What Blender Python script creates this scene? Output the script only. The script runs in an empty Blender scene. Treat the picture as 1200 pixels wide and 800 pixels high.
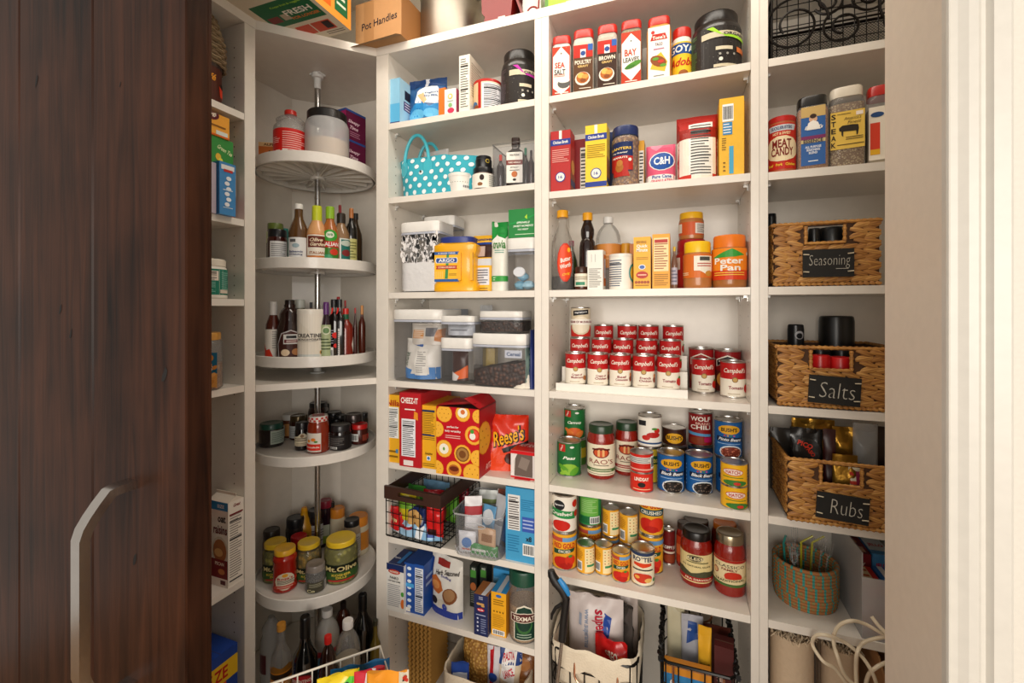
import bpy, math, random
from math import sin, cos, pi, radians, atan2, sqrt, hypot
from mathutils import Vector, Matrix, noise
random.seed(7)
C = bpy.context.scene.collection
S = bpy.context.scene
CZ = 1.45                      # lens height above the floor
# ---------------- camera, world, lights, exposure ----------------
cam = bpy.data.cameras.new('camera'); cam_o = bpy.data.objects.new('camera', cam); C.objects.link(cam_o)
cam.sensor_width = 36.0; cam.lens = 36.0*527/1200; cam.shift_y = -38/1200; cam.clip_start = 0.01
cam_o.location = (0, 0, CZ); cam_o.rotation_euler = (pi/2, 0, radians(20.4)); S.camera = cam_o
w = bpy.data.worlds.new('world'); S.world = w; w.use_nodes = True
w.node_tree.nodes['Background'].inputs[0].default_value = (1.0, 0.93, 0.84, 1)
w.node_tree.nodes['Background'].inputs[1].default_value = 0.5
def area(name, loc, target, sx, sy, power, col):
    l = bpy.data.lights.new(name, 'AREA'); l.shape = 'RECTANGLE'; l.size = sx; l.size_y = sy; l.energy = power; l.color = col
    o = bpy.data.objects.new(name, l); C.objects.link(o); o.location = loc
    o.rotation_euler = (Vector(target)-Vector(loc)).to_track_quat('-Z', 'Y').to_euler(); return o
area('room_light', (0.55, -2.5, 1.65), (-0.35, 1.4, 1.2), 3.2, 1.7, 118, (1, .93, .84))
area('pantry_ceiling_lamp', (-0.35, 0.99, 2.74), (-0.35, 1.03, 0), 1.5, 0.22, 8.5, (1, .92, .82))
S.view_settings.view_transform = 'Standard'; S.view_settings.look = 'None'
S.view_settings.gamma = 1; S.view_settings.exposure = 0.12; S.view_settings.use_curve_mapping = False
# ---------------- helpers ----------------
F, UX, YH, TH = 527.0, 600.0, 362.0, radians(20.4)
ST, CT = sin(TH), cos(TH)
def ray(px):
    u = (px-UX)/F
    return (-ST+u*CT, CT+u*ST)
def onY(px, Y):
    dx, dy = ray(px); t = Y/dy; return dx*t, t
def onX(px, X):
    dx, dy = ray(px); t = X/dx; return dy*t, t
def at(px, t):
    dx, dy = ray(px); return dx*t, dy*t
def zat(py, t): return CZ+(YH-py)*t/F
def lin(c):
    if isinstance(c, str):
        c = c.lstrip('#'); c = [int(c[i:i+2], 16)/255 for i in (0, 2, 4)]
        return tuple(((x+.055)/1.055)**2.4 if x > .04045 else x/12.92 for x in c)+(1,)
    return tuple(c)+(1,) if len(c) == 3 else tuple(c)
MC = {}
def mat(c, rough=.45, metal=0, coat=0, bump=0, bscale=60, trans=0):
    key = (str(c), rough, metal, coat, bump, bscale, trans)
    if key in MC: return MC[key]
    m = bpy.data.materials.new('surface'); m.use_nodes = True; nt = m.node_tree; b = nt.nodes['Principled BSDF']
    col = lin(c); b.inputs['Roughness'].default_value = rough; b.inputs['Metallic'].default_value = metal
    b.inputs['Coat Weight'].default_value = coat
    n = nt.nodes.new('ShaderNodeTexNoise'); n.inputs['Scale'].default_value = bscale; n.inputs['Detail'].default_value = 3
    tc = nt.nodes.new('ShaderNodeTexCoord'); nt.links.new(tc.outputs['Object'], n.inputs['Vector'])
    mx = nt.nodes.new('ShaderNodeMix'); mx.data_type = 'RGBA'
    mx.inputs[6].default_value = tuple(x*.93 for x in col[:3])+(1,); mx.inputs[7].default_value = tuple(min(1, x*1.05) for x in col[:3])+(1,)
    nt.links.new(n.outputs['Fac'], mx.inputs[0]); nt.links.new(mx.outputs[2], b.inputs['Base Color'])
    if bump:
        bp = nt.nodes.new('ShaderNodeBump'); bp.inputs['Strength'].default_value = bump; bp.inputs['Distance'].default_value = .004
        nt.links.new(n.outputs['Fac'], bp.inputs['Height']); nt.links.new(bp.outputs['Normal'], b.inputs['Normal'])
    MC[key] = m; return m
def clear(c=(.93, .93, .93), haze=.12, rough=.06):
    key = ('clear', c, haze, rough)
    if key in MC: return MC[key]
    m = bpy.data.materials.new('clear_plastic'); m.use_nodes = True; nt = m.node_tree; nt.nodes.clear()
    o = nt.nodes.new('ShaderNodeOutputMaterial'); t = nt.nodes.new('ShaderNodeBsdfTransparent'); t.inputs[0].default_value = c+(1,)
    g = nt.nodes.new('ShaderNodeBsdfGlossy'); g.inputs['Roughness'].default_value = rough
    d = nt.nodes.new('ShaderNodeBsdfDiffuse'); d.inputs[0].default_value = (.8, .8, .8, 1)
    fr = nt.nodes.new('ShaderNodeLayerWeight'); fr.inputs['Blend'].default_value = .25
    a = nt.nodes.new('ShaderNodeMixShader'); a.inputs[0].default_value = haze; nt.links.new(t.outputs[0], a.inputs[1]); nt.links.new(d.outputs[0], a.inputs[2])
    mm = nt.nodes.new('ShaderNodeMath'); mm.operation = 'MULTIPLY'; mm.inputs[1].default_value = .55; nt.links.new(fr.outputs['Fresnel'], mm.inputs[0])
    b = nt.nodes.new('ShaderNodeMixShader'); nt.links.new(mm.outputs[0], b.inputs[0]); nt.links.new(a.outputs[0], b.inputs[1]); nt.links.new(g.outputs[0], b.inputs[2])
    nt.links.new(b.outputs[0], o.inputs[0]); MC[key] = m; return m
def colmat(rough, coat=0):
    key = ('col', rough, coat)
    if key in MC: return MC[key]
    m = bpy.data.materials.new('printed_paper'); m.use_nodes = True; nt = m.node_tree; b = nt.nodes['Principled BSDF']
    a = nt.nodes.new('ShaderNodeAttribute'); a.attribute_name = 'Col'; nt.links.new(a.outputs['Color'], b.inputs['Base Color'])
    b.inputs['Roughness'].default_value = rough; b.inputs['Coat Weight'].default_value = coat; b.inputs['Specular IOR Level'].default_value = .28; MC[key] = m; return m
PRINT = colmat(.4)
class G:
    """collects faces and becomes one mesh object"""
    def __init__(s): s.v = []; s.f = []; s.c = []; s.cur = None
    def face(s, idx): s.f.append(tuple(idx)); s.c.append(s.cur)
    def poly(s, pts, c=None):
        n = len(s.v); s.v += [tuple(p) for p in pts]; s.f.append(tuple(range(n, n+len(pts)))); s.c.append(c or s.cur)
    def box(s, x0, x1, y0, y1, z0, z1, c=None):
        n = len(s.v); s.v += [(x, y, z) for z in (z0, z1) for y in (y0, y1) for x in (x0, x1)]
        for q in ((0, 2, 3, 1), (4, 5, 7, 6), (0, 1, 5, 4), (2, 6, 7, 3), (0, 4, 6, 2), (1, 3, 7, 5)):
            s.f.append(tuple(n+i for i in q)); s.c.append(c or s.cur)
        return s
    def prism(s, pts, z0, z1, c=None):
        k = len(pts); n = len(s.v); s.v += [(p[0], p[1], z0) for p in pts]+[(p[0], p[1], z1) for p in pts]
        s.f.append(tuple(n+i for i in reversed(range(k)))); s.c.append(c or s.cur)
        s.f.append(tuple(n+k+i for i in range(k))); s.c.append(c or s.cur)
        for i in range(k):
            j = (i+1) % k; s.f.append((n+i, n+j, n+k+j, n+k+i)); s.c.append(c or s.cur)
        return s
    def lathe(s, prof, n=28, sq=0, ry=1, ox=0, oy=0, c=None, open_top=False, open_bot=False):
        """prof: (radius, z). sq > 0 turns the ring towards a rounded square"""
        base = len(s.v); k = len(prof)
        for r, z in prof:
            for i in range(n):
                a = 2*pi*(i+.5)/n; x, y = cos(a), sin(a)
                if sq:
                    e = 2+sq*6; d = (abs(x)**e+abs(y)**e)**(1/e); x /= d; y /= d
                s.v.append((ox+x*r, oy+y*r*ry, z))
        for j in range(k-1):
            for i in range(n):
                a = base+j*n+i; b = base+j*n+(i+1) % n; s.f.append((a, b, b+n, a+n)); s.c.append(c or s.cur)
        if not open_bot: s.f.append(tuple(base+i for i in reversed(range(n)))); s.c.append(c or s.cur)
        if not open_top: s.f.append(tuple(base+(k-1)*n+i for i in range(n))); s.c.append(c or s.cur)
        return s
    def tube(s, path, r, n=6, closed=False, c=None):
        P = [Vector(p) for p in path]; k = len(P); base = len(s.v); up = None
        rs = r if isinstance(r, (list, tuple)) else [r]*k
        for i, p in enumerate(P):
            a = P[(i-1) % k] if (closed or i > 0) else p; b = P[(i+1) % k] if (closed or i < k-1) else p
            d = (b-a).normalized() if (b-a).length > 1e-9 else Vector((0, 0, 1))
            if up is None: up = d.orthogonal().normalized()
            else:
                up = up-d*up.dot(d); up = up.normalized() if up.length > 1e-6 else d.orthogonal().normalized()
            q = d.cross(up)
            for j in range(n):
                t = 2*pi*j/n; v = p+up*(cos(t)*rs[i])+q*(sin(t)*rs[i]); s.v.append(tuple(v))
        for i in range(k if closed else k-1):
            for j in range(n):
                a = base+i*n+j; b = base+i*n+(j+1) % n; a2 = base+((i+1) % k)*n+j; b2 = base+((i+1) % k)*n+(j+1) % n
                s.f.append((a, b, b2, a2)); s.c.append(c or s.cur)
        if not closed:
            s.f.append(tuple(base+j for j in reversed(range(n)))); s.c.append(c or s.cur)
            s.f.append(tuple(base+(k-1)*n+j for j in range(n))); s.c.append(c or s.cur)
        return s
    def xf(s, fn, i0=0):
        for i in range(i0, len(s.v)): s.v[i] = tuple(fn(*s.v[i]))
        return s
    def mesh(s, name, m, smooth=True, sharp=35):
        me = bpy.data.meshes.new(name); me.from_pydata(s.v, [], s.f); me.materials.append(m)
        if any(c is not None for c in s.c):
            at_ = me.color_attributes.new('Col', 'FLOAT_COLOR', 'CORNER'); buf = []
            cc = {}
            for f, c in zip(s.f, s.c):
                q = cc.get(c)
                if q is None: q = cc[c] = lin(c or 'ffffff')
                buf += list(q)*len(f)
            at_.data.foreach_set('color', buf)
        if smooth:
            me.shade_smooth(); me.set_sharp_from_angle(angle=radians(sharp))
        me.update(); return me
    def build(s, name, m, parent=None, smooth=True, sharp=35):
        o = bpy.data.objects.new(name, s.mesh(name, m, smooth, sharp)); C.objects.link(o)
        if parent: o.parent = parent
        return o
def tag(o, label=None, cat=None, group=None, kind=None):
    if label: o['label'] = label
    if cat: o['category'] = cat
    if group: o['group'] = group
    if kind: o['kind'] = kind
    return o
def thing(name, label, cat, loc, rz=0, group=None, kind=None):
    o = bpy.data.objects.new(name, None); C.objects.link(o); o.location = loc; o.rotation_euler = (0, 0, rz); o.empty_display_size = .03
    return tag(o, label, cat, group, kind)
def struct(name, g, m, smooth=False): return tag(g.build(name, m, None, smooth), kind='structure')
# ---- lettering, cached as flat triangles one unit tall ----
TC = {}
def letters(txt, bold, ital):
    key = (txt, bold, ital)
    if key in TC: return TC[key]
    cu = bpy.data.curves.new('t', 'FONT'); cu.body = txt; cu.size = 1; cu.resolution_u = 2; cu.fill_mode = 'FRONT'
    cu.offset = .025*bold; cu.shear = .35*ital
    o = bpy.data.objects.new('t', cu); C.objects.link(o)
    me = bpy.data.meshes.new_from_object(o.evaluated_get(bpy.context.evaluated_depsgraph_get()))
    me.calc_loop_triangles(); vs = [v.co for v in me.vertices]
    tr = [[(vs[i].x, vs[i].y) for i in t.vertices] for t in me.loop_triangles]
    xs = [p[0] for t in tr for p in t] or [0, 1]; ys = [p[1] for t in tr for p in t] or [0, 1]
    x0, x1, y0, y1 = min(xs), max(xs), min(ys), max(ys); h = max(y1-y0, .3)
    out = ([[((x-x0)/h, (y-y0)/h) for x, y in t] for t in tr], (x1-x0)/h)
    bpy.data.objects.remove(o); bpy.data.curves.remove(cu); bpy.data.meshes.remove(me)
    TC[key] = out; return out
def clip(poly, ax, v, keep_less):
    out = []; k = len(poly)
    for i in range(k):
        a, b = poly[i], poly[(i+1) % k]; ia = (a[ax] <= v) if keep_less else (a[ax] >= v); ib = (b[ax] <= v) if keep_less else (b[ax] >= v)
        if ia: out.append(a)
        if ia != ib:
            t = (v-a[ax])/(b[ax]-a[ax]); out.append((a[0]+(b[0]-a[0])*t, a[1]+(b[1]-a[1])*t))
    return out
class Pr:
    """flat print. u runs -1..1 over width W, v runs 0..1 over height H (metres); layers are stacked by lift"""
    def __init__(s, W, H, cu=1.0): s.W, s.H, s.q, s.cu, s.n = W, H, [], cu, 0
    def P(s, pts, c, l=1): s.n += 1; l += s.n*.03; s.q.append(([(u*s.W/2, v*s.H) for u, v in pts], c, l)); return s
    def R(s, u0, v0, u1, v1, c, l=1): return s.P([(u0, v0), (u1, v0), (u1, v1), (u0, v1)], c, l)
    def E(s, u, v, rv, c, l=1, k=1.0, n=14, rot=0):
        R = rv*s.H; pts = []; s.n += 1; l += s.n*.03
        for i in range(n):
            a = 2*pi*i/n; x, y = cos(a)*R*k, sin(a)*R
            pts.append((u*s.W/2+x*cos(rot)-y*sin(rot), v*s.H+x*sin(rot)+y*cos(rot)))
        s.q.append((pts, c, l)); return s
    def T(s, txt, u, v, h, c, w=None, l=3, b=1, i=0, rot=0):
        """text centred at (u, v), letter height h*H, squeezed to width w (in u units, 2 = whole)"""
        s.n += 1; l += s.n*.03; tr, tw = letters(txt, b, i); hh = h*s.H; ww = tw*hh
        k = 1.0
        if w is not None: k = min(1.6, w*s.W/2/ww) if ww > 0 else 1
        for t in tr:
            pts = []
            for x, y in t:
                X, Y = (x-tw/2)*hh*k, (y-.5)*hh
                pts.append((u*s.W/2+X*cos(rot)-Y*sin(rot), v*s.H+X*sin(rot)+Y*cos(rot)))
            s.q.append((pts, c, l))
        return s
    def L(s, u0, v0, u1, v1, n, c, l=2, seed=1):
        rnd = random.Random(seed+n); dv = (v1-v0)/n
        for k in range(n): s.R(u0, v0+dv*(k+.3), u1-(u1-u0)*rnd.choice((0, 0, .1, .3)), v0+dv*(k+.68), c, l)
        return s
    def NF(s, u0, v0, u1, v1, n=10, bg='f2efe6', c='333333'):
        s.R(u0, v0, u1, v1, bg, 1); d = (u1-u0)*.08; s.L(u0+d, v0+.01, u1-d, v1-.02, n, c, 2)
        s.R(u0+d, v1-(v1-v0)*.2, u1-d, v1-(v1-v0)*.17, '111111', 3); s.R(u0+d, v0+(v1-v0)*.35, u1-d, v0+(v1-v0)*.37, '111111', 3)
        return s
    def BC(s, u0, v0, u1, v1):
        s.R(u0, v0, u1, v1, 'f6f6f2', 2); n = 13
        for k in range(n):
            a = u0+(u1-u0)*(.08+.84*k/n); s.R(a, v0+(v1-v0)*.12, a+(u1-u0)*(.03 if k % 3 else .055), v1-(v1-v0)*.12, '222222', 3)
        return s
    def into(s, g, fn, dx=None, dy=None, lift=.00035):
        """fn(x, y, off) -> point in the object's space"""
        for pts, c, l in s.q:
            for ax_, v_, kl in ((0, -s.W/2*s.cu, False), (0, s.W/2*s.cu, True), (1, 0, False), (1, s.H, True)):
                if len(pts) > 2: pts = clip(pts, ax_, v_, kl)
            if len(pts) < 3: continue
            polys = [pts]
            for ax, d in ((0, dx), (1, dy)):
                if not d: continue
                nxt = []
                for p in polys:
                    lo = min(q[ax] for q in p); hi = max(q[ax] for q in p)
                    if hi-lo <= d*1.2: nxt.append(p); continue
                    k0 = math.floor(lo/d); rest = p
                    for kk in range(k0+1, math.ceil(hi/d)):
                        a = clip(rest, ax, kk*d, True); rest = clip(rest, ax, kk*d, False)
                        if len(a) > 2: nxt.append(a)
                        if len(rest) < 3: break
                    if len(rest) > 2: nxt.append(rest)
                polys = nxt
            for p in polys: g.poly([fn(x, y, l*lift) for x, y in p], c)
def cylmap(r, z0, ang=0, lift0=.0003, ry=1):
    """wraps round the local z axis; ang = 0 faces local -Y"""
    def fn(x, y, off):
        a = -pi/2+ang+x/r; R = r+lift0+off; return (R*cos(a), R*sin(a)*ry, z0+y)
    return fn
def facemap(o, ux, uy, nrm):
    o, ux, uy, nrm = Vector(o), Vector(ux), Vector(uy), Vector(nrm)
    def fn(x, y, off): return tuple(o+ux*x+uy*y+nrm*(off+.0002))
    return fn
# ---- placement from measured picture columns on a known shelf ----
def cylpos(a, b, top, zs, s=None, yb=None, t=None, Y=None):
    pm = (a+b)/2; u = (pm-UX)/F; dx, dy = ray(pm); k = sqrt(1+u*u); r = .03; half = (b-a)/2/F/k
    for _ in range(12):
        if s is not None: tc = (D+s+r)/dy
        elif Y is not None: tc = Y/dy
        elif yb is not None: tc = (CZ-zs)*F/(yb-YH)+r
        else: tc = t
        r = half*tc
    tt = tc-r if top < YH else tc+r*.8
    return dx*tc, dy*tc, r, zat(top, tt)-zs
D = 1.36
def face_cam(x, y): return atan2(y, x)-pi/2            # turns local -Y to the doorway
# ---- kinds of containers: outline as fractions of radius and height ----
K = {
 'can': dict(p=[(.97, 0), (1, .012), (1, .03), (.965, .045), (.965, .955), (1, .97), (1, .99), (.975, 1), (.93, .995), (.92, .97)], n=32),
 'jar': dict(p=[(.9, 0), (.98, .02), (1, .06), (1, .7), (.95, .78), (.83, .85), (.83, .9)], lid=(.88, .85, 1), n=28),
 'squat': dict(p=[(.9, 0), (.98, .03), (1, .08), (1, .68), (.92, .76), (.88, .8)], lid=(.93, .76, 1), n=26),
 'spice': dict(p=[(.93, 0), (1, .02), (1, .78), (.93, .84), (.84, .87), (.82, .9)], lid=(.9, .87, 1), n=32, sq=.5),
 'tub': dict(p=[(.93, 0), (1, .03), (1, .72), (.93, .8), (.86, .83), (.86, .86)], lid=(.93, .82, 1), n=32),
 'pail': dict(p=[(.93, 0), (.95, .02), (1, .85)], lid=(1.03, .83, 1), n=28),
 'canister': dict(p=[(1, 0), (1, .93)], lid=(1.02, .9, 1), n=28),
 'bottle': dict(p=[(.9, 0), (1, .03), (1, .5), (.93, .6), (.62, .72), (.42, .8), (.36, .86), (.36, .93)], lid=(.42, .89, 1), n=26),
 'wine': dict(p=[(.9, 0), (1, .02), (1, .58), (.9, .66), (.5, .74), (.38, .8), (.36, .97)], lid=(.4, .82, 1), n=26),
 'dressing': dict(p=[(.85, 0), (1, .05), (1, .5), (.8, .62), (.48, .74), (.42, .8), (.42, .9)], lid=(.5, .78, 1), n=26),
 'flask': dict(p=[(.9, 0), (1, .02), (1, .62), (.85, .7), (.45, .76), (.38, .8), (.38, .9)], lid=(.45, .84, 1), n=26, sq=.35),
 'peanut': dict(p=[(.88, 0), (1, .04), (1, .12), (.94, .16), (.94, .7), (1, .74), (.97, .8), (.8, .86), (.8, .9)], lid=(.93, .84, 1), n=28),
 'jug': dict(p=[(.9, 0), (1, .03), (1, .6), (.96, .66), (.8, .72), (.84, .8), (.6, .86), (.32, .9), (.32, .93)], lid=(.36, .91, 1), n=28),
 'pancake': dict(p=[(.9, 0), (1, .03), (1, .56), (.92, .62), (.72, .66), (.84, .72), (.84, .78), (.62, .85), (.5, .88), (.5, .92)], lid=(.62, .9, 1), n=26),
 'dome': dict(p=[(.92, 0), (1, .02), (1, .66), (.95, .74), (.8, .81), (.55, .87), (.34, .9), (.34, .93)], lid=(.4, .915, 1), n=26),
 'syrup': dict(p=[(.9, 0), (1, .03), (1, .42), (.9, .55), (.78, .62), (.72, .66), (.74, .76), (.6, .83), (.42, .87), (.42, .92)], lid=(.55, .9, 1), n=26),
}
LIDM = {}
def make_lid(parent, rf, z0, z1, col, sq=0, ry=1, rough=.35, metal=0, name='lid'):
    g = G(); h = z1-z0; n = 36; prof = [(rf, z0), (rf, z0+h*.82), (rf*.95, z1-h*.03), (rf*.85, z1), (rf*.8, z1-h*.04)]
    g.lathe(prof, 30, sq=sq*.6, ry=ry)
    return g.build(name, mat(col, rough, metal), parent)
def vessel(kind, name, label, cat, pos, zs, body, lid=None, lab=None, group=None, rz=None, ang=0, ry=1, inner=None, lidname='lid', lidmetal=0, lt=None, two=None):
    """pos = (x, y, r, h); lab = (z0, z1, base colour or None, design, width in half turns, radius factor)"""
    x, y, r, h = pos; k = K[kind]; sq = k.get('sq', 0)
    if rz is None: rz = face_cam(x, y)*(1 if not sq else .6)
    T = thing(name, label, cat, (x, y, zs), rz, group)
    g = G().lathe([(a*r, b*h) for a, b in k['p']], k['n'], sq=sq, ry=ry)
    g.build('body', body, T)
    if inner:                                # (material, bottom, top)
        pr = k['p']; top = inner[2]; q = []
        def rad(z):
            for (a0, b0), (a1, b1) in zip(pr, pr[1:]):
                if b0 <= z <= b1: return a0+(a1-a0)*(z-b0)/max(b1-b0, 1e-6)
            return pr[-1][0]
        zsn = sorted(set([.012]+[b for a, b in pr if .012 < b < top]+[top]))
        G().lathe([((rad(z)*r-.0022), z*h+.001) for z in zsn], k['n'], sq=sq, ry=ry).build('contents', inner[0], T)
    if lid and 'lid' in k:
        lf, l0, l1 = k['lid']
        if lt: lf, l0, l1 = lt
        make_lid(T, lf*r, l0*h, l1*h, lid, sq, ry, .3 if not lidmetal else .25, lidmetal, lidname)
    for LB in ([lab] if lab else [])+([two] if two else []):
        z0, z1, base, des = LB[:4]; wf = LB[4] if len(LB) > 4 else (2 if not sq else .9); rf = LB[5] if len(LB) > 5 else (.97 if kind == 'can' else 1)
        g = G(); H = (z1-z0)*h
        if sq:
            p = Pr(2*r*wf, H)
            if base: p.R(-1, 0, 1, 1, base, 0)
            des(p); p.into(g, facemap((0, -r*ry-.0004, z0*h), (1, 0, 0), (0, 0, 1), (0, -1, 0)))
        else:
            R = r*rf
            if base and wf >= 2:
                g.lathe([(R+.0002, z0*h), (R+.0002, z1*h)], 36, ry=ry, c=base, open_top=True, open_bot=True)
            p = Pr(pi*R, H, min(wf, 1.6) if not (base and wf < 2) else wf)
            if base and wf < 2: p.R(-wf, 0, wf, 1, base, 0)
            des(p); p.into(g, cylmap(R, z0*h, ang, .0005, ry), dx=R*.22)
        g.build('label', PRINT, T, smooth=False)
    return T, x, y, zs+h
def carton(name, label, cat, x0, x1, Yf, zs, h, dep, col, front=None, right=None, left=None, top=None, rz=0, group=None, rough=.45, gable=0, coat=0, back=None, bottom=None):
    """x0..x1 on the plane Y = Yf, depth dep away from the lens"""
    xc, wd = (x0+x1)/2, x1-x0; c, s_ = cos(rz), sin(rz)
    T = thing(name, label, cat, (xc-s_*dep/2*1, Yf+c*dep/2, zs), rz, group)
    g = G(); w2, d2 = wd/2, dep/2
    g.box(-w2, w2, -d2, d2, 0, h)
    if gable: g.box(-w2*.96, w2*.96, -.002, .002, h, h+gable); g.poly([(-w2, -d2, h), (w2, -d2, h), (w2*.96, 0, h+gable*.6), (-w2*.96, 0, h+gable*.6)]); g.poly([(w2, d2, h), (-w2, d2, h), (-w2*.96, 0, h+gable*.6), (w2*.96, 0, h+gable*.6)])
    g.build('body', mat(col, rough, 0, coat), T, smooth=False)
    pg = G()
    if not top: # lid flap seam
        pg.box(-w2*.98, w2*.98, -.0006, .0006, h, h+.0004, '5a4a3a')
    for des, (o, ux, uy, nn), (W, H) in ((front, ((0, -d2, 0), (1, 0, 0), (0, 0, 1), (0, -1, 0)), (wd, h)),
                                     (right, ((w2, 0, 0), (0, 1, 0), (0, 0, 1), (1, 0, 0)), (dep, h)),
                                     (left, ((-w2, 0, 0), (0, -1, 0), (0, 0, 1), (-1, 0, 0)), (dep, h)),
                                     (bottom, ((0, d2, 0), (1, 0, 0), (0, -1, 0), (0, 0, -1)), (wd, dep)),
                                     (top, ((0, -d2, h), (1, 0, 0), (0, 1, 0), (0, 0, 1)), (wd, dep))):
        if des:
            p = Pr(W, H); des(p); p.into(pg, facemap(o, ux, uy, nn))
    pg.build('label', PRINT, T, smooth=False)
    return T
def cart(name, label, cat, a, b, tp, zs, dep, col, s=None, yb=None, Y=None, **kw):
    if Y is None: Y = D+s if s is not None else (CZ-zs)*F/(yb-YH)*ray((a+b)/2)[1]
    x0, _ = onY(a, Y); x1, _ = onY(b, Y); t = onY((a+b)/2, Y)[1]
    return carton(name, label, cat, x0, x1, Y, zs, zat(tp, t)-zs, dep, col, **kw)
def pouch(name, label, cat, x, y, zs, wd, h, dep, col, design=None, rz=0, tilt=0, crumple=.004, group=None, rough=.35, metal=0, seed=1, m=None, seal=.06, flatbot=True, lean=0, back=None):
    """a filled bag with a crimped top"""
    T = thing(name, label, cat, (x, y, zs), rz, group)
    nu, nv = 16, 18; sd = Vector((seed*7.3, seed*3.1, 0))
    def surf(x_, z_, side, off=0):
        u, v = 2*x_/wd, z_/h; u = max(-1, min(1, u)); v = max(0, min(1, v))
        th = (1-abs(u)**2.6)**.5 if abs(u) < 1 else 0
        tv = (1-v**3.5) if v < 1-seal else .02
        tv = max(tv, .03) if v > 1-seal else tv*(1-max(0, v-(1-seal*3))/(seal*3)*.6) if v > 1-seal*3 else tv
        if not flatbot: tv *= min(1, (v/.12)**.5)
        d = dep/2*th*tv+.0008
        nz = noise.noise(Vector((x_*28, z_*28, side*5))+sd)*crumple*(1.2 if v > .7 else .8)*th**.5
        wdn = 1-.05*sin(v*pi)*(1-abs(u))
        xx = x_*wdn; yy = side*(d)+nz; zz = z_-lean*0
        yy += tilt*z_
        return (xx, yy-off*1.0 if side < 0 else yy+off, zz)
    g = G()
    for side in (-1, 1):
        b0 = len(g.v)
        for j in range(nv+1):
            for i in range(nu+1):
                g.v.append(surf(-wd/2+wd*i/nu, h*j/nv, side))
        for j in range(nv):
            for i in range(nu):
                a = b0+j*(nu+1)+i; q = (a, a+1, a+nu+2, a+nu+1); g.face(q if side < 0 else tuple(reversed(q)))
    n1 = (nu+1)*(nv+1)
    for i in range(nu):
        g.face((i+1, i, n1+i, n1+i+1)); g.face((nv*(nu+1)+i, nv*(nu+1)+i+1, n1+nv*(nu+1)+i+1, n1+nv*(nu+1)+i))
    for j in range(nv):
        for e in (0, nu):
            a = j*(nu+1)+e; q = (a, a+nu+1, n1+a+nu+1, n1+a); g.face(q if e == 0 else tuple(reversed(q)))
    g.build('body', m or mat(col, rough, metal), T, sharp=60)
    if design:
        p = Pr(wd, h); design(p); pg = G(); p.into(pg, lambda x_, y_, off: surf(x_-wd*0, y_, -1, off+.0006), dx=wd/14, dy=h/14, lift=.0005)
        pg.build('label', PRINT, T, smooth=False)
    return T
# ---------------- the room ----------------
WALL = mat('e9e2d6', .7, bump=.05, bscale=220)
TRIM = mat('cfcbc2', .35); LAM = mat((.80, .745, .665), .3, coat=.15, bscale=25); LAMB = mat((.80, .745, .665), .24, coat=.3, bscale=25)
def floor_mat():
    m = bpy.data.materials.new('oak_floor'); m.use_nodes = True; nt = m.node_tree; b = nt.nodes['Principled BSDF']
    tc = nt.nodes.new('ShaderNodeTexCoord'); mp = nt.nodes.new('ShaderNodeMapping'); mp.inputs['Scale'].default_value = (1.5, 14, 1)
    n = nt.nodes.new('ShaderNodeTexNoise'); n.inputs['Scale'].default_value = 3; cr = nt.nodes.new('ShaderNodeValToRGB')
    cr.color_ramp.elements[0].color = (.2, .11, .05, 1); cr.color_ramp.elements[1].color = (.42, .26, .14, 1)
    nt.links.new(tc.outputs['Object'], mp.inputs[0]); nt.links.new(mp.outputs[0], n.inputs['Vector']); nt.links.new(n.outputs['Fac'], cr.inputs[0]); nt.links.new(cr.outputs[0], b.inputs['Base Color'])
    b.inputs['Roughness'].default_value = .4; return m
fl = struct('floor', G().box(-2.6, 1.8, -2.4, 1.8, -.06, 0), mat('6a4a30', .6))
fm = floor_mat(); k = 0
for i in range(28):
    y0 = -2.2+i*.14
    for x0, x1 in ((-2.6, -.9), (-.897, .6), (.603, 1.8)):
        G().box(x0+.0015, x1-.0015, y0+.001, y0+.1385, 0, .012).build('plank', fm, fl, False)
struct('ceiling', G().box(-1.72, .92, .86, 1.78, 2.80, 2.88), mat('eee8de', .8))
struct('wall_back', G().box(-1.72, .92, 1.66, 1.78, 0, 2.80), WALL)
struct('wall_left', G().box(-1.72, -1.60, .86, 1.66, 0, 2.80), WALL)
struct('wall_right', G().box(.80, .92, .86, 1.66, 0, 2.80), WALL)
XJ, Y1, Y2 = .301, .70, .86
struct('wall_front', G().box(XJ+.0125, 1.6, Y1, Y2, 0, 2.9).box(-2.6, -1.32, Y1, Y2, 0, 2.9).box(-1.32, XJ+.0005, Y1, Y2, 2.45, 2.9), mat('d2cdc3', .6, bump=.04, bscale=200))
struct('trim_1', G().box(XJ, XJ+.012, Y1-.001, Y2+.001, 0, 2.45), mat('dccfbf', .45))   # jamb lining
g = G()    # moulded casing beside the opening
prof = [(0, 0), (0, .010), (.001, .013), (.004, .010), (.010, .012), (.018, .017), (.026, .019), (.030, .015), (.034, .015), (.038, .022), (.052, .024), (.056, .020), (.056, 0)]
g.prism([(XJ+a, Y1-.001-b) for a, b in prof], 0, 2.45)
struct('trim_2', g, TRIM)
struct('baseboard_right', G().box(XJ+.058, 1.6, Y1-.016, Y1-.001, 0, .14), TRIM)
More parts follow.
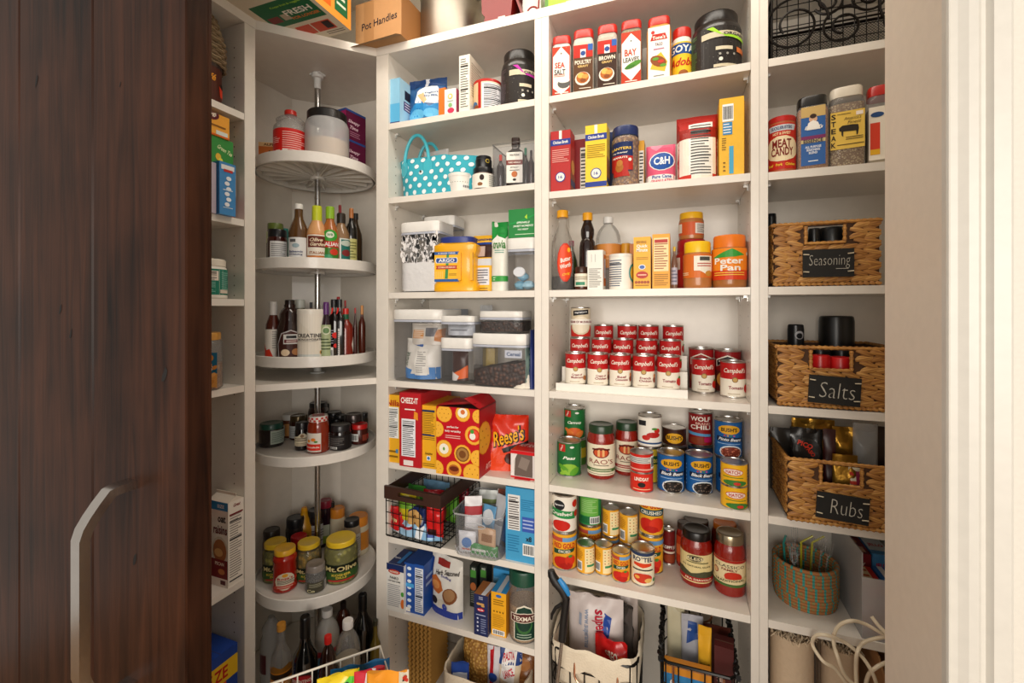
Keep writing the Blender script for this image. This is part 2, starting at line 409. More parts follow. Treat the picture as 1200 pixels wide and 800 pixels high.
# ---------------- sliding door ----------------
def wood():
    m = bpy.data.materials.new('stained_pine'); m.use_nodes = True; nt = m.node_tree; b = nt.nodes['Principled BSDF']
    tc = nt.nodes.new('ShaderNodeTexCoord'); mp = nt.nodes.new('ShaderNodeMapping'); mp.inputs['Scale'].default_value = (16, 16, .9)
    n = nt.nodes.new('ShaderNodeTexNoise'); n.inputs['Scale'].default_value = 2.2; n.inputs['Detail'].default_value = 7; n.inputs['Distortion'].default_value = 1.2
    n2 = nt.nodes.new('ShaderNodeTexNoise'); n2.inputs['Scale'].default_value = 3.0; n2.inputs['Detail'].default_value = 4
    cr = nt.nodes.new('ShaderNodeValToRGB'); e = cr.color_ramp.elements
    e[0].position = .36; e[0].color = (.006, .0022, .0014, 1); e[1].position = .78; e[1].color = (.070, .024, .011, 1)
    mx = nt.nodes.new('ShaderNodeMath'); mx.operation = 'MULTIPLY_ADD'; mx.inputs[1].default_value = .55
    L = nt.links.new; L(tc.outputs['Object'], mp.inputs[0]); L(mp.outputs[0], n.inputs['Vector']); L(tc.outputs['Object'], n2.inputs['Vector'])
    m3 = nt.nodes.new('ShaderNodeMath'); m3.operation = 'MULTIPLY'; m3.inputs[1].default_value = .5; L(n2.outputs['Fac'], m3.inputs[0])
    L(n.outputs['Fac'], mx.inputs[0]); L(m3.outputs[0], mx.inputs[2]); L(mx.outputs[0], cr.inputs[0]); L(cr.outputs[0], b.inputs['Base Color'])
    bp = nt.nodes.new('ShaderNodeBump'); bp.inputs['Strength'].default_value = .25; bp.inputs['Distance'].default_value = .002
    L(n.outputs['Fac'], bp.inputs['Height']); L(bp.outputs['Normal'], b.inputs['Normal'])
    b.inputs['Roughness'].default_value = .40; b.inputs['Coat Weight'].default_value = .05; b.inputs['Coat Roughness'].default_value = .25; b.inputs['Specular IOR Level'].default_value = .13
    return m
WOOD = wood()
dr = thing('sliding_door', 'dark stained wooden plank door with long curved metal pull handle', 'door', (-1.35, .626, 0))
dr['kind'] = 'structure'
xs = [-1.80, -1.486, -1.198, -.902]
for a, b in zip(xs, xs[1:]):
    g = G(); e = .0035 if b < -.91 else .001; f = .0035 if a > -1.79 else .001
    g.prism([(a+.0008, .645), (a+.0008, .604), (a+f+.001, .600), (b-e-.001, .600), (b-.0008, .604), (b-.0008, .645)], .03, 2.40)
    g.xf(lambda x, y, z: (x+1.35, y-.626, z)).build('plank', WOOD, dr, False)
G().box(-1.80, -.9022, .6455, .652, .03, 2.40).xf(lambda x, y, z: (x+1.35, y-.626, z)).build('backing_board', WOOD, dr, False)
g = G(); rnd = random.Random(3)
for px, py, r in ((43, 95, .017), (71, 362, .013), (83, 391, .012), (193, 440, .020), (158, 655, .016), (141, 99, .006)):
    x, t = onY(px, .6); z = zat(py, t)
    pts = []
    for i in range(10):
        a = 2*pi*i/10; q = r*(.55+.5*rnd.random()); pts.append((x+1.35+cos(a)*q*.35+sin(a)*q*.3, -.0265, z+sin(a)*q))
    g.poly(pts)
tag(g.build('knot', mat('0a0504', .7), dr, False), 'black cracked knots in the planks')
hx = -1.062; hz0, hz1 = zat(803, .924), zat(568, .924)
NI = mat((.60, .56, .52), .22, 1)
g = G(); P = []; n = 22
for i in range(n+1):
    v = i/n; z = hz1+(hz0-hz1)*v
    P.append((hx, z, .512+.02*(1-sin(pi*v))**3*2 if 0 < i < n else .56))
P = [(hx, hz1, .60), (hx, hz1, .572)]
for i in range(n+1):
    v = i/n; e = min(v, 1-v)/.17; y = .513+.045*(max(0, 1-e))**1.3; P.append((hx, hz1+(hz0-hz1)*(v*.985+.0075), y))
P += [(hx, hz0, .572), (hx, hz0, .60)]
for i, (x, z, y) in enumerate(P):      # rectangular section, flat outer face
    wv = .016 if i in (0, 1, len(P)-1, len(P)-2) else .0135
    a, b = P[max(0, i-1)], P[min(len(P)-1, i+1)]; ty, tz = b[2]-a[2], b[1]-a[1]; L_ = hypot(ty, tz) or 1; ny, nz = -tz/L_, ty/L_
    th = .0085
    for sx, sn in ((-1, -1), (1, -1), (1, 1), (-1, 1)):
        g.v.append((x+1.35+sx*wv, y-.626+ny*th*sn, z+nz*th*sn))
for i in range(len(P)-1):
    for j in range(4):
        a = i*4+j; b = i*4+(j+1) % 4; g.face((a, b, b+4, a+4))
g.face((3, 2, 1, 0)); g.face(tuple(len(g.v)-4+i for i in range(4)))
tag(g.build('handle', NI, dr, True, 50), 'brushed nickel bow pull handle')
# ---------------- shelving ----------------
SH = [.917, .645, .358, .038, -.278, -.571, -.848, -1.10]    # undersides, relative to the lens
TK = .021
def Z(k, bay=0):
    v = SH[k]
    if k == 2: v = {2: .379, 3: .346, 4: .343}[bay]
    if k == 6 and bay == 2: v = -.838
    if k == 0: return CZ+v+.030
    return CZ+v+TK
BK = 1.648
XB2 = (-.9895, -.4055); 
def px_x(px): return onY(px, D)[0]
BX = {2: (px_x(455), px_x(626.5)), 3: (px_x(643), px_x(880)), 4: (px_x(900), .775)}
PL = px_x(441)
print('bays', BX, PL)
def holes(T, x, ox, zs0, zs1, facing, gap=(0, 0)):
    g = G(); z = zs0
    while z < zs1:
        for y in (D+.045, BK-.06):
            g.poly([(x+ox+facing*.0004, y+cos(a)*.0025, z+sin(a)*.0025) for a in [2*pi*i/6*facing for i in range(6)]])
        z += .032
    tag(g.build('pin_hole', mat('4a4036', .8), T, False), kind='stuff')
ztop = CZ+SH[0]
def shelf_bay(n, label, ks, xl, xr, lp, rp):
    T = thing('shelving_bay', label, 'shelving', ((xl+xr)/2, D, 0))
    cx = (xl+xr)/2
    def bx(nm, *a): g = G().box(*a); g.xf(lambda x, y, z: (x-cx, y-D, z)); return g.build(nm, LAM, T, False)
    bx('side_panel', xl-lp, xl, D, BK, 0, ztop); bx('side_panel', xr, xr+rp, D, BK, 0, ztop)
    bx('back_panel', xl, xr, BK-.004, BK, .085, ztop)
    bx('kick_board', xl, xr, D+.03, D+.045, 0, .062); bx('base_board', xl, xr, D+.001, BK-.004, .0625, .083)
    for k in ks:
        z = Z(k, n); f = .004 if k not in (6,) else .004
        bx('shelf_board', xl+.0008, xr-.0008, D+.001, BK-.0045, z-TK, z)
        g = G()
        for sx in (1, -1):
            xx = xl+.001 if sx > 0 else xr-.001
            for y in (D+.045, BK-.06):
                g.box(min(xx, xx+sx*.012), max(xx, xx+sx*.012), y-.004, y+.004, z-TK-.007, z-TK-.0005); g.box(min(xx, xx+sx*.003), max(xx, xx+sx*.003), y-.004, y+.004, z-TK-.016, z-TK-.007)
        g.xf(lambda x, y, z: (x-cx, y-D, z)); g.build('shelf_pin', mat((.75, .75, .72), .2, .3), T, False)
    g = G()
    for xx, fc in ((xl, 1), (xr, -1)):
        z = .15
        while z < ztop-.05:
            if all(not (Z(k, n)-TK-.003 < z < Z(k, n)+.003) for k in ks):
                for y in (D+.045, BK-.06):
                    g.poly([(xx-cx+fc*.0006, y-D+cos(a)*.0026, z+sin(a)*.0026) for a in [2*pi*i/6*fc for i in range(6)]])
            z += .032
    tag(g.build('pin_hole', mat('6a5c4c', .8), T, False), kind='stuff')
    return T
gp23 = BX[3][0]-BX[2][1]; gp34 = BX[4][0]-BX[3][1]
shelf_bay(2, 'cream laminate shelving bay between the corner turntables and the canned food bay', (1, 2, 3, 4, 5, 6, 7), *BX[2], BX[2][0]-PL-.0004, gp23/2-.0004)
shelf_bay(3, 'wide cream laminate shelving bay holding the canned soup and beans', (1, 2, 3, 4, 5, 6), *BX[3], gp23/2-.0004, gp34/2-.0004)
shelf_bay(4, 'cream laminate shelving bay holding the three woven baskets at right', (1, 2, 3, 4, 5, 6), *BX[4], gp34/2-.0004, .02)
# left unit, front plane X = XL
XL = -1.303; XBK = -1.590; YA, YB_ = .87, 1.050
T = thing('shelving_bay', 'narrow cream laminate shelving bay on the left wall behind the dark door', 'shelving', (XL, .96, 0))
def lx(nm, *a): g = G().box(*a); g.xf(lambda x, y, z: (x-XL, y-.96, z)); return g.build(nm, LAM, T, False)
LZ = [.604, .264, .010, -.264, -.883]
lx('side_panel', XBK, XL, YB_, 1.0885, 0, ztop)
lx('back_panel', XBK, XBK+.004, YA, YB_-.0005, .085, ztop); lx('base_board', XBK+.005, XL-.001, YA, YB_-.0005, .0625, .083); lx('kick_board', XL-.045, XL-.03, YA, YB_-.0005, 0, .062)
for z in LZ: lx('shelf_board', XBK+.0045, XL-.001, YA, YB_-.0008, CZ+z, CZ+z+TK)
g = G(); z = .15
while z < ztop-.05:
    if all(not (CZ+q-.003 < z < CZ+q+TK+.003) for q in LZ):
        for x in (XL-.045, XBK+.06): g.poly([(x-XL+cos(a)*.0026, YB_-.96-.0006, z+sin(a)*.0026) for a in [2*pi*i/6 for i in range(6)]])
    z += .032
tag(g.build('pin_hole', mat('6a5c4c', .8), T, False), kind='stuff')
# corner unit
T = thing('corner_cabinet', 'open cream corner cabinet with a slanted front around the turntables', 'cabinet', (-1.32, 1.38, 0))
pent = [(XL, 1.0892), (PL-.0006, D), (PL-.0006, BK), (XBK, BK), (XBK, 1.0892)]
def pr(nm, pts, z0, z1, m=LAM): g = G().prism([(x+1.32, y-1.38) for x, y in pts], z0, z1); return g.build(nm, m, T, False)
inset = [(XL+.0005, 1.0900), (PL-.0008, D+.0008), (PL-.0008, BK-.008), (-1.440, BK-.008), (XBK+.008, 1.505), (XBK+.008, 1.0900)]
pr('fixed_shelf', inset, CZ-.272, CZ-.250); pr('base_board', inset, .0625, .083)
pr('back_panel', [(XBK, 1.0895), (XBK+.006, 1.0895), (XBK+.006, 1.505), (XBK, 1.505)], .084, ztop)
pr('back_panel', [(-1.440, BK-.006), (PL-.0008, BK-.006), (PL-.0008, BK), (-1.440, BK)], .084, ztop)
pr('back_panel', [(XBK, 1.505), (XBK+.006, 1.505), (-1.440, BK-.006), (-1.440, BK)], .084, ztop)
# one long worktop of the whole run: the top board
tb = G().prism([(XBK, .87), (XL+.001, .87), (XL+.001, 1.0892), (PL, D-.001), (.795, D-.001), (.795, BK), (XBK, BK)], ztop+.0005, ztop+.030)
tag(tb.build('top_board', LAM, None, False), 'long cream top board running over all the shelving bays', 'shelf')
# carousels
CX, CY, TR = -1.3225, 1.380, .218
WH = mat((.82, .78, .72), .32, coat=.2); CH = mat((.55, .55, .55), .2, 1)
def tray(T, z0, z1, rib=True):
    g = G(); g.lathe([(TR-.004, z0), (TR, z0+.002), (TR, z1-.002), (TR-.003, z1), (TR-.006, z1-.002), (TR-.008, z1-.012), (.02, z1-.012), (.013, z1-.012), (.013, z1-.016), (.03, z1-.0165), (TR-.010, z1-.0165), (TR-.009, z0+.001)], 72, open_bot=True, open_top=True)
    # close the ring at the bottom rim
    t = g.build('tray', WH, T, True, 30)
    r = G()
    for i in range(18):
        a = 2*pi*i/18+.1
        c, s_ = cos(a), sin(a); zt, zb = z1-.0167, z0+.004
        for q in (-1, 1):
            r.poly([(c*.03-s_*.0022*q, s_*.03+c*.0022*q, zb-.0), (c*(TR-.012)-s_*.0022*q, s_*(TR-.012)+c*.0022*q, zb+.006), (c*(TR-.012)-s_*.0022*q, s_*(TR-.012)+c*.0022*q, zt), (c*.03-s_*.0022*q, s_*.03+c*.0022*q, zt)])
        r.poly([(c*.03-s_*.0022, s_*.03+c*.0022, zb), (c*.03+s_*.0022, s_*.03-c*.0022, zb), (c*(TR-.012)+s_*.0022, s_*(TR-.012)-c*.0022, zb+.006), (c*(TR-.012)-s_*.0022, s_*(TR-.012)+c*.0022, zb+.006)])
    r.build('rib', WH, t, False)
    G().lathe([(.028, z0-.004), (.030, z1-.018), (.0135, z1-.0175)], 24, open_top=True).build('hub', WH, t)
    return t
TZ = [(.506, .545), (.140, .179), (-.2025, -.164), (-.543, -.508), (-1.037, -.996)]
T1 = thing('corner_turntable', 'upper set of three round white revolving trays on a steel pole', 'turntable', (CX, CY, CZ-.25))
for a, b in TZ[:3]: tray(T1, a+.25, b+.25)
G().lathe([(.011, .0035), (.011, .917+.25-.021)], 20).build('pole', CH, T1)
G().lathe([(.013, .917+.25-.06), (.013, .917+.25-.02), (.022, .917+.25-.018), (.022, .917+.25-.001)], 16).box(-.024, .024, -.016, .016, .917+.25-.008, .917+.25-.001).build('bracket', mat((.8, .8, .78), .4), T1)
G().lathe([(.028, .001), (.028, .006), (.014, .01), (.014, .03)], 20).build('bracket', mat((.6, .6, .58), .4), T1)
T2 = thing('corner_turntable', 'lower set of two round white revolving trays below the fixed shelf', 'turntable', (CX, CY, .084))
for a, b in TZ[3:]: tray(T2, a+CZ-.084, b+CZ-.084)
G().lathe([(.011, .001), (.011, CZ-.272-.084-.002)], 20).build('pole', CH, T2)
def trz(k): return CZ+TZ[k][1]-.0118
# ================= canned food bay =================
RED, CREAM = 'c8201c', 'f1ead8'
CLR = clear()
# --- top row of seasoning jars ---
z = Z(1, 3); grp = 'seasoning jars on the top shelf'
def seas(a, b, top, label, tubc, des, s=.012, lab=(.02, .80), inner=None, lidc='c3281c', body=None):
    pos = cylpos(a, b, top, z, s=s); x, y, r, h = pos; r *= .94
    return vessel('spice', 'seasoning_jar', label, 'jar', (x, y, r, h), z, body or CLR, lidc, (lab[0], lab[1], None, des, .86), grp, ry=.9, inner=inner)
def d_salt(p):
    p.R(-1, 0, 1, 1, 'b93a22'); p.P([(-.92, .16), (0, .02), (.92, .16), (.92, .8), (0, 1), (-.92, .8)], 'f2ece0', 2)
    p.E(0, .86, .022, '7a6a58', 3, n=4); p.T('SEA', -.15, .62, .12, 'c23a26', 1.1, 4); p.T('SALT', -.15, .48, .11, '3c3a38', 1.25, 4); p.L(-.8, .38, .4, .44, 2, 'c46a58', 4)
    p.E(.3, .24, .10, '5c5c58', 4, 1.3); p.E(.3, .30, .05, 'eeeae0', 5, 2.4); p.L(-.7, .03, .8, .08, 1, 'f3e6da', 4)
seas(646, 671.5, 39, 'clear jar of sea salt with red lid and red diamond label, leftmost on its shelf', 'e', d_salt, inner=(mat('e9e3da', .6), .01, .88))
def d_gravy(word, tone):
    def f(p):
        p.R(-1, 0, 1, 1, tone); p.R(-1, .72, 1, 1, 'b8281c', 2); p.R(.5, .86, 1, 1, '2a5aa8', 3); p.R(-.28, .72, .28, .9, 'f3efe4', 3); p.E(0, .81, .055, '2b4b8c', 4)
        p.T(word, 0, .62, .09, 'f0e6d0', 1.7, 3); p.T('GRAVY', 0, .53, .05, 'e7c27a', 1.1, 3)
        p.E(-.05, .26, .15, 'e9e2d2', 3, 1.1); p.E(-.05, .28, .125, 'b5662c', 4, 1.1); p.E(-.25, .33, .06, 'e8b25a', 5, 1.2); p.E(.2, .30, .05, 'd59a4a', 5, 1.4); p.E(.0, .22, .04, '8a4a22', 5, 1.6); p.L(-.4, .03, .8, .07, 1, 'e6dcc8', 3)
    return f
gi = mat('e8dcc6', .7); gi2 = mat('cdbdaa', .7)
seas(670.5, 698, 31, 'tall jar of pale poultry gravy mix with red lid', 'e', d_gravy('POULTRY', '5b3a22'), inner=(gi, .01, .86), lab=(.04, .74))
seas(698.5, 725.6, 25.5, 'tall jar of brown gravy mix with red lid and dark food label', 'e', d_gravy('BROWN', '3a2318'), inner=(gi2, .01, .86), lab=(.04, .74))
def d_bay(p):
    p.R(-1, 0, 1, 1, 'b8391f'); p.P([(-.95, .25), (0, .06), (.95, .25), (.95, .78), (0, .97), (-.95, .78)], 'f3eee2', 2); p.E(0, .82, .02, '555555', 3, n=4)
    p.T('BAY', -.05, .6, .13, 'b8391f', 1.2, 4); p.T('LEAVES', 0, .46, .09, '3d3d38', 1.6, 4)
    p.E(.25, .36, .05, '4f8a2e', 5, 3.2, rot=.35); p.E(-.1, .32, .035, '3c7424', 5, 3, rot=.2); p.L(-.6, .03, .6, .07, 1, 'f3e6da', 4)
seas(726, 754, 20, 'jar of bay leaves with red and white diamond label', 'e', d_bay, inner=(mat('8a7a44', .8, bump=.8), .01, .85))
def d_taco(p):
    p.R(-1, 0, 1, 1, 'f2ede2'); p.E(-.55, .9, .035, 'c6302a', 3); p.P([(-.8, .74), (.8, .74), (.6, .86), (-.6, .86)], 'b8281c', 3); p.T('Tone\'s', 0, .79, .07, 'f5efe0', 1.2, 4)
    p.T('TACO', 0, .66, .06, '5a3a5a', .7, 3); p.L(-.5, .54, .5, .6, 1, 'b06a8a', 3)
    p.P([(-.8, .2), (.55, .12), (.8, .3), (.2, .5), (-.4, .42)], 'e9b63c', 3); p.E(-.05, .33, .1, '8a4a22', 4, 1.6, rot=-.5); p.E(-.3, .38, .03, '5f9a34', 5, 2); p.E(.2, .32, .03, 'c6382a', 5, 2); p.E(.4, .24, .03, '5f9a34', 5, 2); p.L(-.5, .03, .5, .08, 1, '8a8a84', 3)
seas(757, 787.5, 15.5, 'orange jar of taco seasoning with a taco pictured on it', 'e', d_taco, body=mat('d58a3c', .4), lab=(.03, .82))
def d_adobo(p):
    p.R(-1, 0, 1, 1, 'f0c52e'); p.R(-1, .7, 1, .96, '1d4a8e', 2); p.T('GOYA', 0, .83, .18, 'f6f2e8', 1.7, 3); p.T('Adobo', 0, .5, .2, 'c2281e', 1.8, 3, i=1); p.E(.1, .22, .08, '9a5a2a', 3, 1.4); p.E(.2, .1, .05, '7ab0d8', 3, 2)
vessel('tub', 'seasoning_jar', 'small yellow seasoning shaker with red lid beside the black tub', 'jar', cylpos(787, 811, 29.5, z, s=.05), z, mat('ece6d8', .5), 'c3281c', (.0, .72, 'f0c52e', d_adobo, .85), grp)
def d_protein(acc):
    def f(p):
        rnd = random.Random(4)
        for _ in range(90): p.E(rnd.uniform(-.75, .9), rnd.uniform(.05, .95), rnd.uniform(.004, .010), '8c8880', 1, n=5)
        p.L(-1.0, .08, -.5, .95, 16, '567a4a' if acc == 'a8e038' else '6a5a60', 2); p.R(-.35, .72, .95, .86, 'cfc4a8', 2); p.T('ORGAIN', .5, .79, .07, '2c2a28', .7, 4)
        p.P([(-.22, .97), (-.06, .97), (.22, .72), (.95, .66), (.95, .74), (.1, .78)], acc, 3)
        p.R(0, .42, .42, .50, 'd8cdb2', 2); p.R(.55, .38, .95, .5, 'd8763c' if acc == 'a8e038' else '3c5a7a', 2)
        for k in (.1, .28, .46): p.E(k, .32, .035, '1b1a19', 2); p.E(k, .32, .028, 'a8a49a', 3)
        p.E(.12, .2, .045, 'e8e4d8', 3); p.R(-.05, .02, .9, .09, 'cfc4a8', 2)
    return f
BLK = mat('1b1715', .3, coat=.3)
x, y, r, h = cylpos(809, 868.5, 6, z, s=.014)
vessel('tub', 'protein_tub', 'large black protein powder tub with lime green stripe label', 'tub', (x, y, r, h), z, BLK, '161311', (.03, .70, '2a2624', d_protein('a8e038'), 2), 'black protein powder tubs', lt=(.86, .80, 1))
# --- second row: cartons and bags ---
z = Z(2, 3)
def d_broth(fg):
    def f(p):
        p.R(-1, .76, 1, .86, '2c3f8e'); p.T('Chicken Broth', 0, .81, .05, 'f0eee6', 1.5, 3); p.L(-.85, .48, .85, .7, 7, fg, 2); p.E(0, .24, .085, '2c3f8e', 2); p.E(0, .24, .07, 'eceadf', 3); p.T('16', 0, .24, .05, '2c3f8e', .4, 4)
        p.R(-.14, .86, .14, 1, 'eee9dc', 2)
    return f
cart('broth_carton', 'red broth carton with a gabled top, nearest the left panel', 'carton', 645.3, 668.5, 153, z, .062, 'b0201e', s=.012, front=d_broth('e2a49a'), right=lambda p: (p.R(-1, 0, 1, .3, '8c4a22'), p.E(0, .42, .12, 'd8a14c', 2), p.R(-1, .1, 1, .2, '24386e', 3)), gable=.004)
cart('broth_carton', 'dark red carton standing behind the red and yellow broth cartons', 'carton', 672, 690, 163, z, .05, '8e1c22', s=.10, front=lambda p: p.NF(-.1, .1, .9, .85, 12), gable=.004)
cart('broth_carton', 'bright yellow broth carton with blue bands', 'carton', 686, 711, 146, z, .065, 'efc92c', s=.014, front=lambda p: (d_broth('9a7a18')(p), p.R(-1, .03, 1, .11, '2c3f8e', 2)), right=lambda p: (p.R(-1, .1, 1, .5, 'a8672c'), p.R(-1, .1, 1, .18, '24386e', 2)), gable=.004)
def d_nuts(p):
    p.R(-.95, .2, .35, 1, '1a2a58'); p.E(-.3, .86, .14, '1a2a58', 1, 2); p.T('PLANTERS', -.3, .82, .07, 'e8c04a', 1.15, 3); p.T('Dry Roasted', -.3, .70, .05, 'f2ead8', 1.0, 3, i=1)
    p.P([(-.9, .22), (.35, .22), (.35, .6), (-.9, .66)], 'b0281e', 2); p.T('PEANUTS', -.3, .57, .05, 'f5eede', .9, 4); p.E(-.3, .3, .13, 'a8692c', 3, .9); p.E(-.28, .42, .09, 'b87a38', 4); p.E(.2, .5, .045, 'e8e4da', 4); p.P([(-.6, .05), (.2, .05), (.1, .22), (-.7, .22)], 'b0281e', 2)
def nuts_mat(c1, c2, sc=90, bump=1.0):
    key = ('nuts', c1, c2, sc)
    if key in MC: return MC[key]
    m = bpy.data.materials.new('granules'); m.use_nodes = True; nt = m.node_tree; b = nt.nodes['Principled BSDF']; b.inputs['Roughness'].default_value = .6
    tc = nt.nodes.new('ShaderNodeTexCoord'); v = nt.nodes.new('ShaderNodeTexVoronoi'); v.inputs['Scale'].default_value = sc
    cr = nt.nodes.new('ShaderNodeValToRGB'); cr.color_ramp.elements[0].color = lin(c1); cr.color_ramp.elements[1].color = lin(c2); cr.color_ramp.elements[0].position = .05; cr.color_ramp.elements[1].position = .55
    bp = nt.nodes.new('ShaderNodeBump'); bp.inputs['Strength'].default_value = bump; bp.inputs['Distance'].default_value = .004; bp.invert = True
    L = nt.links.new; L(tc.outputs['Object'], v.inputs['Vector']); L(v.outputs['Distance'], cr.inputs[0]); L(cr.outputs[0], b.inputs['Base Color']); L(v.outputs['Distance'], bp.inputs['Height']); L(bp.outputs['Normal'], b.inputs['Normal'])
    MC[key] = m; return m
NUT = nuts_mat('d6a35a', '7a4c20', 95)
vessel('peanut', 'peanut_jar', 'waisted jar of roasted peanuts with navy lid', 'jar', cylpos(716.6, 749.5, 144.6, z, s=.012), z, CLR, '1c2c5c', (.13, .72, None, d_nuts, 2, .95), inner=(NUT, .01, .82))
cart('baking_box', 'slim yellow box behind the peanut jar', 'box', 743, 755, 165, z, .05, 'e8a92a', s=.09, front=lambda p: p.NF(0, .1, .9, .8, 10))
cart('baking_box', 'navy blue box peeking out behind the yellow carton', 'box', 707, 722, 155, z, .04, '22386e', s=.13)
def d_sugar(p):
    p.R(-1, 0, 1, .22, 'f0ece4'); p.R(-1, .22, 1, 1, 'd85a78'); p.P([(-.9, 1), (-.3, .84), (.2, 1)], 'e88aa0', 2); p.E(.1, .55, .24, 'f0ece4', 2, 1.25); p.E(.1, .55, .22, '20509c', 3, 1.25); p.T('C&H', .1, .56, .2, 'f4f2ec', 1.1, 4); p.T('Pure Cane', .1, .17, .08, '20509c', 1.3, 4); p.T('GRANULATED', .1, .07, .07, 'c8304e', 1.5, 4)
x, y, r, h = cylpos(757.5, 791, 165, z, s=.02)
pouch('sugar_bag', 'pink paper bag of cane sugar with a blue oval', 'bag', x, y, z, 2*r*1.02, h, .07, 'd85a78', d_sugar, seed=2, rough=.6)
def d_flour(p):
    p.R(-1, .72, 1, 1, 'b8302a'); p.R(-1, 0, 1, .72, 'f0e8d8'); p.R(-1, .62, 1, .78, '9c2820', 2); p.R(-1, 0, -.3, .08, 'c83a2e', 2); p.R(.7, 0, 1, .08, 'c83a2e', 2)
    p.NF(-.42, .06, .72, .86, 18, 'f2efe6', '4a4a48')
x, y, r, h = cylpos(792, 841.5, 127, z, s=.012)
pouch('flour_bag', 'tall red and cream paper bag of flour with nutrition panel', 'bag', x, y, z, 2*r*.98, h, .10, 'b8302a', d_flour, seed=5, rough=.6, crumple=.006, seal=.03)
def d_ybox(p):
    p.BC(-.75, .7, .15, .92); p.R(-.72, .53, .05, .69, '3a86b8', 2); p.L(-.68, .54, 0, .68, 4, 'e8e8e8', 3); p.L(-.8, .33, -.45, .5, 6, '7a5a18', 2); p.R(-.2, .03, .15, .38, '49a4c8', 2); p.L(-.7, .05, -.5, .2, 3, '7a5a18', 2)
cart('pasta_box', 'tall bright yellow box with barcode beside the right panel', 'box', 843, 872, 114, z, .09, 'ebb51e', s=.014, front=d_ybox)
cart('pasta_box', 'orange yellow box squeezed between yellow box and panel', 'box', 868, 878, 118, z, .05, 'd8932a', s=.12)
# --- third row ---
z = Z(3, 3); rowg = None
def d_butter(p):
    p.E(.15, .5, .5, 'c8301e', 1, .42); p.E(.15, .5, .46, 'e04a22', 2, .40); p.T('Butter', .16, .58, .11, 'f4ede0', .62, 4, i=1, rot=.3); p.T('Worth', .17, .42, .11, 'f4ede0', .6, 4, i=1, rot=.3); p.T('Orig', .2, .2, .08, 'f0b42a', .45, 4, i=1, rot=.3); p.E(.35, .82, .06, 'f0b42a', 3, .7)
GL = clear((.9, .88, .84), .10)
vessel('bottle', 'syrup_bottle', 'nearly empty clear syrup bottle with yellow cap and red oval label', 'bottle', cylpos(646, 672.5, 244, z, s=.014), z, GL, 'eda81e', (.1, .58, None, d_butter, 2), inner=(mat('1c0f0a', .2), .01, .17), lt=(.5, .91, 1))
vessel('bottle', 'sauce_bottle', 'small bottle with magenta cap behind the red label syrup', 'bottle', cylpos(662, 677, 281, z, s=.09), z, mat('2e3a1c', .2), 'a8285a')
vessel('pancake', 'syrup_bottle', 'dark brown pancake syrup bottle with yellow cap', 'bottle', cylpos(679, 698, 247.5, z, s=.05), z, mat('1c0906', .1, coat=.6), 'e8a41e', None)
vessel('dome', 'juice_bottle', 'clear rounded bottle with white cap and orange band', 'bottle', cylpos(698, 727.5, 251.5, z, s=.08), z, clear((.9, .9, .88), .2), 'dcdcd8', (.30, .62, 'c8823c', lambda p: p.L(-.6, .3, .6, .6, 2, 'e8a868', 2), 2))
vessel('squat', 'spread_jar', 'small dark jar with cream and green label', 'jar', cylpos(673.5, 689.5, 312, z, s=.012), z, mat('4a2414', .25), '3a2014', (.15, .7, 'ece6d2', lambda p: p.R(-.6, .1, .3, .35, '3f8a6a').L(-.7, .5, .7, .8, 2, '8a7a60'), 2))
cart('sweetener_box', 'white torn-top box with fine print beside the white canister', 'box', 688.5, 706.5, 293, z, .05, 'ece8de', s=.012, front=lambda p: p.L(-.8, .05, .8, .55, 11, '8a8880', 2).R(-.5, .7, -.46, .9, '888888').R(0, .7, .04, .9, '888888'), right=lambda p: p.R(-1, 0, 1, 1, 'ece8de').R(-.6, .1, 1, .9, 'd8701e', 2).R(-.2, .3, .7, .8, 'c8d4e0', 3))
vessel('canister', 'cocoa_canister', 'white cylindrical canister with nutrition panel', 'canister', cylpos(714, 741.5, 296.5, z, s=.012), z, mat('eae6da', .5), 'e4e0d6', (.02, .9, 'eeeadf', lambda p: p.NF(-.85, .05, .1, .95, 12, 'eeeadf', '3a4a6a').E(.8, .5, .3, '4a9a9a', 2, .7).E(.8, .5, .22, 'e0b83a', 3, .7), 2))
vessel('squat', 'spice_jar', 'small jar with yellow lid behind the white canister', 'jar', cylpos(727, 740, 284.5, z, s=.11), z, mat('6a5a4a', .3), 'd89a2a')
cart('tea_box', 'orange box behind the white canister', 'box', 738, 745, 285.5, z, .04, 'd07a2c', s=.09)
def d_pud1(p):
    p.T('SERVING', -.1, .9, .05, '8a5a14', 1.2, 2); p.T('Quick', .0, .82, .07, 'f6f2e8', 1.3, 2); p.T('Minute', .0, .75, .07, 'f6f2e8', 1.3, 2); p.L(-.7, .56, .7, .62, 2, 'a87a18', 2); p.E(0, .42, .05, 'e8e8ee', 2, 1.3); p.E(0, .42, .035, '4a6ab0', 3, 1.4); p.E(0, .27, .07, 'b8342a', 2, 1.6); p.L(-.5, .24, .5, .3, 1, 'f0c0a0', 3)
    for k in range(5): p.E(-.7+k*.35, .13, .028, 'a8522a', 2)
    p.L(-.8, .05, .8, .09, 1, '8a5a14', 2)
cart('oatmeal_box', 'yellow box with white lettering and a small red oval', 'box', 742.5, 762.5, 277.5, z, .06, 'efae22', s=.012, front=d_pud1)
cart('oatmeal_box', 'yellow box showing a nutrition panel beside the small vial', 'box', 764.5, 785, 274, z, .09, 'eda41e', s=.014, front=lambda p: (p.R(-.85, .32, .85, .93, 'f4dca4'), p.L(-.75, .35, .75, .84, 11, 'a85a3a', 2), p.R(-.75, .84, .75, .9, 'b8342a', 2), p.L(-.8, .05, .8, .28, 6, '9a6a14', 2)))
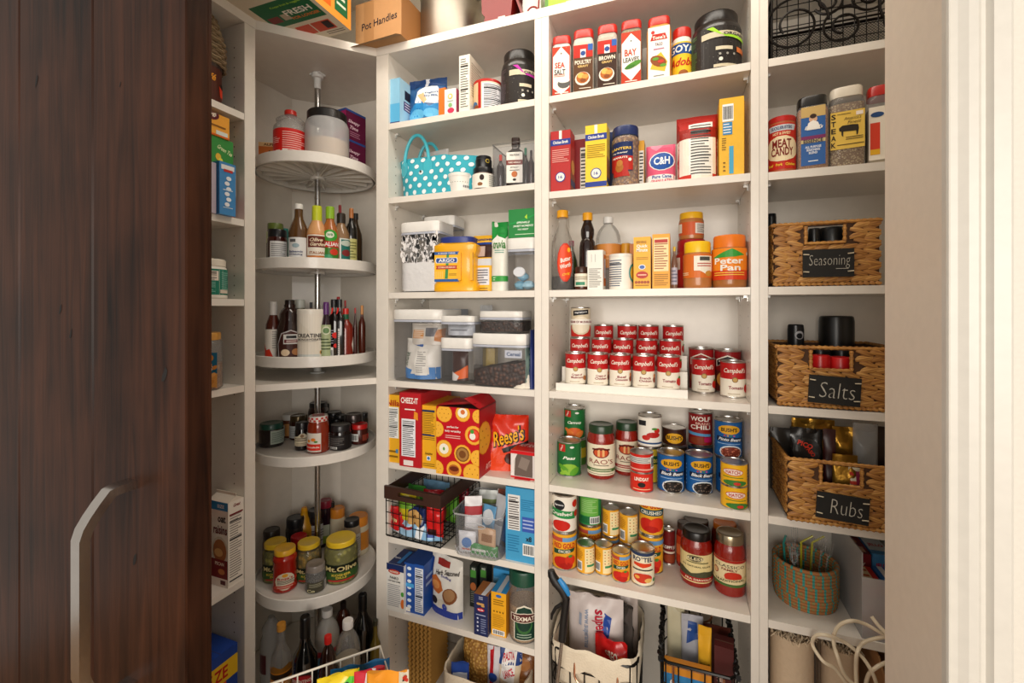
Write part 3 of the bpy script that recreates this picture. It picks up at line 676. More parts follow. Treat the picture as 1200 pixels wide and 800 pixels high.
vessel('bottle', 'extract_vial', 'slim glass vial with yellow cap between oat box and peanut butter', 'bottle', cylpos(786.5, 794, 288.5, z, s=.03), z, mat('7a5a4a', .15), 'd8b42a', (.1, .5, 'b8b4c0', lambda p: p.L(-.6, .1, .6, .9, 4, '6a6a80', 2), 2))
PB = mat('b9743a', .35, coat=.4)
def d_pb(p):
    p.R(-1, 0, 1, 1, 'd8702a'); p.R(-.15, .3, .8, .92, 'f2ead8', 2); p.R(.1, .72, .6, .88, '4a4a46', 3); p.L(0, .45, .7, .65, 2, 'b83a2a', 3); p.E(.55, .18, .12, 'c8903c', 3, 1.5); p.L(-.85, .1, -.4, .25, 2, 'f2d8b0', 3); p.P([(.1, .3), (.8, .3), (.45, .12)], 'f2ead8', 2)
_, x, y, zt = vessel('squat', 'peanut_butter_jar', 'red lidded jar behind the yellow lidded peanut butter', 'jar', cylpos(792, 828, 279, z, s=.075), z, mat('a8241c', .35), 'a81c24', (.1, .7, 'b02820', lambda p: p.R(-.9, .5, -.5, .9, 'e8e0d4'), 2))
xx, yy, r, h = cylpos(795, 824.6, 247, zt, Y=y)
vessel('squat', 'peanut_butter_jar', 'yellow lidded peanut butter jar stacked on the red lidded jar', 'jar', (x, y, r, h), zt, PB, 'eab41e', (.15, .62, 'cf5a28', lambda p: p.R(.2, .1, .9, .9, 'e8e4dc').L(.3, .15, .8, .85, 6, '4a4a50').R(-.9, .2, -.5, .9, 'ece4d4'), 2))
vessel('squat', 'peanut_butter_jar', 'peanut butter jar with yellow lid and orange label at the shelf front', 'jar', cylpos(800.5, 834, 281.5, z, s=.012), z, mat('b9743a', .35, coat=.4), 'f2c420', (.22, .72, 'd8702a', d_pb, 2))
def d_pp(p):
    p.R(-1, 0, 1, 1, 'f08a1e'); p.R(-1, 0, 1, .3, 'd8421c'); p.P([(-.7, .7), (-.2, .88), (.1, .98), (.6, .78), (.2, .72)], '3a9a3a', 3); p.T('Peter', -.02, .6, .2, 'f6f0e4', 1.1, 4); p.T('Pan', .05, .38, .2, 'f6f0e4', .85, 4); p.L(-.6, .12, .6, .26, 2, 'f2c44a', 3); p.E(.8, .82, .06, 'f2e4d0', 3)
vessel('squat', 'peanut_butter_jar', 'large orange lidded peanut butter jar with green leaf shape', 'jar', cylpos(834, 875, 273.5, z, s=.012), z, mat('a8682e', .35, coat=.4), 'e87a1e', (.15, .74, 'f08a1e', d_pp, 2))
vessel('squat', 'peanut_butter_jar', 'orange jar half hidden against the right panel', 'jar', cylpos(866, 884, 274, z, s=.12)[:2]+(.035, .14), z, mat('c06a28', .35), 'd8761e')
# --- soup row on a stepped riser ---
z = Z(4, 3)
def d_soup(kind, pic, off=0):
    def f(p):
        o = off; p.T('Campbell\'s', o-.0, .76, .18, 'f4ecdc', 1.12, 3, i=1, b=.6); p.E(o, .5, .082, '8a6a34', 3); p.E(o, .5, .06, 'c09c58', 4)
        a, b = kind
        if b: p.T(a, o+.1, .31, .075, '8a2030', .62, 3); p.T(b, o+.1, .22, .075, '8a2030', .72, 3)
        else: p.T(a, o+.05, .26, .10, '8a2030', .72, 3)
        p.L(o-.35, .05, o+.25, .10, 1, 'b09a7a', 3)
        if pic == 't': p.E(o+.72, .24, .14, 'c8241c', 3); p.E(o+.72, .37, .04, '4a8a34', 4, 1.6)
        elif pic == 'm': p.E(o+.68, .2, .09, 'a8683a', 3, 1.2); p.E(o+.72, .34, .09, 'e4dccc', 3, .8)
        else: p.E(o+.72, .25, .10, '8a3a20', 3, .8); p.E(o+.72, .38, .06, 'c87a3a', 4, 1)
    return f
TIN = mat((.62, .6, .57), .28, 1)
def soup(x, y, r, h, zs, label, des=None, group='red and white soup cans on the riser', top='b81e1e', low='f1e9d8', split=.52, ang=0, name='soup_can', cat='can'):
    T = thing(name, label, cat, (x, y, zs), face_cam(x, y)+ang, group)
    G().lathe([(a*r, b*h) for a, b in K['can']['p']], 32).build('body', TIN, T)
    g = G(); R = r*.972; z0, z1, zm = .045*h, .955*h, (.045+.91*split)*h
    if low: g.lathe([(R, z0), (R, zm)], 36, c=low, open_top=True, open_bot=True); g.lathe([(R, zm), (R, z1)], 36, c=top, open_top=True, open_bot=True)
    else: g.lathe([(R, z0), (R, z1)], 36, c=top, open_top=True, open_bot=True)
    p = Pr(pi*R, z1-z0, 1.6)
    if des: des(p)
    p.into(g, cylmap(R, z0, 0, .0004), dx=R*.22)
    g.build('label', PRINT, T, smooth=False)
    return T
# riser: three steps
rx0, rx1 = onY(651.5, D+.022)[0], onY(806, D+.022)[0]
RT = thing('can_riser', 'white three-step can riser under the red soup cans', 'riser', ((rx0+rx1)/2, D+.022, z))
cxr = (rx0+rx1)/2; RW = mat('ece7dd', .4)
st = [(0, .078, .018), (.079, .15, .060), (.151, .222, .102)]
for i, (a, b, hh) in enumerate(st):
    g = G().box(rx0-cxr, rx1-cxr, a, b, hh-.004, hh).box(rx0-cxr, rx1-cxr, a, a+.004, 0 if i == 0 else st[i-1][2], hh-.004)
    g.build('step', RW, RT, False)
    g = G().box(rx0-cxr, rx1-cxr, a, a+.002, hh, hh+.006).build('lip', RW, RT, False)
for sx in (rx0-cxr, rx1-cxr-.003):
    G().box(sx, sx+.003, .0045, .222, 0, .0175).build('side_wall', RW, RT, False)
def row(Y, cols, top, zs, info):
    for (a, b), (lab, des, extra) in zip(cols, info):
        x, t = onY((a+b)/2, Y); r = .0333
        soup(x, Y, r, .1016, zs, lab, des, **extra)
q = lambda a: 630+a/4.444
R1 = [(q(142), q(253)), (q(257), q(370)), (q(370), q(490)), (q(492), q(613)), (q(617), q(745))]
row(D+.022+.041, R1, 0, z+.0181, [
 ('cream of mushroom soup can, front left of the riser', d_soup(('Cream of', 'Mushroom'), 'm'), {}),
 ('cream of chicken soup can in the riser front row', d_soup(('Cream of', 'Chicken'), 'n', .1), {}),
 ('beef soup can in the middle of the riser front row', d_soup(('Beef', 'Consommé'), 'b'), {}),
 ('french onion soup can in the riser front row', d_soup(('French', 'Onion'), 'b'), {}),
 ('tomato soup can at the right end of the riser front row', d_soup(('Tomato', ''), 't'), {})])
R2 = [(q(168), q(273)), (q(280), q(387)), (q(388), q(503)), (q(510), q(627)), (q(632), q(750))]
sg = dict(group='soup cans in the middle row of the riser'); sg3 = dict(group='soup cans in the back row of the riser')
row(D+.022+.117, R2, 0, z+.0601, [('red topped soup can in the middle row, under the mushroom print can', d_soup(('Tomato', ''), 't'), dict(group=sg['group']))]+[('soup can in the middle riser row, behind the %s can' % n_, d_soup(('Tomato', ''), 't', o), sg) for o, n_ in ((-.15, 'cream of chicken'), (-.1, 'beef soup'), (.05, 'french onion'), (.0, 'front row tomato'))])
R3 = [(q(283), q(405)), (q(413), q(520)), (q(523), q(632)), (q(648), q(763))]
row(D+.022+.188, R3, 0, z+.1021, [('soup can in the back riser row, %s' % n_, d_soup(('Tomato', ''), 't', o), sg3) for o, n_ in ((.0, 'next to the mushroom print can'), (.1, 'second from left'), (.05, 'third from left'), (.1, 'at the right end'))])
x, t = onY(q(225), D+.022+.117)
soup(x, D+.022+.117, .0333, .1016, z+.0601+.1018, 'cream can with mushroom print on top of the soup stack', lambda p: (p.R(-.9, .0, .9, .38, 'c0281e'), p.E(0, .42, .36, 'd8c8a8', 2, 1.1), p.E(0, .42, .30, 'e8dcc4', 3, 1.1), p.R(-1, .42, 1, .62, 'f3eee2', 4), p.T('CREAM OF MUSHROOM', 0, .52, .08, '7a1e2a', 1.7, 6), p.P([(-.5, .74), (.5, .8), (.5, .96), (-.5, .92)], '1c1c20', 5), p.T('Signature', 0, .86, .07, 'e8e8e8', .8, 6, rot=.1)), group=None, top='d9cbb0', low='d9cbb0', cat='can')
def single(a, b, tp, yb, label, des, zs=None, group='soup cans beside the riser', **kw):
    zs_ = z if zs is None else zs; x, y, r, h = cylpos(a, b, tp, zs_, yb=yb)
    soup(x, y, r, h, zs_, label, des, group, **kw); return x, y, r, zs_+h
qy = lambda v: 345+v/4.444
single(q(785), q(918), qy(270), 459, 'tall chunky soup can behind the left tomato soup can', lambda p: (p.P([(-.6, .62), (0, .72), (.6, .62), (.6, .8), (0, .92), (-.6, .8)], 'e8e0d0', 2), p.P([(-.54, .64), (0, .74), (.54, .64), (.54, .78), (0, .89), (-.54, .78)], '9a1c1c', 3), p.T('Campbell\'s', 0, .76, .07, 'f4ecdc', .85, 5, i=1), p.E(0, .3, .22, 'b8722c', 2, 1.3)), top='9c1a1c', low='7a1a18')
single(q(918), q(1062), qy(280), 461.5, 'tall chunky soup can behind the right tomato soup can', lambda p: (p.P([(-.6, .62), (0, .72), (.6, .62), (.6, .8), (0, .92), (-.6, .8)], 'e8e0d0', 2), p.P([(-.54, .64), (0, .74), (.54, .64), (.54, .78), (0, .89), (-.54, .78)], '2a2426', 3), p.T('Campbell\'s', 0, .76, .07, 'f4ecdc', .85, 5, i=1), p.E(0, .3, .22, 'c88a3c', 2, 1.3)), top='8e181a', low='5a2018')
single(q(800), q(925), qy(322), qy(517), 'tomato soup can standing alone right of the riser', d_soup(('Tomato', ''), 't', .05))
single(q(948), q(1087), qy(338), qy(541), 'tomato soup can nearest the right panel', d_soup(('Tomato', ''), 't', .1))
# --- beans and sauces ---
z = Z(5, 3); qy = lambda v: 450+v/4.444
def C1(a, b, tp, yb, label, des=None, zs=None, Y=None, hh=None, **kw):
    zs_ = z if zs is None else zs
    x, y, r, h = cylpos(q(a), q(b), qy(tp), zs_, yb=qy(yb) if yb else None, Y=Y)
    if hh: h = hh
    kw.setdefault('group', None); kw.setdefault('low', None)
    soup(x, y, r, h, zs_, label, des, **kw); return x, y, r, zs_+h
def d_veg(word, c1, c2):
    def f(p):
        p.R(-.6, .75, -.2, .98, 'b8281e', 2); p.T('Libby\'s', -.4, .86, .07, 'f4ecdc', .32, 3, rot=1.2); p.E(.15, .9, .035, 'e8e8e0', 2, 2); p.T(word, 0, .56, .1, 'f0f4e4', .8, 3, i=1); p.E(.0, .2, .18, c1, 2, 1.6); p.E(.3, .14, .1, c2, 3, 1.8, rot=.6); p.E(-.3, .24, .07, c2, 3, 3, rot=-.5); p.E(-.25, .1, .06, c1, 3, 3, rot=.4); p.L(.75, .1, 1, .85, 12, 'c8dcc0', 2)
    return f
C1(100, 228, 272, 487, 'green can of peas at the left front of its shelf', d_veg('Peas', '8ab83a', '5a9a2a'), top='1f6a34')
x, y, r, zt = C1(140, 255, 262, 430, 'yellow and green can under the carrots can', lambda p: p.R(-1, .3, 1, .7, 'c8b02a'), top='4a7a2c')
C1(133, 250, 88, None, 'green can of sliced carrots stacked behind the peas', d_veg('Carrots', 'd8642a', 'e07a34'), zs=zt+.0003, Y=y, hh=.108, top='1f6a34')
x, y, r, zt = C1(285, 425, 300, 400, 'blue can hidden behind the first pasta sauce jar', None, top='22386e', hh=.095)
C1(290, 425, 95, None, 'can of italian green beans with a navy band', lambda p: (p.R(-1, .45, 1, .85, '22336e'), p.T('ITALIAN', 0, .74, .1, 'd8dcf0', .9, 3), p.T('GREEN BEANS', 0, .56, .12, 'e8ecf4', 1.5, 3), p.E(0, .2, .14, '6a9a3a', 2, 3), p.R(-1, .85, 1, .95, '8a2a2a', 2)), zs=zt+.0003, Y=y, hh=.105, top='3a5a2a')
def d_raos(col):
    def f(p):
        p.E(0, .74, .17, '7a1a14', 2, 1.6); p.E(0, .74, .14, 'c8522c', 3, 1.6); p.R(-.15, .62, -.05, .84, 'e8b070', 4); p.R(.05, .62, .15, .84, 'e8b070', 4); p.R(-.4, .82, .4, .87, '5a1a10', 4); p.T('RAO\'S', 0, .45, .15, '8a2a22', 1.15, 3, b=0); p.L(-.35, .3, .35, .36, 1, '6a5a4a', 3); p.R(-.95, .12, .95, .22, col, 2); p.L(-.5, .14, .5, .2, 1, 'ece4cc', 3); p.L(-.6, .03, .6, .08, 1, '8a7a6a', 3)
    return f
SAU = mat('8e1608', .25, coat=.6, bump=.3, bscale=120)
def jar3(a, b, top, yb, label, lab, lid='1f3a22', kind='jar', m=None, zs=None, lidmetal=0, Y=None, group=None, **kw):
    zs_ = z if zs is None else zs
    return vessel(kind, kw.pop('name', 'sauce_jar'), label, 'jar', cylpos(q(a), q(b), qy(top), zs_, yb=qy(yb) if yb else None, Y=Y), zs_, m or SAU, lid, lab, group, lidmetal=lidmetal, **kw)
jar3(258, 403, 190, 500, 'pasta sauce jar with green lid and green stripe on a cream label', (.08, .66, 'eadfc4', d_raos('4a6a34'), .86))
jar3(400, 527, 180, 480, 'pasta sauce jar with green lid and red stripe, second from left', (.08, .66, 'eadfc4', d_raos('a82a2a'), .86))
x, y, r, zt = C1(515, 643, 300, 520, 'yellow and green enchilada can under the cherry can', lambda p: (p.R(-1, .55, 1, .8, '2a5a2e'), p.T('escritos', .1, .67, .14, 'e8d46a', 1.1, 3)), top='d8b83a')
C1(520, 648, 160, None, 'white can with red cherries on it, stacked behind the sauce jars', lambda p: (p.P([(-.7, .7), (-.2, .72), (-.2, .9), (-.7, .88)], '26262a'), p.E(.2, .4, .1, 'b8201e', 3, 2.4), p.E(-.2, .3, .09, 'c82a24', 3, 1.6), p.E(.4, .55, .09, 'c82a24', 3, 1.2), p.E(.25, .62, .04, '4a8a34', 4, 2.5), p.R(-.8, .08, .8, .14, '2a4a7a', 2)), zs=zt+.0003, Y=y, hh=.098, top='f0ebe0')
x, y, r, zt = C1(480, 603, 470, 568, 'lower of two small red cans in front of the cherry can', lambda p: (p.T('LINDSAY', 0, .72, .2, 'f4ecdc', .8, 3), p.E(0, .4, .14, '1c1612', 3, 1.5), p.L(-.5, .1, .5, .2, 1, 'f0c8a0', 3)), hh=.058, top='cf2a1a')
C1(480, 603, 365, None, 'upper of two small red cans, showing a barcode', lambda p: (p.R(-.9, .5, .6, .85, 'd8d4cc'), p.L(-.8, .52, .5, .82, 3, '6a6a70', 2), p.BC(.55, .2, .9, .9), p.R(-1, .12, 1, .2, 'e8a090', 2)), zs=zt+.0003, Y=y, hh=.058, top='c8241a')
def d_bush(word, bean, off=0):
    def f(p):
        o = off; p.E(o+.05, .79, .135, 'e0a41e', 2, 2.3); p.T('BUSH\'S', o+.05, .79, .115, '181818', .72, 3)
        for k, c in enumerate(('c83a2a', 'd8a02a', '3a8a3a', 'c85a8a')): p.E(o-.15+k*.14, .62, .02, c, 2, 1.4)
        p.P([(o-.55, .44), (o+.75, .44), (o+.75, .56), (o-.55, .58)], '16223c', 2); p.T(word, o+.1, .51, .09, 'e8ecf0', 1.1, 4, i=1); p.L(o-.5, .36, o+.6, .40, 1, 'a8c8e8', 3)
        p.E(o+.15, .15, .19, 'd8e0e4', 2, 1.7); p.E(o+.15, .14, .165, bean, 3, 1.7); rnd = random.Random(5)
        for _ in range(26): p.E(o+.15+rnd.uniform(-.42, .42), .13+rnd.uniform(-.1, .12), .016, {'1c1614': '6a5a50', '7a3020': 'c8745a'}.get(bean, '999999'), 4, 1.5, n=6)
        for k in range(6): p.E(o-.78, .2+k*.11, .022, '8ab4d8', 2, n=8)
    return f
BB = '1d5c9c'
C1(620, 765, 330, 573, 'blue can of black beans beside the two small red cans', d_bush('Black Beans', '1c1614'), top=BB, group='blue bean cans')
C1(767, 912, 340, 580, 'blue can of black beans, right one of the front pair', d_bush('Black Beans', '1c1614', .1), top=BB, group='blue bean cans')
x, y, r, zt = C1(648, 778, 302, 510, 'can hidden behind the left black beans can', None, top='3a2a1c', hh=.112)
C1(648, 775, 210, None, 'dark brown baked beans can above the left black beans can', lambda p: (p.E(0, .45, .33, 'e0a41e', 2, 1.7), p.T('BUSH\'S', 0, .48, .26, '181818', .85, 3)), zs=zt+.0003, Y=y, hh=.055, top='3a1c12')
x, y, r, zt = C1(780, 915, 305, 505, 'dark blue can behind the right black beans can', None, top='26466e', hh=.108)
C1(783, 912, 137, None, 'red chili can stacked behind the bean cans', lambda p: (p.T('WOLF', 0, .85, .15, 'f0e8dc', 1.1, 3), p.T('BRAND', .15, .7, .08, 'e0b0a0', .8, 3), p.T('CHILI', 0, .58, .14, 'f0e8dc', 1.1, 3), p.P([(-.8, .32), (.6, .28), (.6, .36), (-.8, .42)], '5a9ac8', 3), p.E(-.1, .14, .12, '8a3a1e', 2, 2.4), p.R(.2, .1, .7, .26, 'b81e5a', 4)), zs=zt+.0003, Y=y, hh=.108, top='8e1a1a')
x, y, r, zt = C1(925, 1080, 355, 585, 'blue bean can under the pinto beans can', d_bush('Beans', '7a3020'), top=BB, group='blue bean cans')
C1(917, 1067, 150, None, 'blue can of pinto beans stacked near the right panel', d_bush('Pinto Beans', '7a3020'), zs=zt+.0003, Y=y+.004, hh=.112, top=BB, group='blue bean cans')
def d_hatch(o=0):
    def f(p): p.E(o, .66, .17, 'c8201e', 2, 2.8); p.E(o, .66, .14, 'f0e0d0', 3, 3.2); p.T('HATCH', o, .66, .17, 'b81e2a', .66, 4); p.L(o-.5, .36, o+.5, .44, 1, '3a7a2a', 3); p.E(o+.1, .14, .14, '3a7a34', 3, 4); p.E(o+.2, .12, .08, 'c8382a', 4, 2); p.L(.75, .2, 1, .8, 4, '3a6a9a', 3)
    return f
x, y, r, zt = C1(950, 1095, 540, 658, 'lower of two small yellow chile cans at the shelf edge', d_hatch(.1), hh=.062, top='edb41e', low=None, group='small yellow chile cans')
C1(950, 1095, 428, None, 'upper of two small yellow chile cans at the shelf edge', d_hatch(-.05), zs=zt+.0003, Y=y, hh=.062, top='edb41e', group='small yellow chile cans')
# --- tomatoes ---
z = Z(6, 3); qy = lambda v: 560+v/4.444
YG = 'eaa92a'
def d_redgold(p):
    p.R(-1, .8, 1, .92, '6a9ac8', 2); p.R(-1, .8, -.1, .92, 'b84a3a', 3); p.T('RED GOLD', 0, .68, .15, 'c01e1e', 1.15, 3); p.P([(-.6, .42), (.5, .5), (.6, .6), (-.6, .56)], '1e4a34', 3); p.T('DICED', 0, .52, .08, 'e8e4d0', .6, 4); p.E(-.15, .2, .17, 'c8261a', 3, 1.5); p.E(.3, .26, .15, 'd8341e', 4, 1.1); p.E(.1, .1, .1, 'b81e14', 4, 2)
    p.E(.3, .38, .04, '4a8a34', 5, 1.6)
def d_backlab(p):
    p.BC(-.7, .1, -.25, .45); p.L(-.8, .5, -.2, .9, 8, 'a8701e', 2); p.R(-.05, .05, .8, .95, 'efdca8', 2)
    for i in range(3):
        for j in range(5): p.E(.1+i*.26, .42+j*.11, .022, ('b85a2a', '7a8a5a', 'c8822a')[(i+j) % 3], 3)
    p.R(.1, .26, .7, .34, '3a8a5a', 3)
x, y, r, zt = C1(75, 205, 290, 485, 'large yellow tomato can under the crushed tomato can', d_redgold, top=YG, hh=.118)
C1(75, 205, 90, None, 'white can of crushed tomatoes on top at far left', lambda p: (p.E(-.3, .76, .15, '222224', 2, 1.2), p.T('Signature', -.3, .77, .06, 'e8e8e8', .5, 3), p.P([(-1, .42), (.6, .36), (.7, .56), (-1, .68)], '2c8a4a', 2), p.T('Crushed', -.2, .52, .11, 'f4f0e4', 1.2, 4), p.E(-.2, .17, .16, 'c8261a', 3, 1.8), p.E(.6, .8, .11, 'c8261a', 3), p.E(.7, .5, .1, 'b82018', 3)), zs=zt+.0003, Y=y, hh=.118, top='f0e9dc')
x, y, r, zt = C1(212, 333, 255, 420, 'yellow tomato can under the green can', d_redgold, top=YG, hh=.105)
C1(212, 333, 105, None, 'green can with barcode stacked behind the small tomato cans', lambda p: (p.R(-.6, .3, .5, .92, '6ab04a', 2), p.L(-.5, .4, .4, .85, 9, 'a8d08a', 3), p.R(-.6, .05, .8, .27, '1e6a3a', 2), p.BC(.0, .04, .6, .28)), zs=zt+.0003, Y=y, hh=.108, top='2c8a48')
tg = 'small yellow tomato cans turned to their backs'
C1(203, 297, 312, 505, 'small tomato can turned to its back, left of the pair at the front', d_backlab, top=YG, group=tg)
C1(298, 390, 318, 512, 'small tomato can turned to its back, right of the pair at the front', d_backlab, top=YG, group=tg)
x, y, r, zt = C1(335, 425, 318, 440, 'small yellow can at the bottom of the rear stack', d_redgold, top=YG, hh=.08)
C1(337, 425, 138, None, 'small yellow tomato can on the rear stack beside the green can', d_backlab, zs=zt+.0003, Y=y, hh=.092, top=YG)
x, y, r, zt = C1(424, 522, 345, 465, 'small can carrying the tall pale labelled can', d_redgold, top=YG, hh=.07)
C1(425, 522, 165, None, 'small yellow can with pale back label, left of the stacked tomato can', d_backlab, zs=zt+.0003, Y=y, hh=.098, top=YG)
C1(387, 482, 350, 548, 'small yellow tomato can with a red tomato facing front', d_redgold, top=YG)
C1(485, 610, 328, 570, 'diced tomatoes and chilies can with dark band at the shelf edge', lambda p: (p.T('RO*TEL', 0, .8, .15, '1c2a4a', 1.12, 3), p.R(-1, .9, 1, 1, '2a3a5a', 2), p.P([(-.5, .6), (0, .54), (.5, .6), (.5, .68), (-.5, .68)], 'd8421e', 2), p.L(-.6, .42, .6, .52, 1, '2a2a2a', 3), p.E(0, .22, .17, 'e8dcc8', 2, 2), p.E(0, .22, .15, 'c83a24', 3, 2), p.E(.3, .16, .07, 'e0b060', 4, 1.6), p.E(-.3, .24, .05, 'e8a84a', 4, 1.6), p.E(.7, .14, .06, '3a8a5a', 3)), top='f0e4c4')
x, y, r, zt = C1(525, 655, 300, 505, 'large yellow tomato can under the crushed tomatoes, beside the dark chili can', d_redgold, top=YG, hh=.118)
C1(528, 657, 150, None, 'large yellow crushed tomato can stacked in the middle of the shelf', lambda p: (p.T('RED GOLD', 0, .86, .16, 'c01e1e', 1.15, 3), p.P([(-.7, .56), (.7, .56), (.8, .74), (-.8, .74)], '24505a', 3), p.T('CRUSHED', 0, .65, .11, 'e8e4d0', 1.2, 4), p.E(-.25, .28, .2, 'c8261a', 3, 1.2), p.E(.3, .3, .21, 'd8341e', 4, 1.1), p.E(.0, .16, .1, 'b81e14', 5, 2)), zs=zt+.0003, Y=y, hh=.115, top=YG)
C1(652, 716, 225, 455, 'dark red sloppy joe can behind the gap in the middle', lambda p: (p.T('SLOPPY JOE', .1, .5, .13, 'f0ece0', 1.7, 3), p.E(.2, .16, .13, '8a3a1e', 2, 2), p.R(-1, .32, 1, .38, 'd8c8b0', 2)), top='6e1a1a', hh=.112)
jar3(722, 800, 212, 470, 'orange red jar behind the ridged lid sauce jar', (.1, .7, 'c8421e', lambda p: p.R(-.8, .3, .2, .7, 'e0703a'), 2), lid='3a2a24')
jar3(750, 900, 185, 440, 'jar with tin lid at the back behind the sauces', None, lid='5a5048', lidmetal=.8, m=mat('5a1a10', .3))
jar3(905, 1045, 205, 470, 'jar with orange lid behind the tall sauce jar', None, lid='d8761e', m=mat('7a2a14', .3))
jar3(743, 910, 230, 578, 'wide red sauce jar with black lid and cream landscape label', (.1, .62, 'e2cf94', lambda p: (p.E(-.05, .86, .11, '1c1a18', 2, 2.6), p.E(-.05, .86, .095, 'e2cf94', 3, 2.7), p.E(-.05, .86, .085, '1c1a18', 4, 2.7), p.T('ALESSI', -.05, .86, .1, 'ecdcae', .75, 5), p.L(-.4, .68, .5, .76, 1, '5a5a3a', 3), p.T('ALL NATURAL SAUCE', 0, .58, .05, '4a4a34', 1.2, 3), p.P([(-1, .2), (1, .2), (1, .34), (.3, .42), (-.2, .32), (-.6, .46), (-1, .4)], '4a4a34', 2), p.R(-1, .05, 1, .2, 'a81e1e', 3), p.T('FRA DIAVOLO', .1, .125, .07, 'f0e0c0', 1.1, 4)), 1.0), lid='14100e')
jar3(917, 1083, 248, 628, 'tall pasta sauce jar with tin lid nearest the right panel', (.18, .62, 'e8d6a8', lambda p: (p.R(-1, .9, 1, 1, 'a82a1e', 2), p.T('CLASSICO', 0, .76, .11, '1c1a18', 1.3, 3, b=0), p.T('FAMILY', .0, .63, .08, '7a1e1e', .9, 3), p.E(-.6, .5, .12, '8a2418', 3), p.E(-.6, .5, .09, 'd8a878', 4), p.E(.15, .38, .19, 'c8341e', 2, 1.7), p.P([(-1, .22), (1, .36), (1, .24), (-1, .1)], 'e0cf9c', 5), p.T('TRADITIONAL', 0, .23, .08, '3a3020', 1.3, 6, rot=.1), p.R(-1, 0, 1, .1, '4a6a34', 2)), .9), lid='a89a80', lidmetal=.9)
# ================= basket bay =================
z = Z(2, 4); sg4 = None
def sp4(a, b, top, label, des, lidc, inner=None, body=None, lab=(.05, .78), kind='spice', s=.012, wf=.86, **kw):
    x, y, r, h = cylpos(a, b, top, z, s=s); r = r*(.95 if kind == 'spice' else 1)
    return vessel(kind, 'seasoning_jar', label, 'jar', (x, y, r, h), z, body or CLR, lidc, (lab[0], lab[1], None, des, wf), inner=inner, **kw)
def d_meat(p):
    p.R(-1, 0, 1, 1, 'c22a1c'); p.P([(-.6, .84), (.6, .84), (.7, .97), (-.7, .97)], 'c8ccd0', 2); p.T('SUCKLEBUSTERS', 0, .905, .07, '2c3a6a', .95, 3); p.T('HOT & SWEET', 0, .78, .06, 'f0d8a8', .8, 3); p.E(0, .45, .28, 'ecd8b0', 2, 1.35); p.T('MEAT', 0, .56, .18, '7a1a14', .85, 4); p.T('CANDY', .02, .38, .18, '7a1a14', 1.0, 4); p.T('Beef   Pork   Chicken', 0, .1, .06, 'f0c83a', 1.3, 3)
sp4(899.5, 932.7, 134, 'round red seasoning jar with red lid, leftmost in the basket bay', d_meat, 'b8201a', body=mat('b85a34', .4), kind='canister', lab=(.06, .86), wf=2)
def d_ess(p):
    p.R(-1, 0, 1, 1, '2c5c9c'); p.R(-1, .82, 1, 1, 'c8a868', 2); p.E(0, .78, .06, 'd8ac8c', 3); p.E(0, .83, .04, '3a2418', 4, 1.2); p.P([(-.55, .6), (.6, .6), (.4, .72), (0, .76), (-.4, .72)], 'f0ece4', 4); p.T('Emeril\'s', .05, .64, .06, 'f4f0e8', 1.5, 5, i=1)
    p.R(-1, .44, 1, .50, '7a2a5a', 2); p.R(-1, .38, 1, .44, 'c4b27c', 2); p.T('ESSENCE', 0, .41, .06, '2a2440', 1.6, 5); p.T('ALL PURPOSE', 0, .31, .04, 'e8ecf0', 1.3, 3); p.T('SEASONING', 0, .26, .04, 'e8ecf0', 1.1, 3); p.T('BLEND', 0, .21, .04, 'e8ecf0', .7, 3); p.L(-.4, .05, .4, .09, 1, 'e8ecf0', 3)
sp4(930.5, 971.5, 109, 'jar of brown spice blend with black lid and blue label', d_ess, '1a1816', inner=(nuts_mat('d09a60', 'a8703c', 240, .5), .01, .83), lab=(.06, .84), wf=.72)
def d_steak(p):
    p.R(-1, .0, 1, 1, 'e2bc52'); 
    for i, ch in enumerate('STEAK'): p.T(ch, -.82, .88-i*.19, .14, '1c1a16', .28, 3)
    p.T('America\'s', .3, .8, .09, '5a4a2a', 1.0, 3, b=0, i=1); p.T('Finest', .4, .69, .09, '5a4a2a', .8, 3, b=0, i=1)
    p.P([(-.35, .36), (-.28, .36), (-.25, .46), (.5, .44), (.52, .34), (.6, .34), (.66, .5), (.62, .6), (.3, .62), (-.3, .62), (-.5, .56), (-.48, .48), (-.36, .47)], '2c2418', 3); p.R(-.3, .33, -.24, .5, '2c2418', 3); p.R(.52, .33, .58, .5, '2c2418', 3)
    p.L(-.1, .22, .9, .32, 2, '4a3c20', 3); p.R(-.6, .1, .95, .12, '4a3c20', 3); p.R(-.6, .92, .2, .935, '4a3c20', 3); p.R(.5, .85, .9, .95, 'efe0d0', 3)
PEP = nuts_mat('ecd4a0', '927048', 200, .5)
sp4(967.5, 1013.5, 97.5, 'jar of coarse steak seasoning with cream lid and yellow ox label', d_steak, 'dcd2c0', inner=(PEP, .01, .78), lab=(.22, .68), wf=.9)
sp4(1012, 1052, 96, 'seasoning jar with red lid partly behind the doorway', lambda p: (p.R(-1, 0, 1, 1, 'ece2d0'), p.R(-.9, .1, -.2, .7, 'd8422a', 2), p.R(-.9, .1, -.2, .2, 'e8b02a', 3), p.E(-.4, .85, .05, '2a4a7a', 3, 2)), 'b8241c', inner=(mat('d8c4a4', .7), .01, .7), lab=(.05, .72))
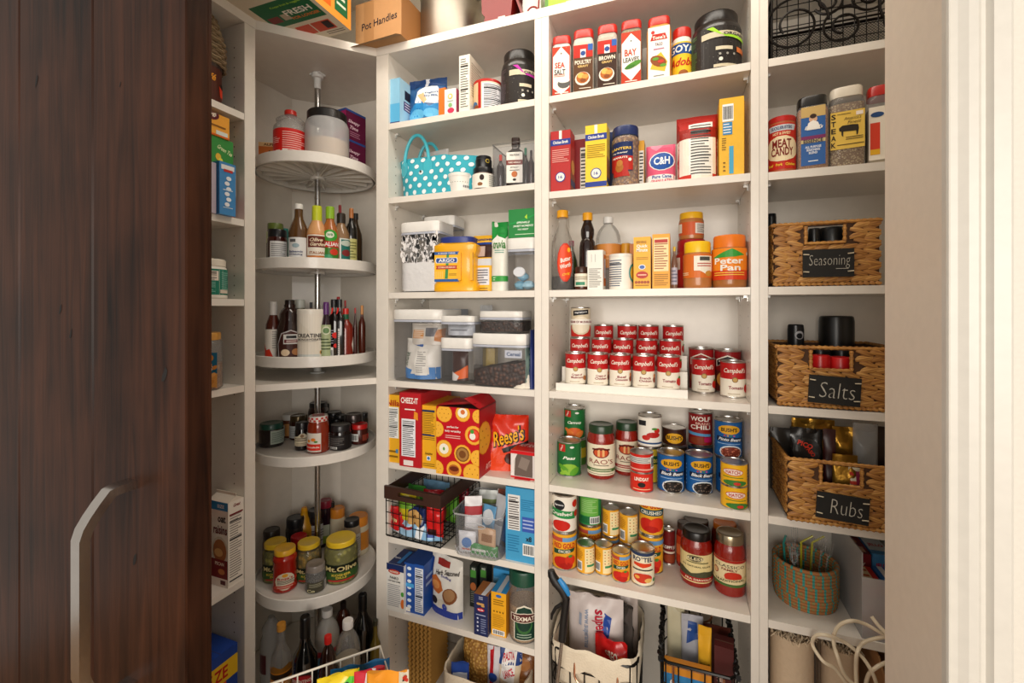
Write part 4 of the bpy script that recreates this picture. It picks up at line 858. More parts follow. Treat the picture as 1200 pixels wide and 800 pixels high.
# --- black scroll wire basket ---
z = Z(1, 4); BW = mat('17110d', .35, .6)
x0, x1 = BX[4][0]+.012, BX[4][0]+.36; yf = D+.02; dp = .2; hh = .17
T = thing('wire_basket', 'black wire basket with scrollwork front and mesh sides at the top right', 'basket', ((x0+x1)/2, yf, z)); cx = (x0+x1)/2
X0, X1 = x0-cx, x1-cx
def rect(zz, r=.0035): return [(X0, 0, zz), (X1, 0, zz), (X1, dp, zz), (X0, dp, zz)]
g = G(); g.tube(rect(.006), .0035, 6, True); g.tube(rect(hh), .0045, 6, True); g.tube([(X0, 0, .075), (X1, 0, .075)], .0025)
for x in (X0, X1):
    for y in (0, dp): g.tube([(x, y, .0035), (x, y, hh)], .003)
g.build('frame', BW, T)
def circ(cx_, cz_, r, t, a0=0, a1=2*pi, n=26, k=1.0): return [(cx_+cos(a0+(a1-a0)*i/n)*r*(1-(1-k)*i/n), -.004, cz_+sin(a0+(a1-a0)*i/n)*r*(1-(1-k)*i/n)) for i in range(n+1)]
for i, (a, r, c_) in enumerate(((.03, .08, .085), (.14, .05, .06), (.20, .045, .125), (.29, .075, .09), (.11, .035, .13), (.25, .035, .05))):
    G().tube(circ(X0+a+.02, c_, r, 0, i*.9, i*.9+pi*3.2, 40, .35), .0032, 6).build('scroll', BW, T)
g = G()
for i in range(14): x = X0+(X1-X0)*(i+.5)/14; g.tube([(x, .002, .006), (x, .002, hh)], .0013, 5)
for j in range(5): zz = .03+j*.028; g.tube([(X0, .002, zz), (X1, .002, zz)], .0013, 5)
tag(g.build('front_wire', BW, T), kind='stuff')
g = G()
for k in range(40):   # fine diagonal mesh on the sides and back
    for sgn in (1, -1):
        u = -hh+(dp+hh)*k/39
        a, b = max(0, u), min(dp, u+hh)
        if b-a > .004:
            za, zb = (a-u), (b-u)
            if sgn < 0: za, zb = hh-za, hh-zb
            for x in (X0, X1): g.tube([(x, a, max(.004, za)), (x, b, min(hh, zb))], .0007, 3)
for k in range(64):
    for sgn in (1, -1):
        u = X0-hh+(X1-X0+hh)*k/63; a, b = max(X0, u), min(X1, u+hh)
        if b-a > .004:
            za, zb = a-u, b-u
            if sgn < 0: za, zb = hh-za, hh-zb
            g.tube([(a, dp, max(.004, za)), (b, dp, min(hh, zb))], .0007, 3)
tag(g.build('side_mesh', BW, T), kind='stuff')
G().box(X0, X1, 0, dp, .0005, .0035).build('bottom', BW, T)
# --- woven water hyacinth baskets ---
def strand_mesh(L_, H_, TH_, seed):
    rnd = random.Random(seed); g = G(); n = 7; m = 6
    for i in range(n+1):
        v = i/n; e = sin(pi*(.08+.84*v))**.55; c_ = sin(v*pi*2)*.10*H_
        for j in range(m):
            a = 2*pi*j/m; g.v.append((-L_/2+L_*v, -max(0, cos(a))*TH_*e*.9+(.002 if cos(a) < -.1 else 0), sin(a)*H_/2*e+c_))
    for i in range(n):
        for j in range(m): a = i*m+j; b = i*m+(j+1) % m; g.face((a, b, b+m, a+m))
    g.face(tuple(range(m))); g.face(tuple(n*m+j for j in reversed(range(m))))
    return g
def straw(k):
    key = ('straw', k)
    if key in MC: return MC[key]
    m = bpy.data.materials.new('water_hyacinth'); m.use_nodes = True; nt = m.node_tree; b = nt.nodes['Principled BSDF']; b.inputs['Roughness'].default_value = .55
    tc = nt.nodes.new('ShaderNodeTexCoord'); mp = nt.nodes.new('ShaderNodeMapping'); mp.inputs['Scale'].default_value = (20, 60, 320); mp.inputs['Location'].default_value = (k, k*2, 0)
    n = nt.nodes.new('ShaderNodeTexNoise'); n.inputs['Scale'].default_value = 1.0; cr = nt.nodes.new('ShaderNodeValToRGB'); e = cr.color_ramp.elements
    e[0].color = lin(('8a5424', '9c632c', '784618')[k]); e[1].color = lin(('cf9648', 'dba85a', 'bf8640')[k]); e[0].position = .3; e[1].position = .7
    L = nt.links.new; L(tc.outputs['Object'], mp.inputs[0]); L(mp.outputs[0], n.inputs['Vector']); L(n.outputs['Fac'], cr.inputs[0]); L(cr.outputs[0], b.inputs['Base Color'])
    bp = nt.nodes.new('ShaderNodeBump'); bp.inputs['Strength'].default_value = .4; bp.inputs['Distance'].default_value = .001; L(n.outputs['Fac'], bp.inputs['Height']); L(bp.outputs['Normal'], b.inputs['Normal'])
    MC[key] = m; return m
STR = [strand_mesh(.040, .0165, .006, k).mesh('woven_strand', straw(k), True, 60) for k in range(3)]
STS = [strand_mesh(.014, .011, .005, k+9).mesh('woven_strand', straw(k), True, 60) for k in range(3)]
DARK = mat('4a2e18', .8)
def woven(label, zs, x0, x1, yf, dep, h, word, rz=0, plate=None, seed=0, hole=None, ptilt=0):
    wd = x1-x0; T = thing('woven_basket', label, 'basket', ((x0+x1)/2, yf, zs), rz); rnd = random.Random(seed); w2 = wd/2
    hx0, hx1, hz0, hz1 = hole; t = .008
    # inner wall sheets
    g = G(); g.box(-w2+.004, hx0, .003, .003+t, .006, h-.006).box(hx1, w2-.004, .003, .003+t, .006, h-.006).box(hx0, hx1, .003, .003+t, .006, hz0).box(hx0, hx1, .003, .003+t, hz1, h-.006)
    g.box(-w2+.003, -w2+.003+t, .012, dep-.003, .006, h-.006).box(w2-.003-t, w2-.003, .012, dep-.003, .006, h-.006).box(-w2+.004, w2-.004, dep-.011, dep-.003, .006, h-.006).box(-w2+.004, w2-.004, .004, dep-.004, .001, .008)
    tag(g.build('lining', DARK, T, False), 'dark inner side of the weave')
    nrow = max(4, round((h-.02)/.0135)); rh = (h-.02)/nrow; ncol = round(wd/.030)
    def put(me, x, y, z_, ry, rzz, s):
        o = bpy.data.objects.new('woven_strand', me); C.objects.link(o); o.parent = T; o.location = (x, y, z_); o.rotation_euler = (0, ry, rzz); o.scale = s
    for j in range(nrow):
        zz = .012+rh*(j+.5); sg_ = 1 if j % 2 else -1
        for i in range(ncol):
            x = -w2+wd*(i+.5+(.25 if (j//2) % 2 else -.05))/ncol+rnd.uniform(-.002, .002)
            x = max(-w2+.019, min(w2-.019, x))
            if hx0-.016 < x < hx1+.016 and hz0-rh*.3 < zz < hz1+.004: continue
            put(STR[rnd.randrange(3)], x, .003, zz, sg_*radians(15)+rnd.uniform(-.05, .05), 0, (wd/ncol/.032*1.02, 1+rnd.uniform(-.1, .3), rh/.0135*1.08))
        nd = round(dep/.036)
        for i in range(nd):
            for side in ((-1,) if j % 1 == 0 else ()):
                put(STR[rnd.randrange(3)], -w2+.003, .014+(dep-.028)*(i+.5)/nd, zz, sg_*radians(15), -pi/2, (.85, 1, rh/.0135*1.05))
    n = round(wd/.0125)
    for i in range(n): put(STS[rnd.randrange(3)], -w2+wd*(i+.5)/n, .001, .0065, 0, 0, (.95, 1.1, 1.0))
    # twisted rims
    def rim(pts, r, nm):
        P = []; 
        for a, b in zip(pts, pts[1:]):
            L_ = (Vector(b)-Vector(a)).length; k = max(2, int(L_/.004))
            for i in range(k): P.append(Vector(a).lerp(Vector(b), i/k))
        P.append(Vector(pts[-1])); G().tube(P, [r*(1+.22*sin(i*1.9)) for i in range(len(P))], 7).build(nm, straw(0), T)
    rim([(-w2, .004, h-.004), (w2, .004, h-.004), (w2, dep-.004, h-.004), (-w2, dep-.004, h-.004), (-w2, .004, h-.004)], .0048, 'rim')
    rim([(hx0, 0, hz1), (hx0, 0, hz0), (hx1, 0, hz0), (hx1, 0, hz1)], .0042, 'handle_hole_edge')
    px0, px1, pz0, pz1 = plate; pw, ph = px1-px0, pz1-pz0
    g = G().box(-pw/2, pw/2, -.0015, .0015, -ph/2, ph/2); o = g.build('chalkboard_tag', mat('15130f', .75), T, False); o.location = ((px0+px1)/2, -.0085, (pz0+pz1)/2); o.rotation_euler = (0, ptilt, 0)
    tag(o, 'black chalkboard tag lettered %s in chalk' % word)
    pg = G(); p = Pr(pw, ph)
    d = TEXTS[word]
    d(p); p.into(pg, lambda x, y, off: (x, -.0017-off, -ph/2+y)); pg.build('chalk_lettering', colmat(.9), o, False)
    g = G()
    for sx in (-1, 1):
        for sz in (-.3, .33): g.tube([(sx*(pw/2-.001), -.0025, sz*ph), (sx*(pw/2-.014), -.003, sz*ph-.001)], .0014, 6)
    tag(g.build('twine_tie', mat('d8cbb0', .7), o), kind='stuff')
    return T
def chalk(word, u0, v0, strokes_h, w, extra=()):
    def f(p): 
        p.T(word, u0, v0, strokes_h, 'b9b4a8', w, 1, b=-.75, i=.25)
        for e in extra: p.R(*e, 'b9b4a8', 1)
    return f
TEXTS = {'Seasoning': chalk('Seasoning', .05, .55, .5, 1.6, ((.3, .28, .78, .30),)), 'Salts': chalk('Salts', .1, .5, .55, 1.35), 'Rubs': chalk('Rubs', .15, .52, .55, 1.2)}
u4 = lambda v, base=210: base+v/5.714
v4 = lambda v: 870+v/5.714
# Seasoning
z = Z(3, 4); yf = D+.018; x0, _ = onY(v4(205), yf); x1, _ = onY(v4(933), yf); tt = onY(v4(560), yf)[1]; cx = (x0+x1)/2
h = zat(u4(278), tt)-z
hz0 = zat(u4(425), tt)-z; hz1 = zat(u4(290), tt)-z
T = woven('woven basket with a chalkboard tag reading Seasoning', z, x0, x1, yf, .24, h, 'Seasoning', plate=(onY(v4(398), yf)[0]-cx, onY(v4(740), yf)[0]-cx, zat(u4(655), tt)-z, zat(u4(470), tt)-z), seed=1, hole=(onY(v4(425), yf)[0]-cx, onY(v4(685), yf)[0]-cx, hz0, min(hz1, h-.012)))
BJ = mat('18181a', .35)
def bj(name, label, x, y, zs, r, h, lid, body, lf=.7, cat='jar', lab=None):
    return vessel('canister', name, label, cat, (x, y, r, h), zs, body, lid, lab, None, lt=(1.01, lf, 1))
for a, b, tp, lab, lc in ((430, 505, 340, 'small black capped jar seen through the seasoning basket handle, left', '141414'), (515, 685, 330, 'wide black lidded jar seen through the seasoning basket handle, right', '141414')):
    x, _ = onY((v4(a)+v4(b))/2, yf+.05); t_ = onY(v4(a), yf+.05)[1]; r = (b-a)/5.714/2/F*t_*.88; hh = zat(u4(tp), t_)-(z+.009)
    bj('seasoning_jar', lab, x, yf+.018+r, z+.009, r, hh, lc, mat('6a5a4a', .4), .75)
bj('seasoning_jar', 'red lidded jar at the back of the seasoning basket', onY(v4(490), yf+.13)[0], yf+.14, z+.009, .028, .125, '9a1c1c', mat('6a3a2a', .4))
bj('seasoning_jar', 'cream shaker at the back of the seasoning basket', onY(v4(640), yf+.13)[0], yf+.14, z+.009, .027, .12, 'd8c8a8', mat('d8c8a8', .4))
x, y, r, hh = cylpos(v4(160), v4(262), u4(205), z, Y=yf+.22)
bj('spice_grinder', 'black capped jar standing tall behind the seasoning basket', max(x, BX[4][0]+.02), yf+.262, z, .014, hh, '16181c', CLR, .75)
# Salts
z = Z(4, 4); w4 = lambda v: 350+v/5.714; yf = D+.006; rz = radians(-2.5)
x0, _ = onY(v4(232), yf); x1 = x0+.27; tt = onY(v4(560), yf)[1]; cx = (x0+x1)/2; h = zat(w4(318), tt)-z
T = woven('woven basket with a chalkboard tag reading Salts', z, x0, x1, yf, .235, h, 'Salts', plate=(onY(v4(437), yf)[0]-cx, onY(v4(785), yf)[0]-cx, zat(w4(700), tt)-z, zat(w4(515), tt)-z), seed=2, hole=(onY(v4(458), yf)[0]-cx, onY(v4(730), yf)[0]-cx, zat(w4(475), tt)-z, min(zat(w4(330), tt)-z, h-.01)), ptilt=radians(3))
def inb(a, b, tp, base, depth, name, label, lid, body, lf=.6, cat='jar', top_rel=None):
    x, t_ = onY((v4(a)+v4(b))/2, yf+depth); r = (b-a)/5.714/2/F*t_*.9; hh = zat(w4(tp), t_)-(z+base)
    return bj(name, label, x, yf+depth, z+base, r, hh, lid, body, lf)
inb(457, 585, 375, .05, .043, 'salt_jar', 'red lidded salt jar at the left of the salts basket handle', 'c81c1c', CLR, .55)
inb(587, 727, 388, .05, .047, 'salt_jar', 'red lidded salt jar at the right of the salts basket handle', 'c81c1c', CLR, .55)
inb(455, 590, 335, .009, .11, 'salt_jar', 'black lidded jar behind the left red lid in the salts basket', '161616', mat('3a2a20', .4))
inb(600, 727, 338, .009, .115, 'salt_jar', 'black lidded jar behind the right red lid in the salts basket', '161616', mat('3a2a20', .4))
x, t_ = onY(v4(408), yf+.10); bj('salt_grinder', 'small black grinder with a white mark rising from the salts basket', x-.005, yf+.165, z+.009, .021, zat(w4(172), onY(v4(408), yf+.165)[1])-z-.009, '17191d', mat('2a2a2e', .4), .6, lab=(.75, .95, None, lambda p: p.E(.3, .5, .3, 'b8b8bc', 1).E(.3, .45, .2, '17191d', 2), 1))
x, t_ = onY(v4(628), yf+.19); hh = zat(w4(115), t_)-z-.009
bj('salt_canister', 'wide black lidded canister standing tallest in the salts basket', x, yf+.19, z+.009, .043, hh, '141414', mat('cdb898', .5), .62)
G_ = G().box(-.034, .034, -.04, .04, .0, .13); T = thing('salt_box', 'blue topped box in the left corner of the salts basket', 'box', (onY(v4(300), yf+.07)[0], yf+.066, z+.009)); G_.build('body', mat('2a5a9a', .4), T, False); G().box(-.030, .030, -.036, .036, .1302, .1308).build('flap', mat('3468a8', .4), T, False)
# Rubs
z = Z(5, 4); w4 = lambda v: 480+v/5.714; yf = D-.035
tt0 = .546*F/(608.5-362)
x0, _ = onY(v4(300), D-.012); yf = D-.012; x1 = x0+.29; tt = onY(v4(650), yf)[1]; cx = (x0+x1)/2
h = zat(w4(352), tt)-z
T = woven('woven basket with a chalkboard tag reading Rubs, bags spilling out', z, x0, x1, yf, .25, h, 'Rubs', plate=(onY(v4(488), yf)[0]-cx, onY(v4(840), yf)[0]-cx, zat(w4(735), tt)-z, zat(w4(560), tt)-z), seed=3, hole=(onY(v4(525), yf)[0]-cx, onY(v4(800), yf)[0]-cx, zat(w4(505), tt)-z, h-.010), ptilt=radians(3))
def rb(a, b, tp, depth, name, label, col, design=None, base=.009, dep=.03, rz=0, tilt=.0, metal=0, rough=.35, seed=1, crumple=.006, m=None):
    x, t_ = onY((v4(a)+v4(b))/2, yf+depth); wd = (b-a)/5.714/F*t_*.95; hh = min(zat(w4(tp), t_), CZ-.278-.012)-(z+base)
    return pouch(name, label, 'bag', x, yf+depth, z+base, wd, hh, dep, col, design, rz=rz, tilt=tilt, crumple=crumple, metal=metal, rough=rough, seed=seed, m=m)
GOLD = mat('b98a34', .28, .8, bump=.6, bscale=50)
rb(340, 600, 60, .17, 'coffee_bag', 'gold foil bag at the back left of the rubs basket', 'b08a3c', metal=.8, seed=3, m=GOLD)
rb(328, 525, 122, .085, 'rub_bag', 'black bag with red lettering and a clear edge at the left', '1c1a1a', lambda p: p.E(0, .72, .16, '26221f', 1).T('PICO', -.1, .80, .06, 'd83a24', 1.0, 3, rot=-.35).T('PASO', .2, .72, .05, 'd83a24', .8, 3, rot=-.9), seed=4, rough=.2)
rb(500, 590, 175, .12, 'rub_bag', 'slim gold foil pouch between the black and gold bags', 'b08a3c', metal=.8, seed=6, m=GOLD)
rb(610, 765, 115, .125, 'rub_bag', 'crinkled gold foil pouch in the middle of the rubs basket', 'c49a40', metal=.8, seed=8, m=GOLD, crumple=.010)
rb(545, 620, 130, .075, 'rub_bag', 'dark red narrow pouch beside the gold pouch', '3a1414', lambda p: p.R(-.9, .05, .9, .32, 'e8dccc').L(-.7, .1, .7, .3, 4, 'a84a3a', 2), seed=9, dep=.02)
rb(612, 760, 300, .045, 'rub_bag', 'flat gold pouch in the handle opening', 'c49a40', metal=.7, seed=10, m=GOLD, dep=.02)
rb(715, 800, 360, .04, 'rub_bag', 'pouch with red print at the right of the handle opening', 'd8ccb0', lambda p: p.R(.0, .3, .9, .9, '7a2038', 1).L(-.9, .3, 0, .9, 4, 'b83a2a', 2), seed=11, dep=.018)
rb(750, 895, 90, .10, 'clear_bag', 'greyish clear plastic bag at the right of the rubs basket', '8a8478', seed=12, m=clear((.75, .72, .66), .35), crumple=.012)
rb(830, 1010, 110, .16, 'rub_bag', 'brown pouch at the far right of the rubs basket', '3c2a20', seed=13, dep=.04)
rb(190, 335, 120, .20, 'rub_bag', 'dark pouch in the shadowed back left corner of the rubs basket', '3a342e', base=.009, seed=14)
# --- coiled basket ---
z = Z(6, 4); w4 = lambda v: 600+v/5.714
t_f = (CZ-z)*F/(719.5-362); px = 944.5; a0, b0 = 900, 985
r = (b0-a0)/2/F*(t_f+.08)/sqrt(1+((px-600)/F)**2); tc = t_f+r*.8
cxx, cyy = at(px-1.5, tc); r *= .93
cxx = max(cxx, BX[4][0]+r*1.06)
hh = zat(w4(300), tc+.0)-z
T = thing('coiled_basket', 'round coiled basket in orange jute stitched with teal', 'basket', (cxx, cyy, z))
n = 13; rh = hh/n
for k in range(n):
    R = r*(.93+.07*sin(min(1, (k+.5)/5)*pi/2)); cr = rh*.56; g = G(); m = 88
    for i in range(m):
        a = 2*pi*i/m
        for j in range(6):
            b = 2*pi*j/6; g.v.append(((R-cr+cos(b)*cr)*cos(a), (R-cr+cos(b)*cr)*sin(a), rh*(k+.5)+sin(b)*cr))
    for i in range(m):
        g.cur = '3f9a90' if (i+k//4) % 4 == 0 else ('8f8a58' if (i+k//4) % 4 == 2 and k % 2 else 'ad7344')
        for j in range(6): a_, b_ = i*6+j, i*6+(j+1) % 6; c_, d_ = ((i+1) % m)*6+j, ((i+1) % m)*6+(j+1) % 6; g.face((a_, c_, d_, b_))
    g.build('coil', colmat(.75), T, True, 70)
G().lathe([(r*.88, .002), (r*.88, .008)], 40).build('bottom', mat('9a6a3c', .8), T)
CL2 = clear((.95, .95, .95), .12, .1)
rnd = random.Random(5)
for i in range(8):   # plastic cutlery
    a = rnd.uniform(0, 2*pi); rr = r*rnd.uniform(.1, .62); bx, by = cos(a)*rr, sin(a)*rr; lx_, ly_ = cos(a)*.02, sin(a)*.02
    T2_ = thing('plastic_fork', 'clear plastic fork standing in the coiled basket', 'fork', (cxx+bx, cyy+by, z+.012), group='clear plastic forks in the coiled basket')
    H_ = hh+rnd.uniform(.02, .05); 
    q = lambda s, w, d=0: (lx_*s, ly_*s, H_*s)
    G().tube([(0, 0, 0), q(.75, 0)], .0022, 5).build('handle', CL2, T2_)
    g = G()
    for s_ in (-.008, -.0027, .0027, .008): g.tube([q(.75, 0), (lx_*.82+s_, ly_*.82, H_*.82), (lx_+s_, ly_, H_)], .0012, 4)
    g.build('tine', CL2, T2_)
for (dx, dy, c_, nm) in ((-.05, .02, '2a8a80', 'teal patterned straw standing in the coiled basket'), (.0, .05, 'c8c02a', 'bent yellow straw behind the forks'), (.03, .06, 'c4bc30', 'second yellow straw leaning right in the coiled basket')):
    T2_ = thing('drinking_straw', nm, 'straw', (cxx+dx*.8, cyy+dy*.8, z+.012)); G().tube([(0, 0, 0), (dx*.2, 0, hh+.012), (dx*.2+.03*(1 if dx >= 0 else .2), 0, hh+.035)], .003, 8).build('tube', mat(c_, .3), T2_)
# --- acrylic bin with boxes ---
bx0 = cxx+r+.012; byf = D+.006; bd = .24; bw = .2; bh = zat(648, onY(1010, byf)[1])-z
T = thing('storage_bin', 'frosted clear bin of packet boxes beside the coiled basket', 'bin', (bx0+bw/2, byf, z))
FR = clear((.86, .84, .82), .38, .2)
for nm, a in (('front_panel', (-bw/2, bw/2, 0, .003, .003, bh*.72)), ('side_panel', (-bw/2, -bw/2+.003, .0032, bd, .003, bh)), ('side_panel', (bw/2-.003, bw/2, .0032, bd, .003, bh)), ('back_panel', (-bw/2+.003, bw/2-.003, bd-.003, bd, .003, bh)), ('bottom_panel', (-bw/2, bw/2, 0, bd, 0, .0028))):
    G().box(*a).build(nm, FR, T, False)
def vb(dx, dy, dz, wd, dep, h, col, label, top, front):
    carton('food_box', label, 'box', bx0+dx, bx0+dx+wd, byf+dy, z+.004+dz, h, dep, col, top=top, front=front)
vb(.008, .012, 0, .045, .10, .125, 'c8281e', 'red edged packet box at the front of the frosted bin', lambda p: (p.R(-1, 0, 1, 1, 'c83024'), p.R(-.7, .05, .4, .95, 'e0cba0', 2), p.L(-.5, .1, .3, .9, 3, 'b85a3a', 3)), lambda p: p.T('VELVEETA', 0, .7, .1, 'f0e0d0', 1.6, 3))
vb(.056, .012, 0, .05, .10, .13, '2a6ab0', 'blue and white packet box second from left in the frosted bin', lambda p: (p.R(-1, 0, 1, 1, '2a6ab0'), p.R(-.6, 0, -.1, 1, 'e8e4e0', 2), p.R(.1, .1, .6, .9, '8a1e34', 2)), lambda p: p.L(-.7, .2, .7, .8, 3, 'e8e4e0'))
vb(.109, .012, 0, .045, .2, .14, 'c8b8a0', 'cream packet box with red letters in the frosted bin', lambda p: (p.R(-1, 0, 1, 1, 'd8c8b0'), p.R(-.8, .05, -.2, .95, 'a82a2a', 2), p.E(.3, .5, .08, 'c83a2a', 3)), lambda p: p.L(-.7, .2, .7, .8, 3, 'b83a2a'))
vb(.008, .12, 0, .05, .10, .155, '7a1822', 'dark red meal box at the back left of the frosted bin', lambda p: (p.R(-1, 0, 1, 1, '7a1822'), p.R(-.7, .1, .7, .4, 'c8a080', 2), p.E(0, .7, .14, 'b86a3a', 2)), lambda p: p.T('JOY', 0, .8, .1, 'e8d0c0', 1, 3))
vb(.061, .12, 0, .045, .10, .16, '4a90c8', 'light blue gelatin box at the back of the frosted bin', lambda p: (p.R(-1, 0, 1, 1, 'cfdde6'), p.T('JELLO', 0, .5, .2, 'c8304a', 1.6, 3), p.R(-1, 0, 1, .2, '3a86c0', 2)), lambda p: p.T('JELLO', 0, .8, .1, 'c8304a', 1.4, 3))
# --- below: rolled rug, cable, cardboard box ---
RUG = mat('cfb79a', .85, bump=.5, bscale=90)
def roll(label, x, y, rr, h, seed):
    T = thing('rolled_rug', label, 'rug', (x, y, .0835)); g = G(); n = 90; turns = 3.2
    for i in range(n+1):
        a = i/n*turns*2*pi; q = rr*(.3+.7*i/n)
        for zz in (0, h): g.v.append((cos(a+seed)*q, sin(a+seed)*q, zz))
        for zz in (h, 0): g.v.append((cos(a+seed)*(q-.005), sin(a+seed)*(q-.005), zz))
    for i in range(n):
        for j in range(4): a, b = i*4+j, i*4+(j+1) % 4; g.face((a, b, b+4, a+4))
    g.build('cloth', RUG, T); g = G(); rnd = random.Random(seed)
    for i in range(150):
        v = i/150; a = v*turns*2*pi; q = rr*(.3+.7*v); x_, y_ = cos(a+seed)*q, sin(a+seed)*q
        g.tube([(x_, y_, h), (x_*1.06+rnd.uniform(-.006, .006), y_*1.06+rnd.uniform(-.006, .006), h+rnd.uniform(.006, .014)), (x_*1.12+rnd.uniform(-.008, .008), y_*1.12+rnd.uniform(-.01, .01), h+rnd.uniform(-.004, .008))], .0013, 4)
    tag(g.build('fringe', mat('d8c4a6', .85), T), kind='stuff'); return T
hr = zat(757, 1.14)-.0835
roll('rolled beige rug with a frayed fringe standing at left', BX[4][0]+.065, D+.07, .06, hr-.03, 1)
roll('second rolled beige rug half behind the first', BX[4][0]+.185, D+.10, .052, hr-.055, 2)
cx0 = BX[4][0]+.25; T = thing('cardboard_box', 'open brown cardboard box behind the white cable', 'box', (cx0+.14, D+.14, .0835))
KB = mat('b88a5c', .8); hb = CZ-.925-.0835
G().box(-.13, -.126, -.13, .13, 0, hb).box(.126, .13, -.13, .13, 0, hb).box(-.126, .126, -.13, -.126, 0, hb).box(-.126, .126, .126, .13, 0, hb).box(-.126, .126, -.126, .126, 0, .004).build('body', KB, T, False)
g = G(); g.prism([(-.132, -.128), (-.128, -.128), (-.128, .128), (-.132, .128)], 0, .06); g.xf(lambda x, y, z: (x-z*.25, y, hb+z)); tag(g.build('flap', KB, T, False), 'raised cardboard flap')
CAB = mat('e6d6ba', .4)
T = thing('cable', 'coiled off-white cable looping in front of the cardboard box', 'cable', (cx0+.0, D-.03, .0835))
def W(px, py, Y): x, t_ = onY(px, Y); return (x-cx0, Y-D+.03, zat(py, t_)-.0835)
g = G()
def spl(pts, r):
    P = []; n = len(pts)
    for i in range(n-1):
        p0, p1, p2, p3 = (Vector(pts[max(0, i-1)]), Vector(pts[i]), Vector(pts[i+1]), Vector(pts[min(n-1, i+2)]))
        for k in range(8):
            t = k/8; P.append(.5*((2*p1)+(-p0+p2)*t+(2*p0-5*p1+4*p2-p3)*t*t+(-p0+3*p1-3*p2+p3)*t*t*t))
    P.append(Vector(pts[-1])); return P
U = lambda v: 680+v/5.714
Yc = D-.03
for pts in ([(760, 790), (630, 600), (540, 540), (470, 430), (490, 370), (560, 365), (680, 410), (800, 510), (880, 640), (920, 790)], [(780, 720), (690, 640), (640, 520), (610, 400), (640, 310), (720, 270), (820, 290), (960, 370)], [(770, 790), (760, 600), (770, 480), (820, 410), (960, 375)], [(810, 790), (840, 640), (900, 580), (970, 545)], [(865, 240), (910, 300), (970, 360)]):
    G().tube(spl([W(v4(a), U(b), Yc-.01*(i % 3)) for i, (a, b) in enumerate(pts)], 0), .0042, 8).build('loop', CAB, T)
# ================= baking and snack bay =================
def X5(v): return 440+v/5.714
# --- top shelf ---
z = Z(1, 2)
cart('storage_bag_box', 'pale blue glossy box with a purple base at the left end', 'box', 456, 468.5, 92, z, .12, '8cc4e2', s=.012, front=lambda p: (p.R(-1, 0, 1, .45, '5cb0dc'), p.R(-1, 0, 1, .05, '3a2a6a', 2)), right=lambda p: (p.R(-1, 0, 1, 1, 'a8d4ea'), p.R(-.6, .35, .6, .55, '4a3a7a', 2), p.R(-.5, .6, .2, .8, '2a2a3a', 2), p.L(-.5, .36, .5, .54, 3, 'e8e8f0', 3)), coat=.3)
x, y, r, h = cylpos(478, 526, 81, z, s=.014)
def d_chips(p):
    p.R(-1, 0, 1, .36, '1f5c9c'); p.P([(-1, .3), (-.2, .5), (.3, .36), (1, .55), (1, 0), (-1, 0)], '2a86c4', 2); p.P([(-.5, .45), (.7, .42), (.85, .62), (.6, .8), (-.1, .82), (-.4, .7)], 'e9eef0', 2)
    p.P([(-.4, .62), (.0, .42), (.15, .5), (-.1, .68)], 'e8b888', 3); p.T('Yoghurt', .32, .66, .06, '3a5a8a', .75, 4); p.T('Dry Milk', .35, .58, .06, '3a5a8a', .7, 4); p.R(-1, .82, 1, 1, '1c3c6e', 2); p.R(-.1, .82, .1, 1, 'c8ccd4', 3); p.E(-.4, .2, .12, '62b4e0', 3, 1.6); p.E(.4, .22, .1, '62b4e0', 3, 1.6); p.E(.0, .06, .07, '16305c', 4, 4); p.T('WINDMILL', 0, .06, .05, 'dfe8ee', 1, 5)
pouch('powder_bag', 'crumpled blue and white foil bag of dry milk with an open top', 'bag', x, y, z, 2*r, h, .075, '24588f', d_chips, seed=21, crumple=.011, seal=.12, rz=.1)
cart('juice_box', 'small orange carton squeezed beside the blue foil bag', 'box', 514, 522, 103, z, .06, 'd8761e', s=.05)
cart('tea_box', 'small white box with a green and pink fruit picture', 'box', 521, 534.5, 104, z, .07, 'e6e8e4', s=.02, front=lambda p: (p.E(0, .72, .1, 'e8c04a', 2), p.E(0, .72, .06, 'e6e8e4', 3), p.E(0, .4, .08, '8ab87a', 2), p.E(.1, .2, .1, 'c8385a', 2, 1.4), p.L(-.5, .52, .5, .58, 1, '8a9a8a', 2)), right=lambda p: p.R(-1, 0, 1, 1, 'c85a7a'))
def d_tall(p):
    p.NF(-.85, .08, .85, .97, 20, 'ece8dc', '6a6a60')
cart('cracker_box', 'tall narrow off-white box covered in fine print', 'box', 538, 550.5, 64.5, z, .12, 'ece6d8', s=.016, front=d_tall, right=lambda p: (p.R(-1, 0, 1, 1, 'ece2d0'), p.L(-.8, .3, .6, .9, 14, 'a89a80', 2), p.E(.1, .15, .06, 'c8824a', 2)))
vessel('canister', 'snack_canister', 'short canister with red lid and nutrition panel', 'canister', cylpos(555, 588, 91, z, s=.014), z, mat('e8e4da', .4), 'b8241c', (.0, .9, 'e6dcc4', lambda p: p.R(-1, 0, -.4, 1, 'e0c49a').R(-.45, 0, -.3, 1, 'b8241c', 2).E(-.72, .2, .16, '3a6a9a', 2, 1.2).E(-.6, .12, .1, '8a4a22', 3, 1.4).NF(-.25, .05, .75, .93, 13, 'e8e8ec'), 2))
x, y, r, h = cylpos(587.5, 630, 54, z, s=.02)
x = min(x, BX[2][1]-r-.002)
vessel('tub', 'protein_tub', 'black protein powder tub with magenta stripe label', 'tub', (x, y, r, h), z, BLK, '161311', (.03, .70, '2a2624', d_protein('c23aa8'), 2), 'black protein powder tubs', lt=(.86, .80, 1))
